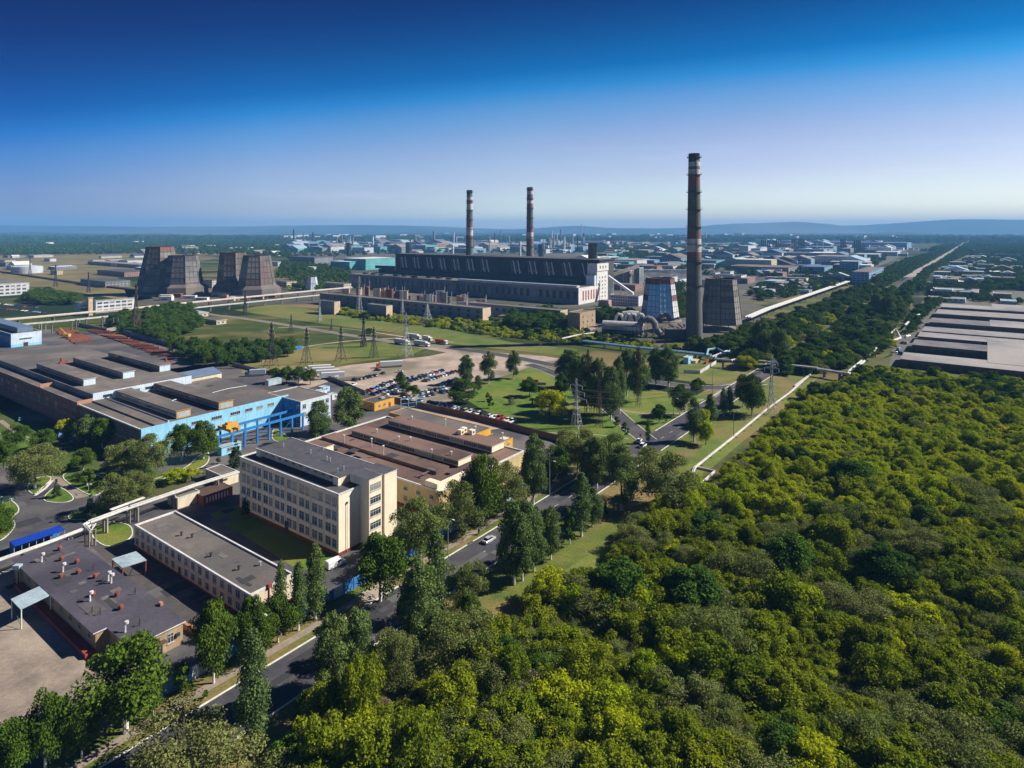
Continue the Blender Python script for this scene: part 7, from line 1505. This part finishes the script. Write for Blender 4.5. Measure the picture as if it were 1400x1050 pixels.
for nm, lab, near, z, l_, r2, m, rf in (('warehouse', 'long dark shed left of the rust brown cooling towers', (144, 385), 9, 110, 178, FM['grey'], bitumen), ('warehouse', 'dark red shed behind the long dark shed at the left', (170, 372), 9, 133, 205, FM['brick'], bitumen), ('warehouse', 'far low shed with pale roof edge, upper left', (190, 362), 8, 120, 210, FM['grey'], concrete), ('warehouse', 'small pale shed beside the round storage tank', (78, 370), 8, 69, 86, FM['cream'], bitumen_g),
    ('warehouse', 'pale building between the two pairs of left cooling towers', (290, 383), 12, 272, 303, FM['cream'], bitumen_g), ('warehouse', 'low shed right of the four left cooling towers', (392, 385), 8, 378, 405, FM['cream'], bitumen_g), ('warehouse', 'dark roofed shed by the road, above the thicket', (272, 428), 4, 250, 285, FM['cream'], sheet_w), ('warehouse', 'sand coloured shed beside the dark roofed one above the thicket', (296, 438), 4, 276, 310, FM['cream'], bitumen_g),
    ('warehouse', 'sheds behind the left end of the turbine hall', (470, 388), 8, 440, 480, FM['cream'], bitumen_g),
    ('factory_hall', 'very long blue hall with dark windows right of the tallest chimney', (1140, 347), 22, 1010, 1152, FM['blue'], bitumen), ('factory_hall', 'long pale hall with window band behind the coal yard', (1078, 366), 14, 995, 1092, FM['grey'], bitumen_g), ('factory_hall', 'white tower like block on top of the long blue hall', (1023, 336), 34, 1010, 1034, FM['white'], sheet_w), ('factory_hall', 'huge flat blue hall near the horizon at the right', (1240, 332), 30, 1128, 1246, FM['blue'], blue_r),
    ('factory_hall', 'white roofed hall between dark stacks at the right', (1135, 344), 20, 1095, 1140, FM['blue'], white_m), ('factory_hall', 'brick and blue hall beside the end of the pale pipe bridge', (1188, 372), 20, 1165, 1208, FM['blue'], bitumen_g), ('factory_hall', 'white hall group beyond the brick and blue hall', (1182, 354), 14, 1160, 1190, FM['white'], bitumen), ('factory_hall', 'red brown shed with teal patch beside the coal yard', (1070, 373), 8, 1048, 1076, FM['brick'], concrete),
    ('factory_hall', 'brick hall behind the long level conveyor gallery', (898, 364), 12, 880, 905, FM['brick'], mat('red_roof', (.35, .11, .07), (.25, .08, .05), .05)), ('factory_hall', 'long blue roofed hall behind the brick hall', (935, 352), 12, 881, 945, FM['blue'], blue_r), ('factory_hall', 'white building on the rise below the thin mast', (830, 330), 22, 795, 834, FM['white'], white_m), ('factory_hall', 'big white and teal plant left of the boiler hall', (500, 354), 24, 470, 540, FM['teal'], white_m), ('factory_hall', 'second teal plant building left of the boiler hall', (478, 358), 18, 452, 495, FM['teal'], blue_w),
    ('factory_hall', 'dark works hall left behind the boiler hall', (430, 352), 16, 395, 455, FM['grey'], bitumen), ('factory_hall', 'white cube building beyond the left cooling towers', (428, 365), 10, 421, 433, FM['white'], white_m), ('factory_hall', 'pale building with bright end right of the left cooling towers', (380, 358), 10, 368, 384, FM['white'], sheet_w),
    ('villa_block', 'white gabled housing block right of the far road', (1322, 364), 14, 1297, 1330, FM['white'], sheet_w), ('villa_block', 'white block right of the far road above the wide warehouse', (1286, 378), 12, 1276, 1293, FM['white'], sheet_w), ('villa_block', 'grey block near the right edge beyond the garages', (1388, 380), 10, 1350, 1396, FM['grey'], bitumen_g)):
    fb(nm, lab, 'building', near, z, l_, r2, m, rf)
# banks of dark columns, thin stacks
def stack(name, label, px, by, ty, wpx, m, group, cat='stack', n=10):
    D = F * H / (by - Y0); k = D / F; b = MB(); b.tube([(0, 0, 0), (0, 0, (by - ty) * k)], wpx * k / 2, m, n); b.tube([(0, 0, (by - ty) * k * .6), (0, 0, (by - ty) * k * .62)], wpx * k * .7, m, n); o = b.build(name, None, ((px - CX) * k, D, 0)); return tag(o, label, cat, group)
for x0, n_, by, ty in ((1041, 5, 343, 328), (1057, 4, 343, 329), (1083, 7, 345, 327), (1150, 3, 344, 327), (1168, 4, 346, 328), (1062, 3, 342, 327)):
    for i in range(n_): stack('process_column', 'one of the dark process columns in banks below the right hand hills', x0 + i * 2.7, by, ty, 1.9, steel_d, 'banks of dark process columns')
rg = random.Random(31)
for i in range(46):
    x_ = rg.choice([rg.uniform(395, 530), rg.uniform(540, 800), rg.uniform(745, 800)]); by = rg.uniform(334, 347); stack('process_tower', 'thin pale process tower in the refinery behind the boiler hall', x_, by, by - rg.uniform(8, 22), rg.uniform(.9, 2.6), rg.choice([pwh, concrete, steel_d, blue_w, steel_g]), 'refinery towers behind the boiler hall')
for x_, by, ty, w_, lab in ((477, 350, 332, 7, 'dark squat refinery tower with a white cap of steam, left of the boiler hall'), (559, 350, 331, 9, 'cluster tower of the refinery at the left end of the boiler hall'), (562, 348, 328, 3, 'thin refinery tower beside the cluster tower'), (619, 348, 335, 3, 'white refinery tower left of the first striped chimney'), (711, 350, 330, 3, 'pale refinery tower left of the second striped chimney'), (740, 352, 334, 8, 'dark round refinery vessel right of the second striped chimney'), (795, 330, 306, 1.3, 'very thin tall mast above the white building on the rise'), (965, 330, 318, 2, 'tiny dark stack right of the tallest chimney near the hills'), (1125, 352, 329, 1.2, 'thin white mast over the long blue hall'), (1117, 352, 333, 1.0, 'second thin white mast over the long blue hall')):
    stack('process_tower', lab, x_, by, ty, w_, steel_d if w_ > 5 else pwh, None)
# seeded smaller buildings
def town(n, xs, ys, kinds, label, group, seed, sz=(12, 50), hz=(5, 14), name='works_building', cat='building'):
    r = random.Random(seed)
    for i in range(n):
        px, py = r.uniform(*xs), ys[0] + (ys[1] - ys[0]) * r.random() ** 1.3; p = G(px, py); k = r.choice(kinds); z = r.uniform(*hz); la, lb = r.uniform(*sz), r.uniform(*sz)
        if abs(ab(p)[1] - (B1 + B2) / 2) < 30 + la: continue
        far_box(name, label % k, cat, p, z, la, lb, FM[k], r.choice(RM), group + ' ' + k, gable=r.random() < .25)
KS = ['white', 'blue', 'grey', 'cream', 'white', 'grey', 'teal', 'brick']
town(150, (395, 800), (332, 347), KS, 'small %s building of the refinery district behind the boiler hall', 'refinery district', 1, (25, 90), (8, 26), name='process_building')
town(105, (800, 1040), (333, 370), KS, 'small %s building of the works area behind the conveyor galleries', 'works area', 2, (20, 80), (7, 16))
town(160, (1030, 1235), (333, 376), ['white', 'blue', 'grey', 'cream', 'white', 'brick', 'blue'], 'small %s building in the industrial quarter below the right hand hills', 'industrial quarter', 3, (22, 90), (8, 26), name='industrial_building')
town(120, (1240, 1400), (340, 392), ['white', 'grey', 'cream', 'white', 'blue'], 'small %s building among the trees right of the far road', 'buildings right of the far road', 4, (12, 40), (5, 10), name='house')
town(16, (1040, 1150), (382, 405), ['white', 'grey', 'brick', 'blue'], 'small %s shed beside the pale pipe bridge', 'sheds by the pale pipe bridge', 5, (8, 26), (4, 8), name='shed')
town(34, (830, 1180), (374, 402), ['white', 'grey', 'brick', 'blue', 'cream'], 'low %s shed round the coal yard', 'sheds round the coal yard', 9, (10, 45), (4, 12), name='shed')
rt_ = random.Random(6); b = MB()
for i in range(90):
    p = G(rt_.uniform(380, 1250), rt_.uniform(321.5, 331)); k = rt_.choice(['white', 'white', 'cream', 'grey']); la, lb, z = rt_.uniform(40, 150), rt_.uniform(40, 120), rt_.uniform(18, 48)
    if abs(ab(p)[1] - (B1 + B2) / 2) > 40 + la: b.prism([p, p + AX * la, p + AX * la + BX * lb, p + BX * lb], 0, z, FM[k], rt_.choice(RM))
struct(b.build('distant_town'), 'stuff')
town(40, (20, 400), (331, 350), ['white', 'white', 'cream', 'grey'], 'tiny %s house in the far woods at the left', 'far houses at the left', 7, (25, 70), (7, 12), name='house')
town(22, (0, 210), (352, 372), ['grey', 'cream', 'white'], 'low %s shed beyond the dry field at the left', 'sheds beyond the dry field', 8, (15, 60), (5, 9), name='shed')
for i in range(14): # row of small bright tanks behind the left cooling towers
    p = G(248 + i * 7.2 if i < 7 else 258 + i * 7.2, 342 + .4 * (i % 3)); b = MB(); b.tube([(0, 0, 0), (0, 0, 11)], 9, pwh, 14); b.tube([(0, 0, 11.01), (0, 0, 14)], 9, pwh, 14, 1); tag(b.build('storage_tank', None, (p.x, p.y, 0)), 'one of the small bright tanks in a row behind the left cooling towers', 'tank', 'row of small bright tanks')
b = MB()
for i, (x, y) in enumerate(((258, 340), (288, 340))): p = G(x, y); b = MB(); b.tube([(0, 0, 0), (0, 0, 16)], 24, pwh, 20); tag(b.build('storage_tank', None, (p.x, p.y, 0)), ['large bright tank behind the left cooling towers, left one', 'large bright tank behind the left cooling towers, right one'][i], 'tank')
# railway bank at the left, dark
rb = MB(); ribbon(rb, pxs([(-60, 366), (0, 372), (110, 388), (200, 399), (240, 404)]), -4, 4, 0, mat('ballast', (.07, .06, .055), (.04, .037, .035), .1), 2.2); struct(rb.build('railway_bank'))
c_ = G(1188, 381); r_ = thing('dome_hall', 'small blue domed hall at the end of the pale pipe bridge', 'hall', (c_.x, c_.y, 0)); b = MB(); b.tube([(0, -14, 0), (0, 14, 0)], 13, blue_w, 20); b.build('vault', r_)

# far woods
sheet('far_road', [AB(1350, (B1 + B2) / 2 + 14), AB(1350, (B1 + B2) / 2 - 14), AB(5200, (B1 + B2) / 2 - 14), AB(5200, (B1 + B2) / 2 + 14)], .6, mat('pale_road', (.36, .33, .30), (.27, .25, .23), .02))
def wood(name, polys, sp, kinds, wts, s0, s1, seed):
    pts = []
    r = random.Random(seed)
    for p in polys: pts += scatter(p, sp, seed + len(pts), .5)
    pts = [p for p in pts if abs(ab(Vector(p))[1] - (B1 + B2) / 2) > 14]
    woods_object(name, [(p[0], p[1], r.uniform(s0, s1)) for p in pts], kinds, wts, 1, seed, lod=True); return len(pts)
n1 = wood('road_side_woods', [[(1180, 385), (1215, 372), (1230, 362), (1262, 352), (1290, 343), (1310, 341), (1330, 345), (1280, 368), (1262, 385), (1262, 398), (1240, 405), (1200, 392)]], 8.5, ['dark', 'round'], [1, 1], 1, 1.5, 61)
n1 += wood('town_trees', [[(1262, 400), (1285, 385), (1320, 362), (1350, 345), (1420, 345), (1420, 405), (1390, 396), (1340, 392)]], 17, ['dark', 'round'], [1, 1], .7, 1.3, 62)
n1 += wood('works_trees', [[(1030, 412), (1020, 398), (1060, 386), (1160, 372), (1180, 384), (1110, 405)], [(450, 392), (380, 380), (385, 360), (440, 364), (480, 372), (475, 388)], [(905, 408), (905, 392), (935, 388), (935, 405)], [(380, 396), (440, 400), (440, 392), (400, 386)]], 12, ['dark', 'round', 'bush'], [2, 1, 1], .7, 1.2, 63)
n1 += wood('industry_trees', [[(800, 368), (800, 336), (1240, 336), (1180, 376), (1030, 380)]], 27, ['dark', 'round'], [2, 1], .8, 1.5, 64)
n1 += wood('refinery_trees', [[(395, 356), (395, 334), (800, 334), (800, 347), (540, 347)]], 46, ['dark', 'round'], [2, 1], 1, 1.7, 65)
n1 += wood('distant_woods', [[(-80, 352), (-80, 331), (395, 330), (395, 352), (200, 347)]], 30, ['dark', 'round'], [3, 1], 1.3, 2.2, 66)
n1 += wood('far_woods', [[(-80, 330), (-80, 325), (1480, 325), (1480, 334)]], 62, ['dark', 'round'], [3, 1], 2.5, 4.4, 67)
n1 += wood('town_woods', [[(1260, 345), (1300, 335), (1480, 335), (1480, 350), (1340, 350)]], 26, ['dark', 'round'], [3, 1], 1.2, 2.2, 68)
print('FAR TREES', n1)
# air
hz = bpy.data.materials.new('haze'); hz.use_nodes = True; nn = hz.node_tree.nodes; nn.clear(); v = nn.new('ShaderNodeVolumePrincipled')
v.inputs['Color'].default_value = (.20, .52, 1.0, 1); v.inputs['Density'].default_value = 8.5e-5; v.inputs['Anisotropy'].default_value = 0.0
o_ = nn.new('ShaderNodeOutputMaterial'); hz.node_tree.links.new(v.outputs[0], o_.inputs['Volume'])
b = MB(); b.box(-17000, 17000, -400, 18000, -3, 346, hz); struct(b.build('haze'), 'stuff')
